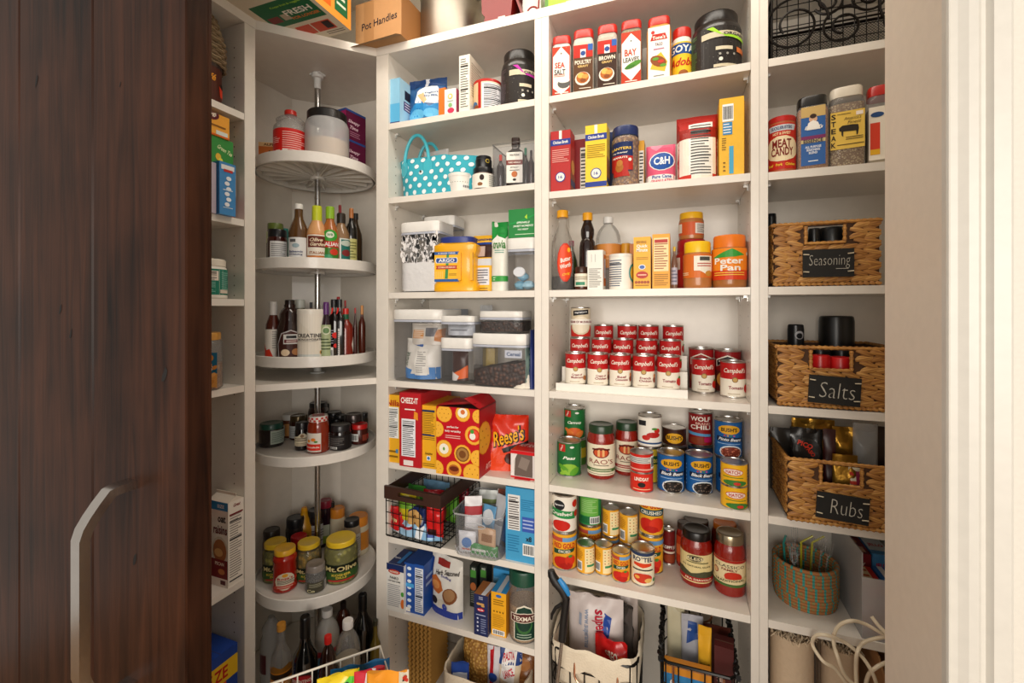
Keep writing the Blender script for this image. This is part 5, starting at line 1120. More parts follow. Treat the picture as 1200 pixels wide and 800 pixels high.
# --- tote shelf ---
z = Z(2, 2)
def tote():
    Yt = D+.02; xa, _ = onY(458.5, Yt); xb, t_ = onY(560, Yt+.02); zb = z; H = zat(182, onY(480, Yt)[1])-z; top0 = onY(454, Yt)[0]; cx = (xa+xb)/2; w = (xb-xa)
    xa = max(xa, BX[2][0]+.022)
    T = thing('tote_bag', 'turquoise polka dot tote bag with round handles', 'bag', (cx, Yt, z)); TQ = mat('2fa3b4', .75, bump=.3, bscale=400)
    w2 = w/2; dep = .13
    def P(u, v, side):     # u -1..1, v 0..1 ; side -1 front, 1 back
        tw = w2*(.90+.13*v); ed = dep/2*(1-.55*v**1.5)*(1-abs(u)**6)+.004
        x = u*tw; zz = v*H*(1-.0*u)*(1+.10*(1-u*u)*0+ (-.02 if u > .3 else .0)); return (x, dep/2+side*ed+.003*sin(u*6+v*3), zz-(.10*H*max(0, u-.1)*v))
    g = G(); nu, nv = 18, 8
    for side in (-1, 1):
        for th in (0, .003):
            b0 = len(g.v)
            for j in range(nv+1):
                for i in range(nu+1):
                    q_ = P(-1+2*i/nu, j/nv, side); g.v.append((q_[0], q_[1]-side*th, q_[2]))
            for j in range(nv):
                for i in range(nu): a = b0+j*(nu+1)+i; g.face((a, a+1, a+nu+2, a+nu+1))
    N = (nu+1)*(nv+1)
    for i in range(nu):
        g.face((i, i+1, 2*N+i+1, 2*N+i))
        for s_ in (0, 2): a = s_*N+nv*(nu+1)+i; g.face((a, a+1, a+1+N, a+N))
    for j in range(nv):
        for e in (0, nu): a = j*(nu+1)+e; g.face((a, a+nu+1, 2*N+a+nu+1, 2*N+a))
    g.build('shell', TQ, T)
    pg = G(); p = Pr(2.0, 1.0); k = 0
    for j in range(6):
        for i in range(8):
            u = -.93+i*.25+(.125 if j % 2 else 0); v = .09+j*.165
            if u < .97: p.E(u, v, .058, 'dfe8e8', 1, H/w2, n=12)
    def fm(x, y, off): q_ = P(max(-1, min(1, x)), max(0, min(1, y)), -1); return (q_[0], q_[1]-off-.0008, q_[2])
    p.into(pg, fm, dx=.12); pg.build('polka_dots', PRINT, T, smooth=False)
    HM = mat('44b4c4', .4)
    for side in (-1, 1):
        g = G(); pts = []
        for i in range(25):
            a = pi*i/24; q_ = P(-.52+.36*0, 1, side); xx = -w2*.45-cos(a)*w2*.30; zz = H*.80+sin(a)*H*.72
            pts.append((xx, P(-.4, .9, side)[1]+side*.004+(.0 if side < 0 else 0), zz))
        g.tube(pts, .0062, 8); g.build('handle', HM, T)
        if side < 0:
            for xx in (-w2*.75, -w2*.15):
                G().prism([(xx+cos(a)*w2*.11, H*.74+sin(a)*H*.17*(1.2 if a > pi else 1)) for a in [2*pi*i/14 for i in range(14)]], 0, .004).xf(lambda x_, y_, z_: (x_, P(x_/w2, .75, -1)[1]-.0015-z_, y_)).build('handle_patch', HM, T, False)
            G().lathe([(.001, 0), (.005, .001), (.004, .004)], 12).xf(lambda x_, y_, z_: (x_-w2*.30, P(-.3, .6, -1)[1]-.002-z_, y_+H*.60)).build('stud', mat((.7, .65, .6), .2, 1), T)
    pouch('plastic_bag', 'clear crinkled bag inside the polka dot tote', 'bag', cx-.015, Yt+.058, z+.012, .10, H*1.10, .045, 'd8d0c8', seed=31, crumple=.012, m=clear((.9, .88, .85), .4))
tote()
vessel('pail', 'spread_tub', 'white round tub with printed sides beside the tote', 'tub', cylpos(525, 553.5, 201, z, s=.012), z, mat('e8e4dc', .4), 'e8e4dc', (.15, .8, 'e4e4dc', lambda p: p.L(-.8, .5, .8, .9, 3, '7a8a7a', 2).BC(.1, .1, .7, .35), 2, .95))
_, x, y, zt = vessel('squat', 'spread_jar', 'small jar with black hexagonal lid and white label', 'jar', cylpos(553.5, 580, 194, z, s=.012), z, mat('3a2014', .3), '17171a', (.08, .7, 'ebe6da', lambda p: p.E(-.1, .7, .2, '2a1a14', 2, .8).E(-.2, .25, .12, '8a5a34', 2, 1.5).L(.3, .1, .85, .9, 6, '9a9a90', 2), 2))
x2, y2, r2, h2 = cylpos(557, 577.5, 181, zt, Y=y)
vessel('squat', 'spread_jar', 'small dark jar with black lid and gold emblem stacked on the white labelled jar', 'jar', (x, y, r2*.95, h2), zt+.0003, mat('1b1a1c', .3), '17171a', (.2, .8, None, lambda p: p.E(.3, .5, .3, 'b8a03a', 1).E(.3, .5, .2, '2a2a2c', 2), 1))
# clear bin of extracts
Yb = D+.015; xb0, _ = onY(577.5, Yb); xb1 = BX[2][1]-.002; tt = onY(600, Yb)[1]; bh = zat(167, tt)-z
T = thing('storage_bin', 'clear plastic bin of extract bottles on the tote shelf', 'bin', ((xb0+xb1)/2, Yb, z)); bw = xb1-xb0
BIN = clear((.96, .96, .97), .04, .08)
for nm, a in (('side_panel', (-bw/2, -bw/2+.003, 0, .22, .003, bh)), ('side_panel', (bw/2-.003, bw/2, 0, .22, .003, bh)), ('front_panel', (-bw/2+.003, bw/2-.003, 0, .003, .003, bh*.93)), ('back_panel', (-bw/2+.003, bw/2-.003, .217, .22, .003, bh)), ('bottom_panel', (-bw/2, bw/2, 0, .22, 0, .0028))):
    G().box(*a).build(nm, BIN, T, False)
G().tube([(-bw/2, 0, bh), (bw/2, 0, bh), (bw/2, .22, bh), (-bw/2, .22, bh)], .0025, 6, True).build('rim', BIN, T)
def bb(a, b, tp, s, nm, lab, lc, body, label=None, kind='flask', **kw):
    p_ = cylpos(a, b, tp, z+.003, s=s); return vessel(kind, nm, lab, 'bottle', p_, z+.003, body, lc, label, **kw)
bb(582, 591.5, 180, .03, 'extract_bottle', 'slim dark bottle with red cap in the clear bin', 'c8301e', mat('241310', .2), kind='wine')
def d_van(p):
    p.R(-1, 0, 1, 1, 'e6e2d8'); p.T('WATKINS', 0, .9, .06, '2a2422', 1.2, 3); p.R(-1, .58, 1, .74, '7a3a34', 2); p.T('PURE VANILLA', 0, .66, .06, 'e8dcd0', 1.5, 3); p.T('EXTRACT', 0, .5, .05, '3a3432', 1, 3); p.E(0, .28, .1, 'b86a3a', 3, 1); p.E(0, .1, .04, '2a2422', 3, 1.5); p.L(-.6, .38, .6, .44, 1, '5a5450', 3)
bb(593.5, 615.5, 158, .015, 'extract_bottle', 'dark vanilla bottle with white label and brown cap in the clear bin', '2a1c18', mat('1e1009', .1, coat=.5), (.05, .66, None, d_van, .85))
bb(612, 620, 172, .06, 'extract_bottle', 'green capped small bottle beside the vanilla bottle', '2a7a5a', mat('2a1a1c', .2), kind='wine')
bb(619, 626, 175, .03, 'extract_bottle', 'small dark bottle at the right of the clear bin', '1c1416', mat('2c1216', .2), kind='wine')
def popbox(name, label, a, b, tp, zs, s, dep, fill=None, rz=0, Y=None, lid='e6e3dd', yb=None, hzero=None, wmax=None, tint=(.965, .965, .975)):
    """clear square food container with white push-button lid"""
    if Y is None: Y = D+s if s is not None else (CZ-zs)*F/(yb-YH)*ray((a+b)/2)[1]
    x0, _ = onY(a, Y); x1, t_ = onY(b, Y); x1 = min(x1, BX[2][1]-.003); x0 = max(x0, BX[2][0]+.002); h = hzero or zat(tp, onY((a+b)/2, Y)[1])-zs; w = x1-x0
    T = thing(name, label, 'container', ((x0+x1)/2, Y+dep/2, zs), rz); lh = min(.03, h*.2)
    g = G(); prof = [(.94, 0), (.985, .004), (1, .012), (1, h-lh)]
    g.lathe([(a_*w/2*.985, b_) for a_, b_ in prof], 40, sq=.9, ry=dep/w); g.build('body', clear(tint, .04, .08), T)
    G().lathe([(w/2*.99, h-lh-.006), (w/2, h-lh-.004), (w/2, h-.003), (w/2*.98, h)], 40, sq=.9, ry=dep/w).build('lid', mat(lid, .35), T)
    G().lathe([(w/2*1.002, h-lh-.014), (w/2*1.002, h-lh-.007)], 40, sq=.9, ry=dep/w, open_top=True, open_bot=True).build('gasket', mat('b4b8c4', .3), T)
    G().lathe([(w*.17, h+.0002), (w*.17, h+.0012), (w*.15, h+.0016)], 24).build('button', mat('dcdad4', .4), T)
    if fill:
        m_, f0 = fill[0], fill[1]; g = G(); W_ = w/2*.965
        n = 12; 
        g.lathe([(W_*.94, .0045), (W_, .012), (W_, h*f0)], 40, sq=.9, ry=dep/w)
        i0 = len(g.v)-40
        for k in range(i0, len(g.v)): x_, y_, z_ = g.v[k]; g.v[k] = (x_, y_, z_+h*fill[2]*(x_/W_)+noise.noise(Vector((x_*30, y_*30, 3)))*.008)
        g.build('contents', m_, T)
    return T, (x0+x1)/2, Y+dep/2, zs+h, w, h
# --- flour shelf ---
z = Z(3, 2)
FLO = mat('e9e7e4', .9, bump=.8, bscale=40)
popbox('food_container', 'second container with white lid behind the flour container', 495, 532, 253, z, .145, .1)
fr_ = nuts_mat('f2f0ee', '9a8f90', 45, .4)
T, x, y, zt, w_, h_ = popbox('food_container', 'tall clear container half full of white flour', 467.5, 514, 259.5, z, .012, .125, (FLO, .42, 0))
g = G(); rnd = random.Random(2)     # flour clinging to the upper walls
for k in range(110):
    xx = rnd.uniform(-w_/2*.9, w_/2*.9); zz = h_*rnd.uniform(.44, .84); rr = rnd.uniform(.002, .008)
    g.poly([(xx+cos(a)*rr, -.0605, zz+sin(a)*rr*1.8) for a in [2*pi*i/7 for i in range(7)]])
tag(g.build('flour_smear', mat('efebe8', .9), T, False), kind='stuff')
def argo():
    Yt = D+.012; xa, _ = onY(508, Yt); xb, t_ = onY(556.5, Yt); w = xb-xa; H = zat(275.5, t_)-z; T = thing('starch_tub', 'yellow corn starch tub with navy lid and a side grip', 'tub', ((xa+xb)/2, Yt+.045, z), .12); YM = mat('f0ae12', .3, coat=.3)
    g = G(); q_ = [(.95, 0), (1, .02), (1, .13), (.90, .2), (.90, .66), (1, .74), (1, .84), (.84, .875), (.8, .89)]
    g.lathe([(a*w/2, b*H) for a, b in q_], 40, sq=.8, ry=.72); g.build('body', YM, T)
    make_lid(T, w/2*.80, H*.885, H, '26347c', sq=.4, ry=.8)
    G().box(w*.10, w*.16, -w*.36-.004, -w*.30, H*.2, H*.7).box(w*.36, w*.42, -w*.36-.003, -w*.30, H*.2, H*.7).build('grip_rib', YM, T, True)
    pg = G(); p = Pr(w*.56, H*.54); p.R(-1, 0, 1, 1, 'f4b82a'); p.R(-1, .9, 1, 1, '2a5a9a', 2); p.R(-1, 0, 1, .09, '2a5a9a', 2); p.T('A GOOD THING', 0, .95, .05, 'e8e8e8', 1.4, 3); p.P([(-.15, .1), (.1, .1), (.2, .9), (0, .9)], '3a8a4a', 2)
    p.P([(-.85, .62), (.85, .62), (.92, .71), (.85, .8), (-.85, .8), (-.92, .71)], 'e8e8e8', 3); p.P([(-.8, .635), (.8, .635), (.86, .71), (.8, .785), (-.8, .785), (-.86, .71)], '274a94', 4); p.T('ARGO', 0, .71, .11, 'f2f2ee', 1.3, 5); p.P([(-.88, .42), (.88, .42), (.8, .48), (.88, .54), (-.88, .54), (-.8, .48)], 'b8301e', 3); p.T('CORN STARCH', 0, .48, .06, 'f0dcc0', 1.4, 4); p.L(.2, .2, .8, .28, 2, '7a5a14', 3)
    for i in range(4):
        for j in range(4): p.E(-.85+i*.17, .14+j*.06, .018, 'f8dc8a', 3)
    p.into(pg, facemap((-w*.17, -w*.36*.9-.0045, H*.18), (1, 0, 0), (0, 0, 1), (0, -1, 0))); pg.build('label', PRINT, T, smooth=False)
argo()
def d_choc(p):
    p.R(-1, 0, 1, 1, 'edb42c'); p.T('Semisweet', .1, .93, .06, '22306a', 1.6, 3, i=1); p.R(-.75, .6, 1, .86, '3a1f16', 2); p.R(-.7, .62, .2, .8, 'b8a49a', 3); p.R(-.75, .83, 1, .87, '22408a', 4); p.R(-.6, .46, .9, .58, 'c8ccd0', 2); p.R(-.55, .12, .6, .42, 'd8d8dc', 2); p.L(-.5, .14, .5, .4, 6, '4a4a5a', 3); p.L(-.4, .0, .5, .08, 2, '7a5a14', 3)
x, y, r, h = cylpos(554, 583, 273.5, z, s=.03)
pouch('chocolate_chip_bag', 'yellow bag of baking chips beside the corn starch tub', 'bag', x, y, z, 2*r, h, .05, 'edb42c', d_choc, seed=41, seal=.05)
def d_truv(p):
    p.R(-1, .82, 1, 1, '1c7a34'); p.P([(-1, .66), (-.2, .82), (.5, .7), (1, .8), (1, 1), (-1, 1)], '1f8a3a', 2); p.P([(-1, .66), (1, .66), (1, .74), (-.2, .8), (-1, .72)], 'e8e6dc', 3); p.T('truvia', .1, .67, .12, '3a7a34', 1.5, 4); p.L(-.4, .54, .7, .6, 2, '6a9a8a', 4); p.R(-1, .14, 1, .22, '3a9a44', 2); p.L(-.6, .15, .6, .21, 2, 'd8ecd0', 3)
x, y, r, h = cylpos(576, 596.5, 258.5, z, s=.018)
pouch('sweetener_bag', 'white pouch with a green spout top and green wave', 'bag', x, y, z, 2*r, h, .045, 'e2e0d4', d_truv, seed=43, crumple=.006)
vessel('bottle', 'bag_clip', 'green cap poking up at the left of the sweetener pouch', 'cap', cylpos(574, 582, 259, z, s=.075), z, mat('2a8a3a', .4), '1f8a3a')
T, x, y, zt, w_, h_ = popbox('food_container', 'clear container with white lid holding blue wrapped sweets', 593.5, 627, 278.5, z, .014, .085)
for k, (dx, dz, c_) in enumerate(((-.012, .0, '7ab0c8'), (.016, .0, '9ac4d8'), (-.002, .028, '86b8d0'))):
    T3 = thing('wrapped_candy', ('left lower blue wrapped lump', 'right lower blue wrapped lump', 'upper blue wrapped lump')[k]+' inside the white lidded container', 'candy', (x+dx, y-.012, z+.006+dz)); g = G(); g.lathe([(.008, 0), (.02, .008), (.021, .018), (.01, .027)], 14); g.xf(lambda a, b, c: (a+noise.noise(Vector((a*60, b*60, c*60+k)))*.006, b, c)); g.build('wrapper', mat(c_, .5, bump=.6), T3)
T3 = thing('packet', 'round white packet standing among the blue wrapped lumps', 'packet', (x-.008, y-.034, z+.062)); G().lathe([(.019, 0), (.021, .003), (.019, .006)], 20).xf(lambda a, b, c: (a, c-.003, b*.8+.0)).build('body', mat('e4e6e8', .5), T3)
x0, _ = onY(596, D+.02); x1 = BX[2][1]-.003
carton('sweetener_box', 'bright green packet box lying on the white lidded container', 'box', x0, x1, D+.02, zt+.002, min(zat(244.5, onY(612, D+.02)[1]), Z(2, 2)-TK-.004)-zt-.002, .04, '168038', front=lambda p: (p.P([(-1, .45), (0, .55), (1, .75), (1, .8), (0, .6), (-1, .5)], '1f9a48', 2), p.T('SPRINKLE', .1, .52, .07, 'e8f4e4', 1.0, 3, i=1), p.T('SWEET MOMENTS', .1, .4, .07, 'e8f4e4', 1.5, 3, i=1), p.T('YOU WANT', .1, .28, .06, 'e8f4e4', .8, 3, i=1), p.L(-.5, .08, .9, .14, 1, 'c8e4c0', 3), p.P([(.2, .7), (.4, .62), (.38, .8)], 'a8d03a', 3)))
# --- container shelf ---
z = Z(4, 2)
def lumpbag(x, y, zs, wd, h, dep, col, label, design, seed, cr=.012, name='sugar_bag', rz=0):
    return pouch(name, label, 'bag', x, y, zs, wd, h, dep, col, design, seed=seed, crumple=cr, rz=rz)
T, x, y, zt, w_, h_ = popbox('food_container', 'large square clear container holding a bag of sugar', 453.5, 517, 362.5, z, .010, .175)
lumpbag(x-.005, y-.02, z+.006, w_*.68, h_*.56, .085, 'dcd8d0', 'white and blue bag of sugar slumped in the large clear container', lambda p: (p.R(-1, 0, 1, .12, '3a78b8'), p.P([(-1, .1), (-.5, .1), (-.4, .22), (-1, .3)], '3a78b8', 2), p.R(.6, .05, 1, .3, '3a78b8', 2), p.R(-.2, .1, .5, .75, 'e6e2da', 2), p.L(-.1, .15, .45, .7, 10, '9a9894', 3), p.T('SUGAR', -.75, .5, .14, '4a5a4a', .7, 3, rot=1.3), p.P([(-.4, .85), (.2, .8), (.2, .95), (-.3, 1)], '2a5aa0', 3)), 51)
lumpbag(x+.018, y-.01, z+h_*.50, w_*.72, h_*.30, .075, 'cfc8be', 'crumpled bag with orange print on top of the sugar bag', lambda p: (p.R(-.8, .3, -.2, .7, 'c88a4a'), p.L(-.75, .32, -.2, .7, 5, 'e8dccc', 2), p.R(-.1, .4, .5, .8, '6a6a70'), p.P([(.4, .2), (.9, .1), (.9, .8), (.5, .7)], 'b8743a', 2)), 53, .016, 'snack_bag', .1)
Yq = D+.01
T, x, y, zt, w_, h_ = popbox('food_container', 'small clear container with a brown and orange packet inside, bottom of the middle stack', 514.5, 551.5, 396, z, .014, .12)
lumpbag(x+.002, y-.02, z+.008, w_*.5, h_*.68, .03, '3a1a12', 'dark brown and orange snack packet in the small clear container', lambda p: (p.P([(-1, 0), (1, .1), (1, .5), (.2, .35), (-1, .2)], 'e0621e'), p.P([(-1, 0), (-.2, 0), (.1, .15), (-1, .3)], 'd8d0cc', 2)), 55, .006, 'snack_bag')
T, x2, y2, zt2, w2_, h2_ = popbox('food_container', 'shallow clear container with silver packets stacked on the small container', 514.5, 555, 370, zt+.002, .014, .12)
lumpbag(x2, y2-.018, zt+.008, w2_*.8, h2_*.5, .05, 'b8bcc4', 'silver white packets in the shallow stacked container', lambda p: p.L(-.6, .4, .6, .6, 1, '5a5a60'), 57, .01, 'snack_bag')
T, x3, y3, zt3, _, _ = popbox('food_container', 'grey lidded container at the back of the middle stack', 518, 538, 362, z, .155, .09, lid='9aa0ac')
pouch('plastic_bag', 'crinkled clear wrap sticking up behind the middle stack', 'bag', x+.03, D+.215, z+.001, .05, zat(357.5, onY(545, D+.215)[1])-z-.001, .03, 'c8ccd0', seed=58, crumple=.01, m=clear((.85, .87, .9), .4))
CH_ = nuts_mat('6a4636', '2a1812', 75, 1.0)
T, x, y, zt, w_, h_ = popbox('food_container', 'wide clear container of chocolate chips, bottom of the right stack', 551.5, 616.5, 391, z, .006, .13, (CH_, .40, .10))
p_ = Pr(w_*.3, h_*.14); p_.R(-1, 0, 1, 1, 'b8bcc8'); p_.T('Cereal', 0, .5, .5, '4a5a7a', 1.6, 2); pg = G(); p_.into(pg, facemap((w_*.28, -.0655, h_*.56), (1, 0, 0), (0, 0, 1), (0, -1, 0))); pg.build('label', PRINT, T, smooth=False)
T, x2, y2, zt2, _, _ = popbox('food_container', 'shallow clear container of dark granules on top of the right stack', 560, 612, 364.5, zt+.002, .014, .12, (nuts_mat('5a3a2c', '24140e', 120, .8), .5, .02))
cart('tea_box', 'slim yellow box behind the chocolate chip container', 'box', 566, 580, 408, z, .03, 'b89a3a', s=.19)
pouch('powder_bag', 'dark blue bag against the right panel', 'bag', BX[2][1]-.014, D+.06, z, .10, .19, .02, '22306a', seed=61, rz=pi/2-.05, crumple=.004)
pouch('powder_bag', 'pale blue and green bag leaning beside the chocolate chip container', 'bag', BX[2][1]-.030, D+.09, z, .14, .15, .012, '9ab4a8', lambda p: p.L(-.8, .2, .8, .9, 6, '4a7a8a'), seed=62, rz=pi/2-.1, crumple=.004)
T3 = thing('paper_scrap', 'crumpled white paper packet at the front of the chocolate chip container', 'packet', (onY(610, D+.0)[0]-.002, D+.035, z)); 
g = G(); n = 8
for j in range(n+1):
    for i in range(n+1): u, v = i/n, j/n; g.v.append((-.028+.056*u+.006*sin(v*9), -.022+.03*v+noise.noise(Vector((u*4, v*4, 1)))*.010-.012*sin(u*pi), .001+.052*v*(1-.25*u)+noise.noise(Vector((u*5, v*5, 7)))*.003*v))
for j in range(n):
    for i in range(n): a = j*(n+1)+i; g.face((a, a+1, a+n+2, a+n+1))
for k in range(len(g.v)): pass
g.build('paper', mat('e8dfce', .7), T3, sharp=180)
# --- crackers ---
z = Z(5, 2); V5 = lambda v: 440+v/5.714
def cb(name, label, a, b, tp, yb, dep, col, front, right=None, top=None, **kw):
    return cart(name, label, 'box', X5(a), X5(b), V5(tp), z, dep, col, yb=V5(yb), front=front, right=right, top=top, **kw)
d_nill = lambda t: (lambda p: ((p.T(t, .1, .88, .09, 'a8281e', 1.8, 3) if t else None), p.NF(-.85, .36, .9, .82, 16, 'eef0ec'), p.L(-.8, .05, .8, .2, 2, '8a6414', 2), p.R(.5, .14, .85, .2, '4a8ab8', 3)))
cb('cookie_box', 'yellow wafer cookie box at the far left of its shelf', 70, 160, 128, 578, .19, 'edb022', d_nill('Nilla'), top=lambda p: p.R(-1, 0, 1, 1, 'c88a24'))
x0c = None
cb('cracker_box', 'tall red cheese cracker box with a nutrition panel', 161, 304, 118, 612, .22, 'b81420', lambda p: (p.T('CHEEZ-IT', -.05, .9, .08, 'f4ece4', 1.6, 3, i=0), p.L(-.5, .76, .5, .80, 1, 'f4ece4', 2), p.P([(.35, .66), (.75, .64), (.72, .74), (.4, .76)], 'e8942a', 2), p.NF(-.8, .14, .5, .65, 18, 'e8e8ec'), p.R(-.6, .02, .3, .09, 'e8dcd8', 2)), right=lambda p: p.L(-.9, .8, .8, .86, 1, 'e8d8d0'), top=lambda p: p.T('WHITE CHEDDAR', 0, .45, .07, 'f0dcd0', 1.8, 3, rot=1.4))
cb('cracker_box', 'narrow yellow box with a long nutrition panel', 308, 407, 200, 622, .18, 'edae1e', lambda p: (p.L(-.85, .45, .8, .94, 18, '7a5a1a', 2), p.R(-.85, .9, .8, .93, '2a3a5a', 3), p.R(-.85, .52, .8, .54, '2a3a6a', 3), p.T('Sunshine', 0, .24, .04, '6a4a14', 1.0, 3, i=1), p.R(-.25, .13, .25, .2, 'e8e8e8', 3), p.E(0, .165, .025, '3a7ab8', 4), p.L(-.8, .03, .8, .09, 2, '7a5a1a', 2)), top=lambda p: p.R(-1, 0, 1, 1, 'c89424'))
def cracker(p, u, v, r, top=None):
    p.E(u, v, r, 'e8a028', 2); p.E(u, v, r*.93, 'f0b23c', 3)
    for k in range(7): a = 2*pi*k/6; p.E(u+(cos(a)*r*.55*p.H/(p.W/2) if k < 6 else 0), v+(sin(a)*r*.55 if k < 6 else 0), r*.06, 'a8641c', 4, n=6)
    if top:
        for q_ in top: p.E(u+q_[0]*r, v+q_[1]*r, r*q_[2], q_[3], 5+q_[4], q_[5] if len(q_) > 5 else 1)
def d_ritz(p):
    p.R(-1, 0, 1, 1, 'bf1420', 1); 
    cracker(p, -.62, .9, .13); cracker(p, .25, .92, .12, ((0, .1, .6, 'f4eee0', 0, 1.1), (.1, .2, .3, 'd8743a', 1))); cracker(p, -.98, .66, .12)
    cracker(p, .75, .62, .14, ((.1, 0, .7, 'd8301e', 0), (.2, .05, .5, 'e8523a', 1), (-.3, -.1, .35, 'f0ece0', 1), (-.4, .4, .22, '4a9a3a', 2)))
    cracker(p, -.62, .38, .13, ((0, 0, .6, 'f0ead8', 0), (0, 0, .2, '6a9a3a', 1, .7))); cracker(p, .25, .33, .14, ((0, 0, .78, '7a4a22', 0), (0, 0, .66, 'a87a42', 1), (0, 0, .4, '7a4a22', 2))); cracker(p, -.15, .09, .125, ((0, 0, .6, 'b8642a', 0, 1.2), (.1, .1, .3, '6a2a14', 1, 2)))
    cracker(p, .7, .06, .15); cracker(p, -.98, .08, .12); cracker(p, .98, .9, .1); cracker(p, .95, .3, .12)
    p.T('perfect for', -.2, .71, .04, 'f4e4dc', .55, 6); p.T('tasty versatility', -.2, .65, .04, 'f4e4dc', .75, 6); p.L(-.55, .54, .15, .6, 2, 'e8b0a8', 6)
Tr = cb('cracker_box', 'large open red cracker box printed with round topped crackers', 408, 695, 215, 672, .14, 'b3121e', d_ritz, right=lambda p: (cracker(p, -.45, .55, .24), p.T('RITZ', .1, .1, .08, 'f0c8c0', .8, 3, i=1), p.R(-1, .98, 1, 1, '7a0c14')), top=lambda p: p.R(-.96, .04, .96, .96, '4a3a3a'), rz=0)
bb_ = [c for c in Tr.children if c.name.startswith('body')][0].dimensions
w_, d_, h_ = bb_.x, bb_.y, bb_.z
for nm, pts in (('left', [(-w_/2, -d_/2, h_), (w_/2-.02, -d_/2+.01, h_+.014), (w_/2-.03, d_/2-.01, h_+.012), (-w_/2, d_/2, h_)]), ('right', [(w_/2, -d_/2, h_), (w_/2, d_/2, h_), (w_/2-.035, d_/2, h_+.03), (w_/2-.055, -d_/2, h_+.03)])):
    g = G(); g.poly([(a, b, c+.001) for a, b, c in pts]); g.poly([(a, b, c+.0022) for a, b, c in reversed(pts)]); g.build('flap', mat('b81822', .4), Tr, False)
x, y, r, h = cylpos(X5(752), X5(955), V5(242), z, s=.085)
r_w = r
xR, tR = onY(X5(852), D+.06)
pouch('candy_bag', 'open orange red candy bag leaning on the cracker box', 'bag', xR+.004, D+.085, z, .150, min(.182, zat(V5(240), tR)-z), .045, 'd8341c', lambda p: (p.P([(-1, .2), (-.2, .5), (.3, .1), (.2, 0), (-1, 0)], 'e04a24', 1), p.T('Reese\'s', .1, .62, .30, '1c1414', 1.6, 2, i=1, rot=.25, b=3), p.T('Reese\'s', .07, .63, .28, 'f2b01e', 1.5, 3, i=1, rot=.25, b=.6), p.P([(-.2, .40), (1, .55), (1, .46), (-.1, .32)], '1c1414', 2), p.E(.2, .22, .1, '4a1e14', 2, 1.1)), seed=71, crumple=.014, seal=.05, rz=.2, tilt=.12, rough=.22)
carton('candy_box', 'red candy box with a clear window lying at the right front', 'box', onY(X5(905), D+.02)[0], BX[2][1]-.004, D+.02, z, zat(V5(505), onY(X5(980), D+.02)[1])-z, .10, 'd8d0c8', front=lambda p: (p.P([(-1, 0), (-.7, 0), (-.75, .6), (-.4, .95), (-1, 1)], 'e8e0dc'), p.P([(-.7, .08), (.8, .08), (.8, .92), (-.4, .92), (-.62, .7)], '6a5c54', 2), p.P([(-.4, .4), (.3, .3), (.6, .7), (-.1, .8)], '8a7c72', 3), p.R(.82, 0, 1, 1, 'e8e0dc', 2), p.R(-1, .88, 1, 1, 'cf1a20', 4), p.R(-1, 0, 1, .06, 'cf1a20', 4)), top=lambda p: (p.R(-1, 0, 1, 1, 'cf1a20'), p.T('KIT KAT', 0, .6, .3, 'f0e8e4', 1.5, 3, i=1)), rz=-.05)
T = thing('cardboard_sleeve', 'red cardboard flap of the candy box on the shelf', 'card', (onY(X5(985), D+.012)[0], D+.01, z+.0006)); G().box(-.028, .026, -.002, .006, 0, .0015).build('card', mat('cf1a20', .4), T)
z5 = z
# --- wire basket shelf ---
z = Z(6, 2); V6 = lambda v: 530+v/5.714
WD = mat('3a1f14', .5, coat=.2)
yF = D-.115; 
xa, _ = onY(X5(42), yF); xb, tB = onY(X5(428), yF-.0); 
xa_, xb_ = BX[2][0]+.004, BX[2][0]+.26
# front rim corners measured: left (447,572), right (514,597); the basket is pulled out over the edge
zr_t = zat(570, 1.62); 
hB = min(.17, SH[5]+CZ-z-.012)
T = thing('wire_basket', 'black wire basket with dark wooden rim full of snack bags', 'basket', (0, 0, 0))
zt_ = CZ-.632; zb_ = z+.003
tL = (CZ-zt_)*F/(568.5-YH); tR_ = (CZ-zt_)*F/(578-YH)
PL_ = Vector(at(449, tL)); PRt = Vector(at(515, (CZ-zt_)*F/(581-YH)))
dv = (PRt-PL_); wB = dv.length; ang = atan2(dv.y, dv.x); 
print('wire basket', PL_, PRt, wB, math.degrees(ang))
PL_.x = max(PL_.x, -1.0); 
T.location = (PL_.x+.004, PL_.y, z); T.rotation_euler = (0, 0, ang); wB = min(wB, .24); dB = .30; HR = zt_-z; rh = .045
g = G()
for bx_ in ((0, wB, 0, .012), (0, wB, dB-.012, dB), (0, .012, .0122, dB-.0122), (wB-.012, wB, .0122, dB-.0122)):
    if bx_[2] == 0:   # front board with a grip slot
        x0, x1, y0, y1 = bx_; s0, s1 = wB*.26, wB*.70
        for a in ((x0, s0, HR-rh, HR), (s1, x1, HR-rh, HR), (s0, s1, HR-rh, HR-rh*.66), (s0, s1, HR-rh*.34, HR)): g.box(a[0], a[1], y0, y1, a[2], a[3])
        o_ = g.build('front_board', WD, T, False); g = G()
    else: G().box(bx_[0], bx_[1], bx_[2], bx_[3], HR-rh, HR).build('rim_board', WD, T, False)
WR = mat('141212', .4, .5)
for i in range(9): x = .004+(wB-.008)*i/8; G().tube([(x, .006, HR-rh), (x, .008, .006), (x, dB-.008, .006), (x, dB-.006, HR-rh)], .0016, 5).build('wire', WR, T)
for j in range(11): y = .008+(dB-.016)*j/10; G().tube([(.003, y, HR-rh), (.005, y, .004), (wB-.005, y, .004), (wB-.003, y, HR-rh)], .0016, 5).build('wire', WR, T)
for k in range(4):
    zz = .008+(HR-rh-.01)*k/3.2; G().tube([(.003, .006, zz), (wB-.003, .006, zz), (wB-.003, dB-.006, zz), (.003, dB-.006, zz)], .0016, 5, True).build('wire', WR, T)
BM = Matrix.Translation(T.location) @ Matrix.Rotation(ang, 4, 'Z')
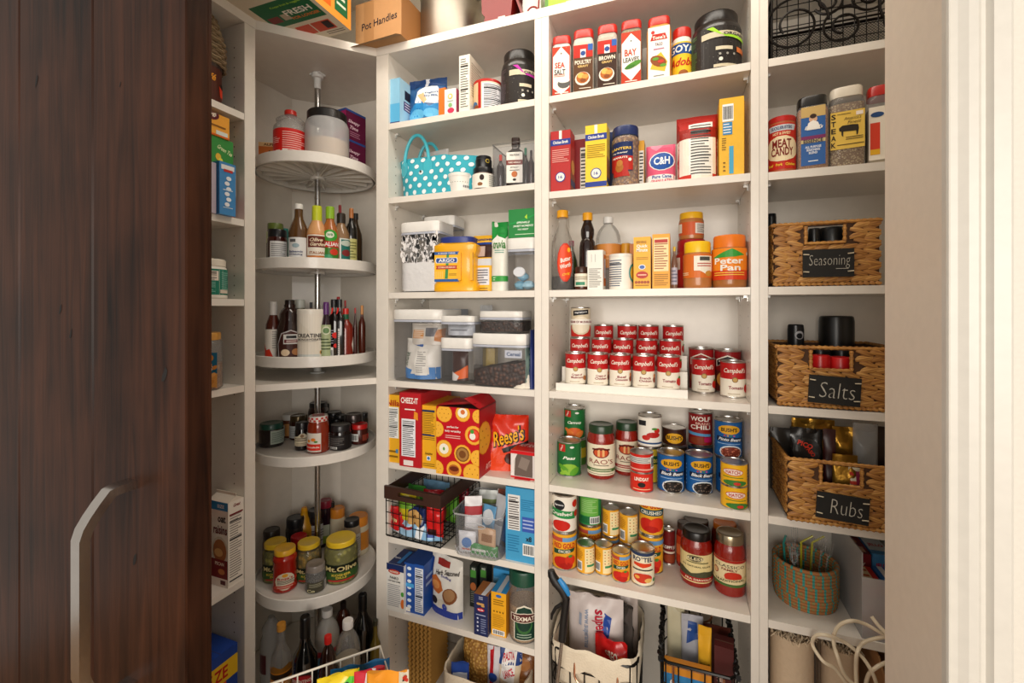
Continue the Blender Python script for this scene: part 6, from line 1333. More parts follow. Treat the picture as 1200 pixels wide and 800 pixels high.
def inbk(u, v, zz, wd, h, dep, label, col, design, rz=0, seed=1, tilt=0, name='snack_bag'):
    p_ = BM @ Vector((u, v, zz)); return pouch(name, label, 'bag', p_.x, p_.y, p_.z, wd, h, dep, col, design, rz=ang+rz, seed=seed, crumple=.012, tilt=tilt, rough=.25, flatbot=False)
RNDS = (( .035, .03, .012, .06, .085, 'red bag at the left of the wooden rimmed wire basket', 'c41a1e', lambda p: p.T('Lays', 0, .5, .2, 'f0e0a0', 1.2, 2)),
 (.075, .035, .05, .07, .10, 'yellow green bag behind the front wires of the rimmed basket', 'c8b424', lambda p: p.R(-1, .5, 1, .8, '6a9a2a')),
 (.12, .03, .02, .075, .09, 'navy bag with a round tan biscuit behind the front wires', '1c2a5a', lambda p: (p.E(-.1, .55, .36, 'c89a5a', 2), p.E(-.2, .65, .05, '7a4a24', 3), p.E(.0, .4, .05, '7a4a24', 3), p.E(.05, .7, .05, '7a4a24', 3))),
 (.19, .035, .015, .065, .11, 'bright red bag at the right front of the rimmed basket', 'd02020', lambda p: p.R(-.6, .1, .4, .3, '3a1414')),
 (.06, .028, .003, .10, .05, 'pale blue and red striped bag at the basket bottom, left', '9ac0dc', lambda p: (p.R(-1, .6, 1, .8, 'b82a34'), p.R(-.5, .1, 0, .5, 'e8e4e8', 2))),
 (.165, .028, .003, .11, .055, 'pale blue bag with a white patch at the basket bottom, right', '8ab8dc', lambda p: (p.P([(-.8, .1), (-.3, .1), (-.1, .9), (-.6, .9)], 'e8ecf0'), p.R(.1, .3, .6, .7, '2a4a9a'))),
 (.05, .13, .02, .08, .12, 'green bag seen through the open top of the rimmed basket', '3a8a34', lambda p: p.E(0, .6, .2, 'a8c83a')),
 (.13, .13, .02, .09, .115, 'red bag seen through the open top of the rimmed basket', 'b8202a', lambda p: p.R(-.6, .4, .6, .7, '2a5a8a')),
 (.20, .14, .02, .06, .12, 'lime green bag at the right of the open basket top', '5a9a2c', None),
 (.20, .21, .01, .06, .115, 'red and blue bag at the back right of the rimmed basket', 'a82434', lambda p: p.R(-1, .2, 1, .5, '2a4a9a')),
 (.08, .22, .01, .12, .12, 'light blue bag at the back of the rimmed basket', '7aa8cc', lambda p: p.R(-.5, .3, .5, .7, 'd8dce4')))
for k, (u, v, zz, wd, h, lab, col, d) in enumerate(RNDS): inbk(min(u, wB-wd/2-.006), v, zz+.008, wd, min(h, HR-zz-.014), .03, lab, col, d, seed=80+k, rz=(-.2, .15, 0, .2)[k % 4])
# clear ribbed bin
YC = D+.006; tb_ = (CZ-z)*F/(V6(625)-YH)
C0 = at(X5(530), tb_); x0 = C0[0]; x1, _ = onY(X5(860), D-.002); wC = .155; hC = .125; dC = .23
ctr = at(X5(695), 1.475); T = thing('storage_bin', 'clear plastic bin with a handle slot full of small snack packets', 'bin', (onY(X5(690), D+.0)[0], D-.028, z), 0.04)
rimz = zat(V6(440), onY(X5(690), D-.028)[1])-z; hC = min(.14, rimz+.002)
wC = onY(X5(862), D-.028)[0]-onY(X5(532), D-.028)[0]
BN = clear((.90, .91, .93), .10, .1)
g = G(); g.lathe([(wC/2*.93, .001), (wC/2*.95, .006), (wC/2*.985, hC)], 40, sq=.9, ry=dC/wC, open_top=True, open_bot=False); g.xf(lambda x, y, z_: (x, y+dC/2, z_)); g.build('body', BN, T)
G().tube([(sx*wC/2*.985, dC/2+sy*dC/2*.985, hC) for sx, sy in ((-1, -.85), (-.85, -1), (.85, -1), (1, -.85), (1, .85), (.85, 1), (-.85, 1), (-1, .85))], .003, 6, True).build('rim', clear((.85, .87, .9), .3, .1), T)
g = G()
for i in range(9):
    g.tube([(-wC*.42+wC*.84*i/9, .0035, .012), (-wC*.42+wC*.84*(i+1)/9, .0035, .035)], .0012, 4); g.tube([(-wC*.42+wC*.84*i/9, .0035, .035), (-wC*.42+wC*.84*(i+1)/9, .0035, .012)], .0012, 4)
tag(g.build('embossing', clear((.9, .9, .92), .3, .1), T), kind='stuff')
G().tube([(cos(a)*wC*.2, -.0015+.004, hC*.78+sin(a)*.008) for a in [2*pi*i/16 for i in range(16)]], .0018, 5, True).build('handle_slot', clear((.8, .82, .85), .4, .1), T)
CM = Matrix.Translation(T.location) @ Matrix.Rotation(.04, 4, 'Z')
for k, (u, v, zz, wd, h, rz, col, lab, d) in enumerate((
 (-.04, .03, .004, .06, .07, .1, 'd8d8dc', 'white packet low at the left front of the clear bin', lambda p: p.E(0, .5, .25, '4a7ab8').L(-.6, .1, .6, .3, 1, 'b84a3a', 2)),
 (.03, .03, .035, .065, .06, -.1, 'c8a07a', 'tan wafer packet behind the bin slot', lambda p: p.R(-.5, .3, .7, .7, '8a5a2a')),
 (.02, .028, .004, .10, .035, 0, '3a8a44', 'green packet at the bottom front of the clear bin', lambda p: p.R(-.8, .4, .2, .6, 'd8e0d0')),
 (-.035, .07, .01, .06, .15, .4, 'e4dfe0', 'white packet with red stripe tilting up at the left of the bin', lambda p: p.R(-1, .62, 1, .8, 'b8242c')),
 (.0, .09, .01, .055, .12, -.3, '6aa8d4', 'blue and white wrapper across the middle of the bin', lambda p: p.E(0, .7, .2, 'e8ecf0')),
 (.03, .10, .01, .05, .155, -.5, 'd4d4d8', 'silver white packet leaning right in the bin', lambda p: p.R(-1, .4, 1, .5, '8a8a90')),
 (.055, .12, .01, .045, .15, -.6, '2a6ab4', 'blue packet at the right edge of the bin', lambda p: p.R(-1, .5, 1, .7, 'c82a34')),
 (-.02, .16, .01, .07, .14, .2, 'c8ccc8', 'pale packet at the back left of the bin', lambda p: p.R(-1, .7, 1, .8, '7a8a4a')),
 (.035, .17, .01, .06, .145, 0, '8a4a3a', 'brown red packet at the back right of the bin', lambda p: p.R(-.6, .4, .6, .8, 'd8c8b8')))):
    p_ = CM @ Vector((u, v, zz)); pouch('snack_packet', lab, 'packet', p_.x, p_.y, p_.z, wd, h, .014, col, d, rz=.04+rz, seed=120+k, crumple=.004, tilt=.25 if v > .05 else 0, rough=.25, flatbot=False)
cart('snack_box', 'light blue box with nutrition panel and barcode at the right', 'box', X5(872), X5(1066), V6(240), z, .10, '3f9ccb', s=.012, front=lambda p: (p.NF(-.85, .42, .0, .9, 14, 'e4e4e0', '4a3a3a'), p.L(-.85, .12, -.05, .36, 7, '2a7aa8', 2), p.L(.08, .7, .95, .86, 6, '2a7aa8', 2), p.R(.15, .42, 1, .62, '3a5ab0', 2), p.L(.2, .45, .95, .6, 3, 'a8b8e0', 3), p.T('x8', .6, .33, .07, '1c1c20', .4, 3), p.BC(.2, .1, 1, .26)))
# --- rice shelf ---
z = Z(7, 2); V7 = lambda v: 620+v/5.714
def c7(name, label, a, b, tp, yb, dep, col, front, right=None, top=None, **kw):
    return cart(name, label, 'box', X5(a), X5(b), V7(tp), z, dep, col, yb=V7(yb), front=front, right=right, top=top, **kw)
c7('breadcrumb_box', 'white and navy breadcrumb box with carrots on its edge, at the left end', 75, 190, 235, 550, .10, 'e4e2dc', lambda p: (p.R(-1, .86, 1, 1, '1c2c5c'), p.E(-.1, .84, .05, 'b83a24', 3, 3), p.T('PROGRESSO', -.1, .84, .04, 'e8e0d0', 1.0, 4), p.T('PANKO', -.1, .71, .06, '3a3a3e', 1.0, 3), p.T('CRISPY BREAD CRUMBS', -.1, .64, .03, '4a4a4e', 1.4, 3), p.L(-.85, .1, .6, .58, 12, '9a9aa0', 2), p.E(.88, .2, .1, 'd8702a', 3, .5), p.E(.85, .4, .05, '4a9a3a', 3, .8)), top=lambda p: (p.R(-1, 0, 1, 1, '1c2c5c'), p.R(.0, .1, .4, .9, '2a7ac0', 2), p.T('Panko', -.45, .4, .12, 'd8d8e0', .8, 3)))
for k, (a, b, lab, ft) in enumerate(((193, 262, 'narrow blue rice box with white icons', lambda p: [p.E(-.0, .12+.13*j, .035, 'd8e4f0', 2, 1.4) for j in range(7)]+[p.R(-.8, .52, .9, .6, '4aa0dc', 3), p.R(-.7, .02, .2, .1, 'e8e4dc', 3)]), (262, 325, 'narrow blue rice box with nutrition panel beside the iconed one', lambda p: [p.NF(-.9, .05, .85, .93, 22, 'd8dce4', '4a5a7a')]))):
    c7('rice_box', lab, a, b, 228+10*k, 555+18*k, .11, '1e4fa0', ft, right=lambda p: p.L(-.8, .5, .8, .8, 2, '8aa8d8'), top=lambda p: p.R(-1, 0, 1, 1, '24488e'))
x, t_ = onY(X5(470), D+.055)
pouch('stuffing_bag', 'white and blue bag of seasoned stuffing showing roast chicken', 'bag', x, D+.07, z, .145, min(zat(V7(190), t_), CZ-.838-.012)-z, .06, 'd8d4cc', lambda p: (p.R(-1, 0, 1, .12, '2a3c8e'), p.P([(-1, .12), (-.6, .12), (-.8, .9), (-1, .9)], '2a3a7a', 2), p.R(-.5, .83, .3, .93, '8a2a24', 2), p.T('Herb Seasoned', .2, .75, .08, '3a3430', 1.5, 3, i=1, rot=.18), p.T('Stuffing', .2, .67, .05, '5a5a8a', 1.0, 3), p.P([(-.8, .4), (-.2, .36), (.1, .46), (-.1, .58), (-.5, .66), (-.8, .6)], 'b8642c', 2), p.E(-.45, .5, .07, 'd08a4a', 3, 1.6), p.E(.45, .38, .13, '7a4a2c', 2, 1.2, rot=.5), p.E(.45, .40, .10, '9a7450', 3, 1.2, rot=.5), p.E(-.5, .22, .07, '2a201c', 2), p.E(.0, .2, .07, 'c8c0b0', 2, 1.6), p.E(.2, .17, .06, '2a3c9a', 3)), seed=91, crumple=.006, rz=-.25, rough=.25)
c7('pasta_box', 'dark green and black box standing at the back, left of the pair', 632, 678, 245, 520, .05, '1c2420', lambda p: (p.T('RICE', .1, .93, .05, 'd8e0d0', 1, 3), p.R(-.8, .72, .8, .9, '4a8a3a', 2), p.E(0, .5, .1, 'b86a3a', 2, .8), p.L(-.7, .1, .7, .4, 6, '8a8a80', 2)))
c7('pasta_box', 'dark green and black box standing at the back, right of the pair', 700, 745, 245, 520, .05, '1c2420', lambda p: (p.T('RICE', .1, .93, .05, 'd8e0d0', 1, 3), p.R(-.8, .72, .8, .9, '4a8a3a', 2), p.E(0, .5, .1, 'b86a3a', 2, .8)))
c7('pasta_box', 'navy pasta box with brown and white torn top', 660, 752, 440, 712, .075, '1f2a58', lambda p: (p.L(-.3, .88, .3, .97, 2, 'b8bcd0', 2), p.E(-.3, .78, .03, 'c89a5a', 3, 2), p.E(.2, .78, .03, 'c89a5a', 3, 2), p.E(.3, .74, .025, 'c89a5a', 3, 2), p.E(0, .64, .045, 'c8303a', 3, 2.2), p.T('Barilla', 0, .64, .035, 'f0ece8', .75, 4), p.L(-.7, .48, .7, .54, 1, 'a8b0cc', 2), p.L(.0, .06, .75, .44, 7, '8a94b8', 2), [p.E(-.45, .12+.1*j, .025, 'c8cce0', 2) for j in range(4)]), top=lambda p: (p.R(-1, 0, 1, 1, 'a86a3a'), p.P([(0, 0), (.6, 0), (1, 1), (.2, 1)], 'e4e4e8', 2)))
c7('pasta_box', 'yellow and blue pasta box with barcode at its foot', 775, 875, 425, 715, .10, 'edaa1e', lambda p: (p.E(0, .92, .035, '3a6ab0', 2, 2), p.L(-.7, .7, .7, .85, 3, '8a641a', 2), [p.E(-.6+.4*j, .56, .02, '7a5414', 3) for j in range(4)], p.L(-.8, .2, .8, .5, 8, 'b8861e', 2), p.BC(-.8, .03, .8, .14)), top=lambda p: (p.R(-1, 0, 1, 1, '3a9ad8'), p.R(-.3, 0, .3, 1, 'd8dce0', 2)), right=lambda p: p.R(-1, 0, 1, 1, 'c8841a'))
cart('pasta_box', 'bright blue box lying behind the rice jar', 'box', X5(790), X5(945), V7(275), z, .06, '3a94d0', s=.13, front=lambda p: p.R(-1, .6, 1, .8, '6ab4e4'))
RICE = nuts_mat('d8bc90', 'a8845c', 260, .5)
x, y, r, h = cylpos(X5(862), X5(1062), V7(345), z, yb=795)
y = max(y, D+.004+r); r *= 1.13; h *= .96; y = max(y, D+.004+r); x = min(x, BX[2][1]-r-.003)
vessel('tub', 'rice_jar', 'round jar of brown rice with dark green lid and arched label', 'jar', (x, y, r*.98, h), z, clear((.9, .88, .84), .1), '1c4a38', (.06, .56, None, lambda p: (p.P([(-.45, 0), (.5, 0), (.5, .6), (.3, .9), (0, 1), (-.3, .9), (-.45, .6)], 'e4dcc8'), p.P([(-.4, .02), (.45, .02), (.45, .58), (.27, .87), (0, .95), (-.27, .87), (-.4, .58)], '1c3c30', 2), p.E(0, .42, .24, '3a6a3a', 3), p.E(0, .46, .2, '1c3c30', 4), p.P([(-.6, .5), (.6, .5), (.6, .72), (0, .78), (-.6, .72)], 'e8dcc8', 5), p.P([(-.56, .52), (.56, .52), (.56, .7), (0, .76), (-.56, .7)], '5a2a28', 6), p.T('TEXMATI', 0, .62, .12, 'e8dcc8', .95, 7), p.L(-.3, .06, .3, .2, 2, '9ab09a', 4)), 1.2), inner=(RICE, .01, .5), lt=(.99, .80, 1))
# --- below: pasta, egg cartons, canvas basket ---
zf = .0835
T = thing('egg_carton_stack', 'tan ribbed cardboard sheets standing under the shelf', 'cardboard', (onY(492, D+.05)[0]-.0, D+.05, zf))
for i in range(6):
    g = G(); H_ = .255
    for j in range(31):
        zz = H_*j/30; a = .003*(1 if j % 2 else -1)
        for yy in (-.005, .12): g.v.append((-.045+i*.0165+(a if True else 0), yy, zz))
        for yy in (.12, -.005): g.v.append((-.035+i*.0165+(a), yy, zz))
    for j in range(30):
        for k in range(4): a, b = j*4+k, j*4+(k+1) % 4; g.face((a, b, b+4, a+4))
    g.face((3, 2, 1, 0)); g.face((120, 121, 122, 123)); g.build('sheet', mat('b0823c', .85), T, False)
CAN = mat('ded0b8', .85, bump=.5, bscale=180)
def softbin(T, w, d, h, rt, m, cuff=.05, nm='liner', thick=.012):
    g = G(); n = 48; prof = [(1.0, .0), (1.0, h*.9), (1.0, h-.004), (.985, h+.003), (.95, h), (.94, h-.03), (.93, .02)]
    for k, (s_, zz) in enumerate(prof):
        for i in range(n):
            a = 2*pi*(i+.5)/n; x, y = cos(a), sin(a); e = 7; dd = (abs(x)**e+abs(y)**e)**(1/e); x, y = x/dd, y/dd
            nz = noise.noise(Vector((x*4, y*4, zz*14+rt)))*.005; g.v.append((x*(w/2*s_+nz), y*(d/2*s_+nz)+d/2, zz+(noise.noise(Vector((x*3, y*3, rt)))*.008 if k > 1 and k < 5 else 0)))
    for k in range(len(prof)-1):
        for i in range(n): a = k*n+i; b = k*n+(i+1) % n; g.face((a, b, b+n, a+n))
    g.face(tuple(reversed(range(n)))); return g.build(nm, m, T)
x, t_ = onY(575, D+.03)
hh = zat(772, onY(515, D+.0)[1])-zf
T = thing('canvas_bin', 'cream canvas bin holding pasta bags under the rice shelf', 'bin', (onY(565, D-.02)[0], D-.05, zf)); softbin(T, .29, .24, hh, 3, CAN, nm='canvas')
cxb = onY(565, D-.02)[0]
PAS = nuts_mat('dcae5a', '9a6a28', 105, 1.0)
def ff(dx, dy, wd, dep, lab, col, d, rz=0, seed=1, tp=1.0, m=None, cr=.01, nm='snack_bag', base=.03):
    return pouch(nm, lab, 'bag', cxb+dx, D-.05+dy, zf+base, wd, tp-base, dep, col, d, rz=rz, seed=seed, crumple=cr, m=m, rough=.2)
ff(-.055, .12, .11, .07, 'clear bag of dry pasta at the left of the canvas bin', 'c89a4a', None, seed=131, m=PAS, tp=.235, nm='pasta_bag')
ff(-.085, .04, .06, .02, 'dark blue packet at the front left of the canvas bin', '2a4a9a', lambda p: p.R(-.8, .6, .8, .8, 'c8d0e0'), seed=132, tp=hh+.02, rz=.3)
ff(.012, .10, .045, .03, 'red and white striped bag edge beside the pasta', 'd8d4d8', lambda p: (p.R(-.5, 0, .1, 1, 'b82028'), p.E(0, .5, .08, '2a4a9a', 2)), seed=133, tp=.225, rz=.1)
ff(.06, .12, .10, .06, 'snack mix bag lettered in red with a biscuit picture', 'd8c4a8', lambda p: (p.P([(-1, .7), (1, .75), (1, 1), (-1, 1)], '1c3a7a'), p.P([(-.4, .5), (.6, .4), (.7, .95), (-.2, .98)], 'ece8e4', 2), p.T('LANCE', .2, .6, .12, 'c8243a', .8, 4, rot=.5), p.T('PASTA', .15, .84, .1, 'c8243a', .8, 4, rot=.3), p.R(0, .1, .7, .4, 'd8a45a', 3), p.E(.3, .25, .1, '8a5a2a', 4)), seed=134, tp=.23, rz=-.1)
ff(.115, .13, .07, .06, 'brown bag of rolls at the right of the canvas bin', '7a4a24', lambda p: (p.E(0, .8, .1, '9a6434', 1, 1.2), p.E(.1, .5, .1, '9a6434', 1, 1.2)), seed=135, tp=.215)
# --- white wire basket of crisps in front of the corner ---
A0 = Vector((-.79, 1.058)); ea = Vector((-.61, -.79)).normalized(); eb = Vector((.74, -.66)).normalized()
H0 = CZ-.95
T = thing('wire_basket', 'white wire basket of crisp bags standing on the floor before the corner', 'basket', (A0.x, A0.y, .0125), atan2(eb.y, eb.x)); HB = H0-.0125
WW = mat('e8e0d0', .35)
la, lb = .28, .30    # local x runs along eb, local -y along ea
sgn = -1 if (Matrix.Rotation(atan2(eb.y, eb.x), 2) @ Vector((0, -1))).dot(ea) > 0 else 1
def lp(a, b, zz): return (b, sgn*a, zz)
G().tube([lp(0, 0, HB), lp(la, 0, HB), lp(la, lb*.4, HB), lp(la, lb, HB), lp(0, lb, HB), lp(0, lb*.3, HB), lp(0, lb*.16, HB-.045), lp(0, lb*.08, HB-.02)][0:1]+[lp(la, 0, HB), lp(la, lb, HB-.0), lp(0, lb, HB)], .0034, 8, True).build('rim', WW, T)
for zz in (.004, HB*.35, HB*.7): G().tube([lp(0, 0, zz), lp(la, 0, zz), lp(la, lb, zz), lp(0, lb, zz)], .0022, 6, True).build('hoop', WW, T)
for i in range(9):
    a = la*i/8
    for b in (0, lb): G().tube([lp(a, b, .004), lp(a, b, HB)], .0019, 5).build('wire', WW, T)
for i in range(1, 8):
    b = lb*i/8
    for a in (0, la): G().tube([lp(a, b, .004), lp(a, b, HB)], .0019, 5).build('wire', WW, T)
for i in range(7): G().tube([lp(la*(i+.5)/7, 0, .004), lp(la*(i+.5)/7, lb, .004)], .0019, 5).build('wire', WW, T)
BMx = Matrix.Translation(T.location) @ Matrix.Rotation(atan2(eb.y, eb.x), 4, 'Z')
fc = face_cam(A0.x, A0.y)
def cr(a, b, wd, top, dep, lab, col, d, seed, rz=0, m=None, nm='crisp_bag', base=.25):
    p_ = BMx @ Vector(lp(a, b, base)); pouch(nm, lab, 'bag', p_.x, p_.y, p_.z, wd, HB+top-base, dep, col, d, rz=fc+rz, seed=seed, crumple=.012, rough=.2, m=m, flatbot=False)
cr(.06, .045, .15, .005, .03, 'blue glossy bag along the back wires of the white basket', '1f6fa8', lambda p: p.L(-.6, .8, .6, .86, 1, 'd8e4ec'), 141)
cr(.19, .05, .10, -.02, .03, 'teal bag at the left end of the white basket', '1f6a74', None, 142)
cr(.12, .085, .10, .03, .04, 'yellow and green sour candy bag in the white basket', 'ecd02a', lambda p: (p.T('SOUR', .1, .86, .1, '2a2a24', 1.0, 3, rot=.2), p.E(-.7, .82, .08, '4ab83a', 2, 1.6), p.E(.6, .92, .03, '5ac83a', 2, 5, rot=.5), p.E(-.3, .7, .05, 'd85a2a', 3, 1.4)), 143, .1)
cr(.21, .12, .10, .0, .04, 'orange and brown crisp bag at the left front of the white basket', 'd8742a', lambda p: p.P([(-.6, .8), (.3, .82), (.1, 1), (-.5, 1)], 'e0dcd4'), 144)
cr(.05, .12, .075, .04, .03, 'red white and blue striped bag in the white basket', 'c8283a', lambda p: (p.P([(-1, .4), (-.2, .5), (.4, 1), (-.2, 1)], 'e8e4e8'), p.P([(-.2, .4), (.4, .5), (1, .9), (.6, 1)], '24408e', 2)), 145)
cr(.02, .19, .10, .075, .04, 'golden orange bag with a pointed corner rising from the white basket', 'e8962a', lambda p: (p.R(.55, 0, 1, 1, 'd8d0b8'), [p.E(.62+.3*random.random(), .4+.55*random.random(), .018, ('c83a2a', '3a8a3a', '2a2a24')[k % 3], 3, n=7) for k in range(40)]), 146, -.2)
# ================= corner turntables =================
def G3(v, y0): return y0+v/5.714
def X3(v): return 240+v/5.714
TC_ = Vector((CX, CY))
def tpos(a, b, tp, k, yb=None, t=None):
    zs = trz(k); x, y, r, h = cylpos(a, b, tp, zs, yb=yb, t=t)
    d = Vector((x, y))-TC_; lim = TR-.010-r
    if d.length > lim:
        d = d*(lim/d.length); x, y = TC_.x+d.x, TC_.y+d.y; tn = -x*ST+y*CT; to = t if t else (CZ-zs)*F/(yb-YH)+r; r *= min(1.12, tn/to); h = zat(tp, tn-r if tp < YH else tn+r*.8)-zs
    return (x, y, r, h), zs
def tv(kind, name, label, a, b, tp, k, body, lid=None, lab=None, y0=0, yb=None, t=None, cat='bottle', **kw):
    pos, zs = tpos(X3(a), X3(b), G3(tp, y0), k, None if yb is None else G3(yb, y0), t)
    return vessel(kind, name, label, cat, pos, zs, body, lid, lab, **kw)
# tray 1
tv('jug', 'juice_jug', 'red labelled plastic jug with red cap on the top tray', 458, 692, 185, 0, clear((.92, .9, .86), .25), 'c8281e', (.03, .56, 'd3221c', lambda p: p.L(-.3, .2, .7, .9, 9, 'f0b8b0').L(-.9, .45, -.4, .7, 4, 'f0b8b0').R(-.6, .06, -.4, .2, 'e8e4dc', 2).R(-.3, .06, -.1, .22, 'f0ece4', 2), 2), y0=90, t=1.63)
tv('tub', 'powder_jar', 'big frosted jar with black lid and pale powder on the top tray', 702, 1002, 187, 0, clear((.92, .92, .9), .42, .2), '1a1716', None, y0=90, t=1.60, inner=(mat('dcbf9c', .9), .01, .40), lt=(.90, .83, 1), cat='jar')
x_, y_, z_ = -1.395, 1.30, trz(0)
def box_at(px0, px1, tp, k, t, dep, col, name, label, rz, **kw):
    X, Y = at((px0+px1)/2, t); wd = (px1-px0)/F*t/cos(0)*.97; zs = trz(k) if k is not None else kw.pop('zs'); h = zat(tp, t)-zs; kw.pop('zs', None)
    return carton(name, label, 'box', X-wd/2, X+wd/2, Y-dep/2, zs, h, dep, col, rz=rz, **kw)
Xb, Yb_ = at(X3(900), 1.72); zs = trz(0)
hz = zat(G3(350, 90), 1.70)-zs
def d_mag(tx): return lambda p: (p.R(-1, .93, 1, 1, '2a4a8a', 2), p.R(-.3, .55, .6, .9, 'e4e0e4', 2), p.L(-.25, .58, .55, .88, 5, '8a8a94', 3))
wdm, dpm = .125, .10
for k, (zz, h_, lab) in enumerate(((zs, .112, 'lower magenta tea box with blue edge on the top tray'), (zs+.1125, .112, 'upper magenta tea box with blue edge, stacked on the lower one'))):
    xr_, yr_ = -1.238, 1.425
    carton('tea_box', lab, 'box', xr_-wdm/2, xr_+wdm/2, yr_-dpm/2, zz, h_, dpm, 'a01a5c', rz=-.12, front=d_mag(0), right=lambda p: (p.R(-1, 0, 1, 1, '5c1838'), p.R(-1, .93, 1, 1, '2a4a8a', 2), p.T('Sleepy', -.2, .6, .14, 'd8b8c4', 1.2, 3, i=1), p.T('Time', -.2, .42, .12, 'd8b8c4', .8, 3, i=1), p.L(-.6, .1, .4, .3, 3, 'a87088', 3)))
carton('cider_box', 'orange cider mix box leaning at the left of the top tray', 'box', -1.497, -1.395, 1.285, trz(0), .098, .045, 'd8742a', front=lambda p: (p.R(-1, 0, 1, .5, 'c8521e'), p.E(.2, .18, .22, 'a8241c', 2, 1.6), p.R(-1, .84, 1, 1, 'e8c08a', 2), p.T('Apple', .15, .6, .26, '1c1410', 1.4, 3, i=1, rot=.2), p.T('ALPINE', -.1, .92, .09, '6a3a1a', 1.1, 3)), rz=.55)
# tray 2 bottles
k = 1
tv('squat', 'sauce_jar', 'small dark jar with black lid and white label, front left of the second tray', 352, 492, 272, k, mat('3a120c', .2, coat=.4), '17171a', (.08, .62, None, lambda p: p.R(-.5, 0, .7, 1, 'dcdcdc').L(-.4, .1, .6, .9, 7, '8a8a8a', 2), 1), y0=220, t=1.56, cat='jar', two=None)
tv('jar', 'olive_jar', 'jar with olive green lid behind the small dark jar', 412, 535, 230, k, mat('4a3a1c', .25, coat=.3), '6a7a34', (.5, .78, 'cfd8a8', lambda p: p.R(-.6, .2, .6, .8, '8ab04a'), 2), y0=220, t=1.66, cat='jar')
tv('canister', 'spice_tin', 'teal tin hidden behind the jars of the second tray', 515, 560, 270, k, mat('2a8a80', .4), '2a8a80', y0=220, t=1.70, cat='tin')
tv('dressing', 'dressing_bottle', 'vinaigrette bottle with white cap and white label', 545, 683, 95, k, mat('5a3c1e', .15, coat=.5), 'e8e6e0', (.03, .40, 'e2e2e0', lambda p: (p.R(-.6, .78, -.2, .92, '5a5a5a', 2), p.E(-.2, .62, .1, '9ab0b8', 2, 1.6), p.T('Balsamic', -.2, .34, .1, '2c3a6a', .9, 3), p.T('Dressing', -.2, .2, .1, '2c3a6a', .9, 3), p.R(.5, 0, .53, 1, '8a8a8a', 2), p.L(.56, .1, 1, .9, 9, '8a8a90', 2)), 2), y0=220, t=1.56, lt=(.42, .91, 1))
tv('dressing', 'dressing_bottle', 'creamy orange dressing bottle with lime cap sleeve', 680, 820, 108, k, mat('d8a06a', .3, coat=.4), 'c4cc2a', (.0, .48, 'cc7a34', lambda p: (p.R(-.7, .2, .7, .97, 'e8e0d0', 2), p.R(-.6, .5, .65, .92, '6a2a1c', 3), p.T('Olive', -.05, .78, .13, 'ead8b8', .8, 4, i=1), p.T('Garden', .05, .62, .13, 'ead8b8', .95, 4, i=1), p.T('ITALIAN', 0, .3, .1, '9a5a2a', .95, 4)), 2), y0=220, t=1.55, lt=(.5, .68, 1))
tv('dressing', 'dressing_bottle', 'italian dressing bottle with green lid and leaf label', 812, 932, 115, k, mat('a8602a', .2, coat=.5), '8ab42a', (.0, .58, None, lambda p: (p.E(0, .8, .18, '3a9a34', 1, 1.3), p.E(0, .82, .1, 'e0e8d0', 2, 1.2), p.T('WB', 0, .82, .08, '1c7a3a', .4, 3), p.R(-.8, .45, .85, .62, 'c81e1e', 2), p.T('ITALIAN', 0, .535, .12, 'f4ece4', 1.3, 4), p.P([(-.75, .1), (.75, .1), (.8, .42), (-.8, .42)], '3a7a2a', 1), p.E(.3, .3, .1, 'c83a24', 3, 1.3), p.E(-.3, .12, .1, '3a9a6a', 3, 2)), 1.4), y0=220, t=1.56, lt=(.5, .78, 1))
tv('dressing', 'mustard_bottle', 'bottle with dark red cap behind the italian dressing', 885, 925, 112, k, mat('d8a42a', .3), '8a1c24', y0=220, t=1.70)
tv('bottle', 'dressing_bottle', 'brown dressing bottle with black ribbed cap and teal label', 942, 1060, 160, k, mat('8a6a4a', .15, coat=.4), '2a221c', (.0, .48, None, lambda p: (p.R(-.1, 0, .95, 1, 'cfd4cc'), p.R(0, .1, .9, .95, '1f6a60', 2), p.E(.4, .8, .12, 'b8c4b8', 3, 2), p.E(.4, .4, .14, '7a2a2a', 3, 1.4), p.R(-1, 0, -.6, 1, '9aa098'), ), 2), y0=220, t=1.58, lt=(.5, .8, 1))
tv('bottle', 'dressing_bottle', 'bottle with wide black cap at the back of the second tray', 962, 1055, 163, k, mat('3a2a1a', .2), '2a2c2a', y0=220, t=1.74)
tv('wine', 'vinegar_bottle', 'tall slim dark vinegar bottle with copper cap and olive label', 1057, 1133, 130, k, mat('12100e', .1, coat=.6), 'a86a3a', (.0, .44, 'b8b472', lambda p: p.L(-.6, .2, .6, .9, 6, '6a6a34'), 2), y0=220, t=1.62)
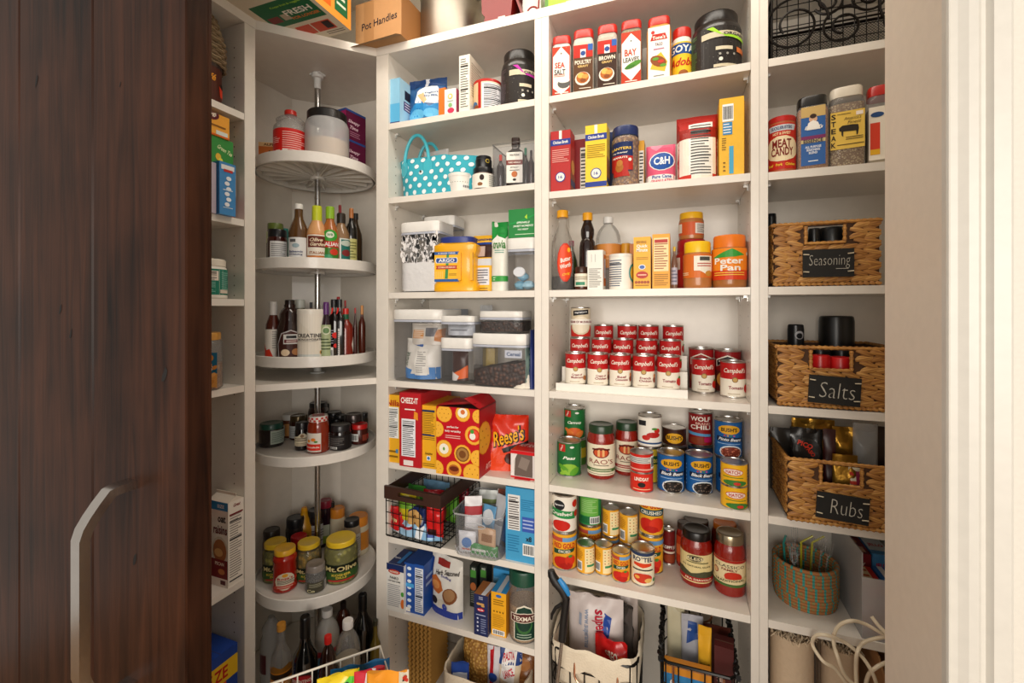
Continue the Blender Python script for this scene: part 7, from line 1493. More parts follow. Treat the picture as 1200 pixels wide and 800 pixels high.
# tray 3
k = 2
tv('bottle', 'sauce_bottle', 'bottle with white ribbed cap and flame label at the left', 355, 465, 133, k, mat('4a1c10', .2, coat=.4), 'c4c0bc', (.04, .52, None, lambda p: (p.R(-.9, 0, .8, 1, 'dcd6cc'), p.P([(-.9, 0), (0, 0), (-.3, .3), (-.6, .25), (-.9, .5)], 'c8341e', 2), p.L(-.1, .3, .7, .95, 8, '9a948c', 2)), 2), y0=330, t=1.57, lt=(.5, .74, 1))
tv('syrup', 'chocolate_syrup', 'dark brown chocolate syrup squeeze bottle with framed label', 412, 602, 120, k, mat('24100c', .15, coat=.6), '1c0e0c', (.03, .50, None, lambda p: (p.P([(-.55, 0), (.62, 0), (.68, .5), (.5, .88), (.05, 1), (-.4, .88), (-.6, .5)], 'b8b4b4'), p.P([(-.5, .03), (.57, .03), (.63, .5), (.46, .85), (.05, .96), (-.36, .85), (-.55, .5)], '42201a', 2), p.R(-.28, .5, .42, .84, 'd8d8d4', 3), p.R(-.15, .7, .3, .8, '2a2a2a', 4), p.R(-.24, .54, .38, .66, '6a2a30', 4), p.L(-.15, .56, .3, .64, 2, 'e8d8d0', 5), p.E(-.2, .2, .12, 'e0c8a8', 3, 1.2), p.E(.3, .22, .12, 'a8744a', 3, 1.3)), 1.3), y0=330, t=1.545, lt=(.36, .86, 1))
tv('bottle', 'sauce_bottle', 'bottle with red cap behind the chocolate syrup', 558, 600, 140, k, mat('5a1a14', .2), 'a81c1c', y0=330, t=1.70)
tv('jar', 'pickle_jar', 'jar with pale lid behind the white canister', 595, 675, 118, k, mat('8a8a74', .2), 'd8dcd4', y0=330, t=1.68, cat='jar')
tv('bottle', 'sauce_bottle', 'bottle with black cap right behind the white canister', 688, 735, 137, k, mat('8a4a2a', .2), '1c1c22', y0=330, t=1.68)
tv('canister', 'supplement_canister', 'off-white creatine canister with dark lettering at the front of the third tray', 600, 797, 183, k, mat('e4ddcf', .4), 'e8e2d6', (.02, .90, 'e8e1d4', lambda p: (p.P([(-.7, 0), (.6, .0), (.2, .5), (-.6, .85)], 'e2dacb', 2), p.T('CREATINE', -.12, .52, .09, '34302e', 1.15, 4), p.T('MONOHYDRATE', -.10, .43, .05, '34302e', 1.1, 4), p.L(-.75, .38, .2, .4, 1, '9a948a', 4), p.R(-.7, .02, .35, .1, 'c8ccc8', 3), p.E(.45, .14, .05, 'c8964a', 4), p.E(.45, .14, .03, '2a2420', 5), p.L(.85, .4, 1, .8, 6, 'b8b0a4', 3)), 2), y0=330, t=1.54, cat='canister')
tv('bottle', 'syrup_bottle', 'bottle with purple cap and pale green label', 785, 858, 135, k, mat('2a1420', .15, coat=.4), '5a2a6a', (.04, .60, None, lambda p: (p.R(-.9, 0, .9, 1, 'a8b48a'), p.E(0, .82, .13, 'd8dcc0', 2), p.E(0, .82, .09, '6a8a5a', 3), p.L(-.7, .2, .7, .6, 4, '4a5a3a', 2)), 2), y0=330, t=1.57, lt=(.55, .78, 1))
for a, b, lab, w_ in ((865, 935, 'square dark bottle with red seal, left of the matching pair', 0), (938, 1015, 'square dark bottle with red seal and white barcode label, right of the matching pair', 1)):
    tv('flask', 'sauce_bottle', lab, a, b, 117, k, mat('130c0a', .1, coat=.6), '121214', (.02, .52, None, (lambda p: (p.R(-.6, 0, .3, .35, 'd8d4d0'), p.BC(-.5, .04, .2, .3), p.L(-.6, .45, .4, .95, 6, '8a8a94'), p.E(.7, .75, .1, 'd82a24', 2), p.E(.8, .4, .07, 'd82a24', 2))) if not w_ else (lambda p: (p.R(-.5, .03, .45, .97, 'e0dcd8'), p.L(-.4, .1, .35, .9, 12, '5a5a5a', 2))), .9), y0=330, t=1.56, lt=(.5, .86, 1), two=(.74, .86, None, lambda p: p.P([(-.5, 0), (.1, .2), (.6, .9), (0, 1)], 'd8281e'), .5))
tv('bottle', 'sauce_bottle', 'bottle with red cap behind the pair of square bottles', 868, 920, 100, k, mat('2a100c', .2), 'b81e1e', y0=330, t=1.72)
tv('bottle', 'sauce_bottle', 'second red capped bottle behind the pair, further right', 925, 955, 125, k, mat('5a1a10', .2), 'b81e1e', y0=330, t=1.70)
tv('bottle', 'sauce_bottle', 'thin bottle with red cap right of the square pair', 1002, 1030, 175, k, mat('3a120c', .2), 'a81e1e', y0=330, t=1.66)
tv('wine', 'hot_sauce_bottle', 'hot sauce bottle with red cap, green neck and white diamond label', 1028, 1128, 178, k, mat('7a1c0c', .15, coat=.5), 'c0241c', (.02, .5, None, lambda p: (p.R(-.75, .05, -.3, .9, 'e4dcd0'), p.L(-.7, .1, -.35, .85, 5, '9a4a3a', 2), p.P([(.55, .5), (.8, .15), (1, .5), (.8, .85)], 'e8e4dc')), 2), y0=330, t=1.58, two=(.69, .88, '1f5a3c', lambda p: None, 2, .42), lt=(.42, .88, 1))
tv('wine', 'sauce_bottle', 'bottle with gold cap behind the hot sauce', 1072, 1120, 158, k, mat('4a1a0c', .2), 'c88a4a', y0=330, t=1.70)
# tray 4
k = 3
def t4(name, label, a, b, tp, yb, body, lid, lab=None, kind='squat', **kw): return tv(kind, name, label, a, b, tp, k, body, lid, lab, y0=450, yb=yb, cat='jar', **kw)
DJ = mat('150d0c', .12, coat=.5)
t4('jam_jar', 'wide dark jar with dark green lid at the left of the fourth tray', 338, 510, 240, 432, DJ, '1c4a3c', (.15, .72, None, lambda p: p.R(-.05, 0, .9, 1, 'a8b4a8').L(0, .1, .85, .9, 7, '5a6a60', 2), 2))
t4('spread_jar', 'small jar with grey white lid and tan label', 478, 605, 185, 355, mat('5a2c14', .25), 'c4c4c0', (.1, .62, None, lambda p: p.R(-.5, 0, .95, 1, 'b8824a').BC(.1, .1, .6, .6).P([(-1, .2), (-.4, 0), (-.4, .9), (-1, 1)], 'c0c8cc', 2), 2))
t4('jam_jar', 'dark jar with bronze lid behind the cream labelled jar', 566, 690, 195, 378, mat('3a1c10', .2), '5a4c34', (.1, .6, None, lambda p: p.R(-.9, 0, .1, 1, 'ccd0d0').L(-.8, .1, 0, .9, 6, '8a8a8a', 2), 2), lidmetal=.6)
t4('jam_jar', 'black jar with an ornate cream label beside the marmalade', 602, 700, 242, 448, DJ, '1c1a1c', (.15, .62, None, lambda p: (p.P([(-.9, .05), (.9, .05), (.9, .75), (.5, .8), (.2, 1), (-.1, 1), (-.4, .8), (-.9, .75)], 'd8ccb0'), p.E(.0, .82, .13, '8a6a4a', 2), p.L(-.7, .4, .7, .7, 2, '4a3a2c', 2), p.L(-.5, .1, .5, .3, 2, '8a7a5a', 2)), 1.3))
t4('marmalade_jar', 'orange red marmalade jar with red and white checked lid', 686, 835, 193, 468, mat('8a2a10', .15, coat=.6), 'e4dcd4', (.05, .56, None, lambda p: (p.P([(-1, 0), (.15, 0), (.15, 1), (-1, 1)], 'e4dcd0'), p.R(-1, .08, .12, .42, 'd8301e', 2), p.T('Marmalade', -.42, .26, .09, 'f0e0d4', .95, 4), p.E(-.3, .66, .09, 'e8842a', 3, 1.4), p.E(-.6, .58, .08, 'e8942a', 3, 1.2), p.E(-.15, .55, .05, '4a8a34', 3, 2), p.L(.7, .1, .95, .9, 7, 'e8e0d8', 1)), 2), kind='jar')
gl = [o for o in C.objects if o.name.startswith('marmalade_jar')][-1]
lid_o = [c for c in gl.children if c.name.startswith('lid')][0]
g = G(); rr = max(v.co.x for v in lid_o.data.vertices); zt = max(v.co.z for v in lid_o.data.vertices); zb = min(v.co.z for v in lid_o.data.vertices)
for i in range(24):
    a0, a1 = 2*pi*i/24, 2*pi*(i+1)/24
    for j in range(2):
        if (i+j) % 2 == 0:
            za, zc = zb+(zt-zb)*(.05+.4*j), zb+(zt-zb)*(.4+.4*j); g.poly([((rr+.0005)*cos(q_), (rr+.0005)*sin(q_), w_) for q_, w_ in ((a0, za), (a1, za), (a1, zc), (a0, zc))], 'c8241e')
n_ = 7
for i in range(n_):
    for j in range(n_):
        if (i+j) % 2 == 0:
            u, v = (-1+2*i/n_)*rr*.62, (-1+2*j/n_)*rr*.62; s_ = 2*rr*.62/n_
            g.poly([(u, v, zt+.0005), (u+s_, v, zt+.0005), (u+s_, v+s_, zt+.0005), (u, v+s_, zt+.0005)], 'c8241e')
g.build('check_print', PRINT, lid_o, smooth=False)
t4('jam_jar', 'tall dark jar with black lid behind the steel pole', 693, 832, 110, 310, mat('2a1510', .2, coat=.4), '1c1c1e', None, kind='jar')
t4('jam_jar', 'small black capped jar behind the pole jar', 830, 868, 128, 260, DJ, '1c1c20')
t4('jam_jar', 'low black lidded jar at the right rear of the fourth tray', 835, 955, 172, 300, DJ, '1a1a1c')
t4('jam_jar', 'black lidded jar tucked behind the marmalade', 833, 930, 218, 335, DJ, '1c1c1e')
t4('jam_jar', 'low dark jar between the two black lids', 862, 950, 195, 330, DJ, '2a2a2a')
t4('jam_jar', 'black jar with fine white print right of the marmalade', 836, 982, 252, 448, DJ, '201e20', (.05, .62, None, lambda p: p.R(-.8, .0, .9, 1, '201c1c').L(-.7, .3, .2, .85, 5, '6a6664', 2).BC(-.75, .04, -.2, .2), 2))
t4('jam_jar', 'jar with bronze dome lid behind the red lidded jar', 935, 1062, 185, 390, mat('2a1c18', .2), '4a4240', lidmetal=.6)
t4('jam_jar', 'jar with black lid at the far right edge of the fourth tray', 1060, 1115, 185, 330, mat('3a3428', .2), '1c1a1a')
t4('jam_jar', 'small jar with bright red lid and barcode at the right', 978, 1095, 250, 408, mat('4a1a12', .2), 'c41e1e', (.08, .6, None, lambda p: p.BC(-.75, .2, -.1, .9).R(.2, .2, .6, .8, '8a3a2a').R(.65, .3, .9, .8, 'c8241c'), 2))
# tray 5
k = 4
def t5(name, label, a, b, tp, yb, body, lid, lab=None, kind='jar', cat='jar', **kw):
    if lid and lid[:2] in ('e8', 'ed', 'ec') and 'lt' not in kw and kind in ('jar', 'peanut') and cat == 'jar': kw['lt'] = (.86, .875, 1)
    return tv(kind, name, label, a, b, tp, k, body, lid, lab, y0=570, yb=yb, cat=cat, **kw)
PK = nuts_mat('b4ae4c', '6e6a24', 55, .8)
PKB = clear((.95, .95, .86), .05)
def d_olive(p): p.R(-.75, .55, .75, 1, '1e2a18'); p.R(-.7, .6, .7, .92, '15140f', 2); p.T('Mt.Olive', 0, .76, .3, 'd8c88a', 1.25, 4, b=1); p.P([(-1, .08), (1, .08), (.95, .55), (-.95, .55)], '3a5a2a'); p.T('KOSHER', 0, .4, .14, 'e8c84a', .9, 4); p.T('DILLS', 0, .24, .12, 'e8c84a', .7, 4); p.R(-.5, .0, .5, .1, 'b8302a', 3)
t5('pickle_jar', 'pickle jar with yellow lid half hidden at the left', 385, 560, 330, 655, PKB, 'e8c02a', (.1, .5, None, d_olive, 1.2), inner=(PK, .01, .8))
t5('pepper_jar', 'jar of yellow peppers with yellow lid behind the spice grinder', 608, 785, 330, 655, PKB, 'e8c02a', (.08, .42, None, d_olive, 1.2), inner=(nuts_mat('c89a34', '6a5a1a', 50, .8), .01, .8))
t5('pickle_jar', 'large pickle jar with yellow lid at the right front', 797, 1030, 292, 665, PKB, 'edc62c', (.1, .5, None, d_olive, 1.2), inner=(PK, .01, .82))
t5('salsa_jar', 'waisted red sauce jar with yellow lid at the tray front', 452, 622, 372, 722, mat('a81c0c', .2, coat=.5), 'ecb42a', (.08, .50, None, lambda p: (p.E(0, .5, .5, 'e4d8c0', 1, 1.1), p.E(0, .85, .1, 'e8a42a', 2, 1.6), p.T('Rosa\'s', 0, .68, .16, 'b8302a', .9, 4), p.L(-.4, .35, .5, .58, 3, '3a2a24', 3), p.E(.6, .55, .1, 'd83a24', 3), p.P([(-.6, .1), (.6, .1), (.55, .28), (-.55, .28)], 'c83a24', 3), p.L(-.4, .15, .4, .23, 1, 'f0e4d0', 4)), 1.4), kind='peanut')
t5('spice_grinder', 'clear glass grinder with white crystals and barcode label at the tray front', 672, 812, 480, 720, clear((.8, .78, .74), .15), '8a8078', (.04, .42, None, lambda p: (p.R(-.6, 0, .5, 1, '4a4638'), p.T('Co', -.3, .2, .3, 'e0d8a8', .6, 3), p.L(-.4, .5, .4, .9, 3, 'a8a48a', 2), p.R(.65, .0, .95, .9, 'e4e0d8'), p.L(.7, .05, .9, .85, 9, '3a3a3a', 2)), 1.6), inner=(nuts_mat('8a8478', '4a4438', 160, .6), .01, .5), kind='squat')
t5('mustard_bottle', 'yellow mustard squeeze bottle with pointed nozzle', 542, 675, 118, 380, mat('d89a14', .35, coat=.3), 'e8a41c', (.05, .45, None, lambda p: p.L(-.4, .3, .6, .95, 4, '6a4a14'), 1), kind='bottle', cat='bottle', lt=(.3, .83, 1))
t5('sauce_jar', 'black lidded dark jar with white label behind the yellow lid, left', 415, 550, 180, 400, mat('2a2422', .2), '17181c', (.1, .6, None, lambda p: p.R(-.2, 0, 1, 1, 'c8c4c0').L(-.1, .2, .9, .8, 4, '8a3a34', 2), 2), kind='squat')
t5('honey_jar', 'jar of brown paste with black lid at the far left', 345, 470, 262, 580, mat('5a3a22', .25, coat=.3), '1f1a18', None, kind='squat')
t5('ketchup_bottle', 'red cap showing between the two yellow lids', 570, 690, 303, 540, mat('9a1a14', .25), 'c81e24', None, kind='squat', cat='jar')
t5('sauce_jar', 'black lidded jar with white label behind the pole', 675, 800, 130, 350, mat('1f1a1c', .2), '1a1c20', (.1, .66, 'c4c4c4', lambda p: p.L(-.7, .2, .7, .8, 5, '6a6a70', 2), 2))
t5('jelly_jar', 'dark jelly jar with dark red lid at the back', 785, 885, 72, 330, mat('24101c', .15), '8a1e34', (.1, .5, 'b4b8a4', lambda p: p.R(-1, 0, 1, .4, '8aa03a'), 2))
t5('sauce_bottle', 'slim black bottle with dropper cap', 840, 925, 90, 350, mat('14110f', .15, coat=.4), '18181a', None, kind='wine', cat='bottle')
t5('mayonnaise_jar', 'cream jar with orange lid at the back right', 905, 1008, 122, 330, mat('d8ccb0', .35), 'd8862a', None, kind='squat')
t5('sauce_jar', 'cream sauce jar with black ringed lid beside the large pickle jar', 925, 1045, 195, 500, mat('b8a48a', .3), '18181a', (.08, .66, None, lambda p: p.R(-.3, 0, 1, 1, 'd8d4cc').L(-.2, .1, .9, .9, 8, '8a8680', 2), 2))
t5('mayonnaise_jar', 'big cream jar with orange lid and orange label at the right edge', 1000, 1140, 165, 455, mat('dccfb2', .35, coat=.2), 'e08a2a', (.15, .62, 'd88a34', lambda p: (p.R(-.9, 0, .0, 1, 'e8dcc0'), p.R(-.85, .1, -.1, .9, '2a2420', 2), p.E(-.45, .7, .14, 'c8c4b8', 3), p.R(-.7, .3, -.4, .5, '5a7ab0', 3)), 2), kind='squat')
# bottom of the corner: tall bottles on the base board
def bt(kind, name, label, a, b, tp, t, body, lid, lab=None, **kw):
    zs = .0835; x, y, r, h = cylpos(X3(a), X3(b), 670+tp/5.714, zs, t=t); x = max(x, XBK+r+.012)
    if kind != 'jug' and body is not GB: kw['lt'] = (.43, .925, 1)
    return vessel(kind, name, label, 'bottle', (x, y, r, h), zs, body, lid, lab, **kw)
GB = mat('0e0c0a', .08, coat=.8)
bt('jug', 'liquor_bottle', 'large clear bottle in a bag at the left of the corner floor', 370, 520, 225, 1.62, clear((.7, .68, .64), .25), None, (.2, .6, None, lambda p: p.R(-.9, .2, -.3, .8, '4a1a20'), 1))
bt('wine', 'liquor_bottle', 'clear liquor bottle with wooden cap and orange label', 440, 585, 305, 1.52, clear((.88, .86, .82), .12), 'c88a34', (.3, .60, None, lambda p: (p.R(-1, .1, 1, .9, 'c87a1e'), p.P([(-1, .75), (-.5, 1), (0, .9), (.5, 1), (1, .75)], '8a5a1a', 2), p.R(-.9, .5, .9, .7, '2a1c10', 2), p.T('BLANCO', 0, .3, .12, 'e8c89a', 1.2, 3)), 2))
bt('wine', 'wine_bottle', 'dark wine bottle with red and white oval label', 582, 762, 250, 1.47, GB, '100e0e', (.26, .56, None, lambda p: (p.R(-.8, 0, .35, .72, 'd8ccb8'), p.E(-.2, .78, .2, '8a1a1e', 3, 1.7), p.E(-.2, .78, .17, 'b8242a', 4, 1.7), p.T('FIORENTINO', -.2, .8, .1, 'e8d8c8', .95, 6), p.E(-.2, .6, .08, 'd8d0c0', 3, 3), p.L(-.7, .1, .25, .45, 3, '3a3a38', 4)), 2))
bt('dome', 'tonic_bottle', 'clear bottle with white cap and red and blue label', 735, 905, 205, 1.60, clear((.8, .76, .66), .3), 'd4d0cc', (.1, .62, None, lambda p: (p.R(-.7, .0, .9, .8, '5a9ac0'), p.P([(-.7, .8), (.9, .9), (.9, 1), (-.7, .92)], 'a8202e', 2), p.L(-.5, .4, .7, .7, 2, '2a3a5a', 2)), 2), inner=(mat('b8a888', .3), .01, .7))
bt('dome', 'soy_sauce_bottle', 'brown sauce bottle with bright red cap', 765, 885, 392, 1.45, mat('2c140c', .12, coat=.5), 'd8201c', (.05, .52, 'cfc0a4', lambda p: p.L(-.6, .5, .6, .9, 3, '3a302a', 2), 2))
bt('dome', 'soda_bottle', 'clear soda bottle with white cap and paper label', 872, 1045, 275, 1.50, clear((.85, .82, .74), .15), 'e8e4e0', (.08, .48, 'd8ccb4', lambda p: (p.E(-.7, .85, .08, '1c2c5a', 2), p.T('Seltzer', 0, .86, .12, '2a3a5a', 1.1, 3), p.R(-1, .05, 1, .4, 'b89a5a', 2), p.R(-.9, .3, -.5, .7, 'c82a24', 3)), 2), inner=(mat('b0a48a', .2), .01, .62))
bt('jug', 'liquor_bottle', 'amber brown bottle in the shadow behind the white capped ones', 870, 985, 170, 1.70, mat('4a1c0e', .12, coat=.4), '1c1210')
bt('wine', 'wine_bottle', 'tall black bottle at the right rear of the corner floor', 985, 1130, 110, 1.66, GB, '0c0c0e')
bt('wine', 'oil_bottle', 'olive oil bottle partly hidden by the right panel', 1105, 1180, 300, 1.62, mat('6a5a1a', .15), '2a2a1a')
# ================= left wall bay =================
def lbox(name, label, Y0, Y1_, X1, dep, z0, z1, col, face=None, side=None, **kw):
    """box whose decorated face looks along +X and whose side looks along -Y"""
    T = thing(name, label, 'box', (X1-dep/2, (Y0+Y1_)/2, z0)); w, d, h = dep, Y1_-Y0, z1-z0
    G().box(-w/2, w/2, -d/2, d/2, 0, h).build('body', mat(col, .45), T, False); pg = G()
    pg.box(-w*.49, w*.49, -.0005, .0005, h, h+.0004, '5a4a3a')
    if face: p = Pr(d, h); face(p); p.into(pg, facemap((w/2, 0, 0), (0, 1, 0), (0, 0, 1), (1, 0, 0)))
    if side: p = Pr(w, h); side(p); p.into(pg, facemap((0, -d/2, 0), (1, 0, 0), (0, 0, 1), (0, -1, 0)))
    pg.build('label', PRINT, T, smooth=False); return T
c = CZ
zs = c+.264+TK
lbox('pudding_box', 'red box at the bottom of the left tea stack', .90, 1.036, XL-.03, .10, zs, zs+.072, 'c8281e', lambda p: p.T('RED', .5, .6, .3, 'e8b02a', .5, 3).R(.4, .1, .8, .4, 'e8a42a'))
lbox('tissue_box', 'tan cardboard box in the middle of the left tea stack', .90, 1.042, XL-.028, .11, zs+.0725, zs+.152, 'c8b49c', lambda p: p.E(.5, .75, .06, '6a5a34').L(.2, .1, .8, .5, 2, 'a89880'))
lbox('tea_box', 'green tea box above the tan box', .88, 1.020, XL-.012, .13, zs+.1525, zs+.238, '2a8a34', lambda p: p.T('Green Tea', .6, .6, .16, 'd8e8b0', .7, 3, i=1, rot=-.3).E(.3, .3, .13, 'e8b83a', 2, .8).E(.4, .2, .08, 'e8d84a', 3))
lbox('tea_box', 'orange herbal tea box on top of the left stack', .88, 1.004, XL-.008, .13, zs+.2385, zs+.306, 'eba22a', lambda p: p.T('yogi', .05, .9, .22, 'f0e4d0', .5, 4).E(.05, .9, .24, '5a1420', 2, 1.6).L(-.5, .35, .8, .55, 1, '8a5a1a', 3).R(.3, .08, .9, .26, 'd8e0d8', 3).R(-1, 0, 1, .08, 'd8641e', 2))
lbox('popcorn_box', 'blue popcorn box standing upright in front of the tea stack', .953, 1.005, XL+.018, .028, zs, zs+.158, '3a84c0', lambda p: (p.R(-.8, .86, .8, .95, 'e4e4e4'), p.R(-.5, .82, .6, .87, 'b8302a', 2), [p.E(-.1+.2*(k % 2), .2+.1*k, .04, 'e8ecf0', 3, 1.3) for k in range(6)], p.L(-.6, .12, .6, .16, 1, 'c8dcec', 3), p.L(-.6, .45, .6, .5, 1, 'c8dcec', 3)))
lbox('snack_box', 'grey lilac box end beside the blue popcorn box', .885, .950, XL+.008, .05, zs, zs+.15, 'b8acb8')
zs = c+.604+TK
T, *_ = vessel('canister', 'coffee_tin', 'brown coffee tin with an orange cup picture on the upper left shelf', 'tin', (XL-.062, .955, .052, .118), zs, mat('4a2218', .35), '2a1a14', (.02, .9, '4f2418', lambda p: (p.T('Café', .05, .68, .2, 'e89a2a', .6, 3, i=1), p.P([(.55, .2), (.8, .2), (.88, .5), (.47, .5)], 'd83a1c', 3), p.E(.67, .52, .07, '1a100c', 4, 2)), 2), rz=face_cam(XL, .955)+.25)
# wicker basket lying over the tin
T = thing('wicker_basket', 'brown grey wicker basket tipped over the coffee tin', 'basket', (XL-.085, .955, zs+.1185)); rnd = random.Random(8)
H_ = .155
G().lathe([(.070, 0), (.072, .06), (.05, H_), (.0, H_+.001)], 24).build('lining', mat('4a3a2a', .8), T)
for k in range(17):
    zz = .004+H_*k/17; R_ = .074 if zz < .075 else .074-(zz-.075)/(H_-.075)*.024; g = G(); n = 60
    g.tube([((R_+.0018*(1 if (i//2+k) % 2 else -1))*cos(2*pi*i/n), (R_+.0018*(1 if (i//2+k) % 2 else -1))*sin(2*pi*i/n), zz) for i in range(n)], .0042, 5, True); g.build('woven_row', mat(('8a7458', '7a6448', '9a8464')[k % 3], .8), T)
zs = c+.010+TK
vessel('tub', 'protein_tub', 'white tub with teal label on the middle left shelf', 'tub', (XL-.066, .965, .062, .122), zs, mat('e6e0d4', .4), 'e4dccc', (.10, .74, '1f7a64', lambda p: (p.NF(-.35, .55, .4, .92, 6, 'e8dcd0'), p.L(-.3, .1, .3, .5, 7, '8ac0b0', 2), p.L(.5, .2, .85, .9, 9, '8ac0b0', 2), p.R(.45, .06, .8, .2, 'd8ccbc', 3)), 2))
zs = c-.264+TK
vessel('spice', 'cashew_jar', 'square clear jar of cashews with gold lid', 'jar', (XL-.055, .955, .048, .172), zs, clear((.85, .83, .8), .15), 'c8903c', (.06, .66, '22627e', lambda p: (p.T('WHOLE', .0, .72, .12, 'f0ece4', 1.2, 4), p.T('CASHEWS', .0, .55, .13, 'f0ece4', 1.5, 4), p.P([(-1, 0), (1, 0), (1, .4), (.3, .34), (-1, .3)], 'd8964a', 2), [p.E(.1+.85*((k*37) % 10)/10, .08+.07*((k*13) % 12), .05, ('e8a45a', 'c8803a')[k % 2], 5, 1.6, rot=k) for k in range(12)]), .95), inner=(nuts_mat('e0b070', '9a6a34', 60, .8), .01, .45), rz=.75)
zs = c-.883+TK
T = thing('cereal_box', 'oats and raisins milk carton style cereal box with gabled top', 'box', (XL-.005-.04, .9955+.0265, zs))
w_, d_, h_ = .085, .053, .262
g = G().box(-w_/2, w_/2, -d_/2, d_/2, 0, h_); g.poly([(-w_/2, -d_/2, h_), (w_/2, -d_/2, h_), (w_/2, 0, h_+.014), (-w_/2, 0, h_+.014)]); g.poly([(w_/2, d_/2, h_), (-w_/2, d_/2, h_), (-w_/2, 0, h_+.014), (w_/2, 0, h_+.014)])
g.poly([(w_/2, -d_/2, h_), (w_/2, d_/2, h_), (w_/2, 0, h_+.014)]); g.box(-w_/2, w_/2, -.001, .001, h_+.013, h_+.022)
g.build('body', mat('e6dccc', .45), T, False); pg = G()
p = Pr(w_, h_); p.R(-1, 0, 1, 1, 'efe6da'); p.R(-1, .9, 1, 1, '2a86c0', 2); p.T('SIZE', .3, .95, .04, 'e8f0f4', .7, 4); p.T('oat', .4, .8, .08, '3a2420', .8, 4); p.T('raisins', .25, .67, .10, '6a1e24', 1.4, 4); p.E(.2, .42, .17, 'd8ccb8', 3, .8); p.E(.2, .42, .14, 'a8683a', 4, .8); p.E(.1, .4, .05, 'd8a86a', 5, 1.4); p.R(-1, .1, 1, .32, '7a1e22', 5); p.T('PECAN', .2, .27, .04, 'f0dcc8', .9, 6); p.E(.4, .18, .035, 'c8824a', 6, 1.6); p.R(-1, 0, 1, .1, 'efe6da', 5); p.R(.3, .03, .8, .08, '5a1a20', 6)
p.into(pg, facemap((0, -d_/2, 0), (1, 0, 0), (0, 0, 1), (0, -1, 0)))
p = Pr(d_, h_); p.R(-1, 0, 1, 1, 'efe8dc'); p.T('Great', .1, .95, .04, '8a2a24', .9, 3, i=1); p.L(-.8, .1, .7, .85, 26, '8a847c', 2); p.R(-.85, .84, .85, .86, '7a1e22', 3); p.R(-.85, .76, .7, .772, '1c1c1c', 3); p.R(-.85, .55, .7, .565, '1c1c1c', 3); p.R(-.85, .06, .8, .075, '1c1c1c', 3)
p.into(pg, facemap((w_/2, 0, 0), (0, 1, 0), (0, 0, 1), (1, 0, 0))); pg.build('label', PRINT, T, smooth=False)
vessel('bottle', 'creamer_bottle', 'tall white and orange bottle behind the cereal box', 'bottle', (XL-.075, .935, .036, .43), zs, mat('d88a6a', .35, coat=.3), 'e8d8c8', (.08, .5, 'e4d8cc', lambda p: (p.L(-.6, .5, .8, .8, 4, '4a2a4a', 2), p.P([(0, .2), (.9, .1), (.9, .3), (0, .4)], 'c83a2a', 2)), 2), rz=.9)
zs = .0835
lbox('cookie_box', 'blue and yellow family size box on the floor board at left', .925, 1.036, XL-.014, .16, zs, c-1.058, '1e46a0', lambda p: (p.R(-1, .70, 1, .90, 'f0c42a', 2), p.T('ZE', .0, .80, .12, 'c8241e', .8, 4), p.T('SIZE', -.75, .80, .12, 'c8241e', .5, 4), p.R(-1, .6, .3, .70, 'e0521e', 3), p.L(-.6, .3, .8, .5, 2, 'c8d4ec', 3)), None)
bo = [o for o in C.objects if o.name.startswith('cookie_box')][-1]
# ================= on the top board =================
zt = ztop+.0302
bx0, bx1, by0, by1 = -1.56, -1.048, .90, 1.244
def d_bot(p):
    # u: left to right, v: 0 at the back edge, 1 at the front
    W_, H_ = bx1-bx0, by1-by0; U = lambda x: 2*(x-bx0)/W_-1; V = lambda y: (by1-y)/H_
    p.R(-1, 0, 1, 1, 'd9ccb4', 0)
    p.P([(U(-1.275), V(1.148)), (U(-1.062), V(1.148)), (U(-1.062), V(1.040)), (U(-1.275), V(1.040))], '17643a', 1)
    p.R(U(-1.265), V(1.128), U(-1.22), V(1.10), '7a2a24', 2); p.R(U(-1.21), V(1.125), U(-1.18), V(1.098), 'b8a890', 2)
    p.T('FRESH', U(-1.135), V(1.098), .024/H_, 'eae4d8', .105/W_*2, 3); p.T('FOR LONGER', U(-1.125), V(1.125), .012/H_, 'd8702a', .11/W_*2, 3); p.T('Keeps fruit & veggies', U(-1.15), V(1.064), .010/H_, '9ac83a', .12/W_*2, 3)
    for a, b in ((-1.215, -1.155), (-1.15, -1.075)): p.R(U(a), V(1.212), U(b), V(1.165), 'c8482a', 1)
    p.R(U(-1.11), V(1.205), U(-1.08), V(1.17), '2a201c', 2); p.L(U(-1.13), V(1.235), U(-1.06), V(1.217), 2, '6a5a4a', 2)
    p.R(U(-1.50), V(1.10), U(-1.31), V(1.0), '1c5c3c', 1); p.R(U(-1.50), V(1.115), U(-1.31), V(1.10), '6a6470', 2); p.E(U(-1.40), V(1.17), .03, '6a5c44', 2, 1.8); p.E(U(-1.35), V(1.16), .02, '5a4c3a', 2, 1.8); p.R(U(-1.36), V(1.215), U(-1.26), V(1.208), '2a2a20', 3)
def d_sd(p): p.R(-1, 0, 1, 1, 'e8963a', 0); p.R(-.9, .1, -.2, .95, '17643a', 1); p.E(-.5, .5, .2, 'c8483a', 2, 1.2); p.E(-.6, .25, .1, 'e8d0a8', 3); p.R(-.1, .1, .45, .9, 'd8641e', 1); p.E(.2, .6, .15, 'e8d8b8', 2); p.R(.55, .12, .9, .55, '17643a', 1); p.L(.6, .2, .85, .5, 3, 'd8e0c8', 2); p.R(.55, .6, .9, .9, 'e8dcc4', 1)
T = carton('produce_bag_box', 'large printed box with a green fresh panel jutting out over the corner', 'box', bx0, bx1, by0, zt, .22, by1-by0, 'cbbda4', bottom=lambda p: None, right=d_sd, front=lambda p: p.R(-1, 0, 1, 1, 'd9ccb4', 0).R(-.4, .2, .6, .8, '17643a', 1))
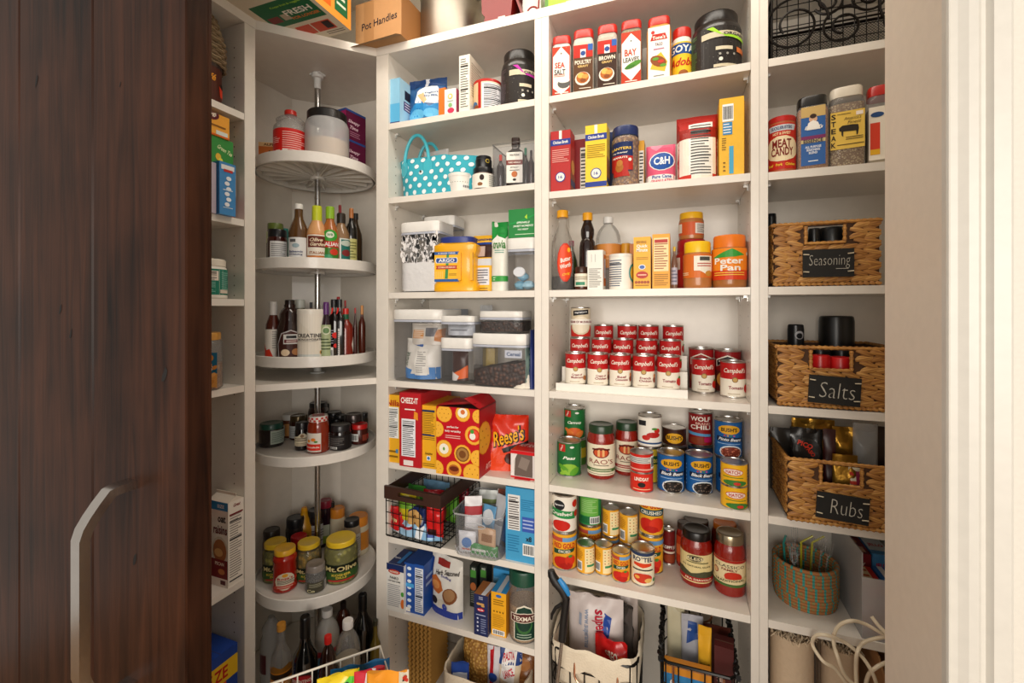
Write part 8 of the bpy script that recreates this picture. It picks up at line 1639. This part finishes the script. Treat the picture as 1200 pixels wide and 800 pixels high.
W_, H_ = bx1-bx0, by1-by0; p = Pr(W_, H_); d_bot(p); pg = G(); p.into(pg, facemap((0, (by1-by0)/2, -.0002), (1, 0, 0), (0, -1, 0), (0, 0, -1)), lift=.00003); pg.build('underside_print', PRINT, T, smooth=False)
KBX = 'b88a5a'
T = carton('cardboard_box', 'brown cardboard box with handwriting Pot Handles on the top board', 'box', -1.097, -.900, 1.325, zt, .15, .20, KBX, rz=-.02, rough=.8, front=lambda p: (p.R(-.62, 0, -.18, 1, 'a87c50', 0), p.T('Pot Handles', .05, .46, .17, '1c1c2a', 1.55, 2, b=.3, i=.4, rot=.1)), right=lambda p: p.R(-1, 0, 1, 1, 'a87444', 0), top=None)
g = G(); g.poly([(-.0985, -.1, .0), (.0985, -.1, .0), (.0985, -.13, -.014), (-.0985, -.13, -.018)]); g.poly([(-.0985, -.1, .0015), (-.0985, -.13, -.0165), (.0985, -.13, -.0125), (.0985, -.1, .0015)]); tag(g.build('flap', mat('a8845a', .8), T, False), 'loose bottom flap hanging over the board edge')
POT = mat((.36, .32, .27), .42, 1)
T = thing('stock_pot', 'large brushed stainless stock pot on the top board', 'pot', (onY(531, 1.51)[0], 1.51, zt), 0)
G().lathe([(.108, 0), (.118, .006), (.120, .02), (.120, .21), (.124, .213), (.124, .217), (.117, .217), (.116, .02)], 48, open_top=True).build('body', POT, T)
for s_ in (-1, 1): G().tube([(s_*.119, -.03, .17), (s_*.15, -.028, .175), (s_*.15, .028, .175), (s_*.119, .03, .17)], .005, 8).build('handle', POT, T)
RDM = mat('7e140e', .4, coat=.1)
x, t_ = onY(588, D+.02)
T = thing('metal_sleigh', 'red painted metal planter with slanted notched end on the top board', 'ornament', (x, D+.06, zt)); g = G()
g.prism([(-.055, .0), (.030, .0), (.045, .14), (-.075, .14), (-.072, .045), (-.060, .03), (-.064, .02)], 0, .09); g.xf(lambda a, b, c_: (a, c_-.04, b)); g.build('body', RDM, T, False)
G().box(.046, .052, -.035, .045, .0, .14).xf(lambda a, b, c_: (a+(c_-.07)*-.35, b, c_)).build('strut', RDM, T, False); G().box(-.012, .012, -.0425, -.0405, .01, .018).build('notch', mat('e8e0d4', .5), T)
x, t_ = onY(621, D+.05)
carton('gift_box', 'white box behind the red scroll ornament', 'box', x-.032, x+.032, D+.07, zt, .15, .1, 'e0dcd8')
T = thing('scroll_ornament', 'red wire scroll ornament in front of the white box', 'ornament', (x+.008, D+.045, zt)); G().tube([(cos(a)*(.022-.0022*a), 0, .024+sin(a)*(.022-.0022*a)) for a in [k*.4 for k in range(22)]], .003, 6).tube([(.022, 0, .024), (.026, 0, .08), (-.005, 0, .12)], .003, 6).build('scroll', mat('8a1a14', .35), T)
x0, _ = onY(638.5, D+.02); x1, _ = onY(725, D+.02)
carton('storage_box', 'lime green box at the top of the canned food bay', 'box', x0, x1, D+.02, zt, .10, .16, '9acb2e', front=lambda p: (p.R(-1, .0, -.9, 1, '5a8a3a', 1), p.L(-.4, .1, .5, .2, 1, 'd8ecb0'), p.R(-.6, .3, .8, .8, 'b4dc4a')))
# ================= bottom of the canned food bay =================
zf = .0835; BWM = mat('151312', .35, .5); COP = mat((.72, .36, .22), .22, 1)
def wbasket(label, x0, x1, y0, y1, h, nx, nz, taper=.94):
    T = thing('wire_basket', label, 'basket', ((x0+x1)/2, y0, zf)); w, d = x1-x0, y1-y0
    def P(u, v, zz): k = taper+(1-taper)*zz/h; return (u*w/2*k, d/2+v*d/2*k, zz)
    loop = [(-1, -.8), (-.93, -.93), (-.8, -1), (.8, -1), (.93, -.93), (1, -.8), (1, .8), (.93, .93), (.8, 1), (-.8, 1), (-.93, .93), (-1, .8)]
    G().tube([P(u, v, h) for u, v in loop], .0042, 6, True).build('rim', BWM, T)
    for j in range(nz): G().tube([P(u, v, .004+(h-.01)*j/nz) for u, v in loop], .0022, 5, True).build('wire', BWM, T)
    for i in range(nx):
        u = -.86+1.72*i/(nx-1); G().tube([P(u, -1, h), P(u, -1, .004), P(u, 1, .004), P(u, 1, h)], .0022, 5).build('wire', BWM, T)
        v = -.86+1.72*i/(nx-1); G().tube([P(-1, v, h), P(-1, v, .004), P(1, v, .004), P(1, v, h)], .0022, 5).build('wire', BWM, T)
    return T, P, w, d
def handle(T, P, zz, r=.055, u0=0, nm='handle'):
    a = P(u0, -1, zz); y = a[1]-.008
    tag(G().tube([(a[0]-r, y+.006, zz+.035), (a[0]-r, y, zz+.002)]+[(a[0]-r*cos(q_), y-.006*sin(q_), zz-.0-r*.62*sin(q_)) for q_ in [pi*i/14 for i in range(15)]]+[(a[0]+r, y, zz+.002), (a[0]+r, y+.006, zz+.035)], .0032, 8).build(nm, COP, T), 'copper drop handle')
# lined basket at left
Yl = D-.055
xa, _ = onY(644, Yl); xb, tb1 = onY(746, Yl); xa = max(xa, BX[3][0]+.004)
hl = zat(660+495/4.444, onY(700, Yl)[1])-zf
T, P, w_, d_ = wbasket('black wire basket with cream cloth liner and copper handle', xa, xb, Yl, Yl+.28, hl, 6, 7)
lin_ = G(); n = 64; prof = [(.90, .01), (.93, hl*.5), (.97, hl-.01), (1.01, hl+.012), (1.06, hl+.006), (1.075, hl-.02), (1.07, hl-.052)]
for k_, (s_, zz) in enumerate(prof):
    for i in range(n):
        a = 2*pi*(i+.5)/n; x, y = cos(a), sin(a); e = 6; dd = (abs(x)**e+abs(y)**e)**(1/e); x, y = x/dd, y/dd; nz = noise.noise(Vector((x*5, y*5, zz*20)))*.005*(1 if k_ > 2 else .4)
        q_ = P(x*min(s_, 1.0), y*min(s_, 1.0), min(zz, hl)); ex = max(0, s_-1)*.10; lin_.v.append((q_[0]+(nz+ex)*x, q_[1]+(nz+ex)*y, zz+noise.noise(Vector((x*2.5, y*2.5, 4)))*(.012 if k_ > 2 else 0)-(.006 if k_ == 6 else 0)*sin(i*.9)))
for k_ in range(len(prof)-1):
    for i in range(n): a = k_*n+i; b = k_*n+(i+1) % n; lin_.face((b, a, a+n, b+n))
lin_.face(tuple(range(n))); lin_.build('liner', CAN, T)
handle(T, P, hl-.055, .062, .1)
cxl = (xa+xb)/2
def lb_(dx, dy, wd, top, dep, lab, col, d, seed, rz=0, m=None, tilt=0, base=.18): pouch('grocery_bag', lab, 'bag', cxl+dx, Yl+dy, zf+base, wd, hl+top-base, dep, col, d, rz=rz, seed=seed, crumple=.016, m=m, tilt=tilt, rough=.25, flatbot=False)
lb_(-.010, .13, .17, .10, .07, 'translucent white shopping bag lettered in red and blue', 'cfc6c2', lambda p: (p.T('superama', .12, .66, .13, 'b8243a', 1.35, 2, rot=-pi/2+.1), p.T('www.superama', -.35, .66, .06, '8a94a8', 1.3, 2, rot=-pi/2), p.L(-.6, .6, -.5, .9, 1, '9aa4b8', 1), p.P([(.25, .62), (.5, .58), (.6, .8), (.35, .86)], '2a4a9a', 1), p.P([(.2, .45), (.5, .45), (.45, .6), (.25, .58)], '4a9a3a', 1)), 151, .05, mat('cbbfbb', .35))
lb_(.060, .20, .11, .105, .05, 'pale crumpled shopping bag folded over the back of the lined basket', 'b8a8a0', None, 152, -.2, mat('b9aaa2', .35))
lb_(.045, .075, .10, .012, .035, 'red snack bag in the front of the lined basket', 'c01c1c', lambda p: (p.T('OREO', .1, .8, .1, 'e4dccc', .9, 2, rot=.2), p.P([(.3, .6), (.9, .65), (.8, .85), (.4, .8)], 'd8722a', 2)), 153, -.2)
lb_(.085, .15, .05, .08, .03, 'dark bag at the right side of the lined basket', '4a4440', None, 154, -.8)
# black basket at right
Yr = D-.075
xa2, _ = onY(772, Yr); xb2, _ = onY(866, Yr); xb2 = min(xb2, BX[3][1]-.004)
hr2 = zat(660+535/4.444, onY(800, Yr)[1])-zf
hb2 = hr2+.0
T, P, w2_, d2_ = wbasket('black wire basket with twisted rim full of packets, beside the right panel', xa2+.004, xb2-.002, Yr, Yr+.285, hb2, 6, 7)
loop = [P(u, v, hb2) for u, v in ((-1, -1), (-1, 0), (-1, 1), (1, 1), (1, 0), (1, -1))]
PT = []
for a, b in zip(loop, loop[1:]):
    for i in range(36): PT.append(Vector(a).lerp(Vector(b), i/36))
G().tube([(v.x+.0025*cos(i*1.2), v.y, v.z+.0025*sin(i*1.2)) for i, v in enumerate(PT)], [.0062*(1+.3*sin(i*1.7)) for i in range(len(PT))], 7).build('twisted_rim', BWM, T)
handle(T, P, hb2-.04, .062, .0)
a = P(0, 1, hb2); tag(G().tube([(cos(q_)*.05, a[1]-.012, hb2-.02-sin(q_)*.03) for q_ in [pi*i/12 for i in range(13)]], .003, 7).build('handle', COP, T), 'copper drop handle')
cxr2 = (xa2+xb2)/2
def rb_(dx, dy, wd, top, dep, lab, col, d, seed, rz=0, m=None, tilt=0, nm='food_packet', base=.12, cr=.01): pouch(nm, lab, 'packet', cxr2+dx, Yr+dy, zf+base, wd, hb2+top-base, dep, col, d, rz=rz, seed=seed, crumple=cr, m=m, tilt=tilt, rough=.25, flatbot=False)
rb_(-.055, .15, .05, .075, .03, 'tall clear bag of noodles at the left of the black basket', 'c8c09a', lambda p: p.R(.1, .3, .6, .5, 'c8cc3a'), 161, .2, mat('b8b094', .3))
rb_(-.01, .14, .06, .055, .04, 'grey blue packet bag in the middle of the black basket', 'a8a8b0', lambda p: p.P([(-.6, .78), (.5, .82), (.4, .95), (-.4, .95)], '2a4a8a'), 162, .1)
rb_(.022, .10, .035, .055, .025, 'upright yellow packet lettered bean soup', 'e0a82a', lambda p: (p.T('15 BEAN SOUP', 0, .70, .3*.28, '2a1c14', 1.0, 2, rot=-pi/2+.0)), 163, -.1)
carton('rice_box', 'maroon box of red beans standing in the black basket', 'box', cxr2+.044, cxr2+.092, Yr+.06, zf+.14, hb2-.14+.035, .05, '4a1414', rz=-.1, front=lambda p: (p.T('Hurst BEANS', -.3, .72, .07, 'd8b8a8', .8, 2, rot=pi/2), p.R(-1, 0, 1, .3, 'd8401e', 1), p.BC(-.9, .06, -.05, .34), p.BC(.1, .2, .9, .48)))
carton('tuna_box', 'blue box lettered in white with orange top edge in the black basket', 'box', cxr2-.085, cxr2+.035, Yr+.030, zf+.10, hb2-.10-.030, .035, '2a7ab0', rz=.0, front=lambda p: (p.R(-1, .93, 1, 1, 'c8822a', 1), p.T('StarKist', .0, .82, .11, 'eef0f0', 1.5, 2)), top=lambda p: p.R(-1, 0, 1, 1, 'c8822a'))
pouch('food_packet', 'crumpled dark bag behind the wires near the right side', 'packet', cxr2+.055, Yr+.17, zf+.12, .08, hb2-.12+.02, .03, '5a2a20', None, seed=166)
# reacher tool hanging at the left panel
T = thing('reacher_grabber', 'grabber tool with black and blue handle and silver shaft leaning at the left', 'tool', (0, 0, 0)); YG_ = D-.10
def GP(px, py, Y=YG_): x, t_ = onY(px, Y); return (x, Y, zat(py, t_))
V0 = lambda v: 660+v/4.444
X0_ = lambda v: 630+v/4.444
p0 = Vector(GP(X0_(103), 800)); p1 = Vector(GP(X0_(128), V0(395)))
low = p0+(p0-p1)*((p0.z-.018)/(p1.z-p0.z))
T.location = low; L0 = low
def rel(P_): return [tuple(Vector(v)-L0) for v in P_]
G().tube(rel([low, p1]), .0052, 12).build('shaft', mat((.6, .6, .6), .25, 1), T)
BK_ = mat('151414', .45)
G().tube(rel([GP(X0_(128), V0(400)), GP(X0_(135), V0(300)), GP(X0_(150), V0(180))]), [.0115, .0110, .0105], 12).build('grip', BK_, T)
G().tube(rel([GP(X0_(150), V0(185)), GP(X0_(128), V0(135)), GP(X0_(95), V0(95)), GP(X0_(75), V0(60)), GP(X0_(70), V0(35))]), [.0105, .0135, .0145, .013, .010], 12).build('hand_piece', BK_, T)
tag(G().tube(rel([GP(X0_(112), V0(80), YG_-.004), GP(X0_(130), V0(105), YG_-.006), GP(X0_(150), V0(135), YG_-.006), GP(X0_(163), V0(165), YG_-.004)]), [.0065, .0080, .0080, .005], 10).build('inlay', mat('2a86c8', .4), T), 'blue soft inlay on the handle')
G().tube(rel([GP(X0_(128), V0(210)), GP(X0_(95), V0(230)), GP(X0_(75), V0(265)), GP(X0_(72), V0(290))]), [.006, .005, .0045, .003], 8).build('trigger', BK_, T)
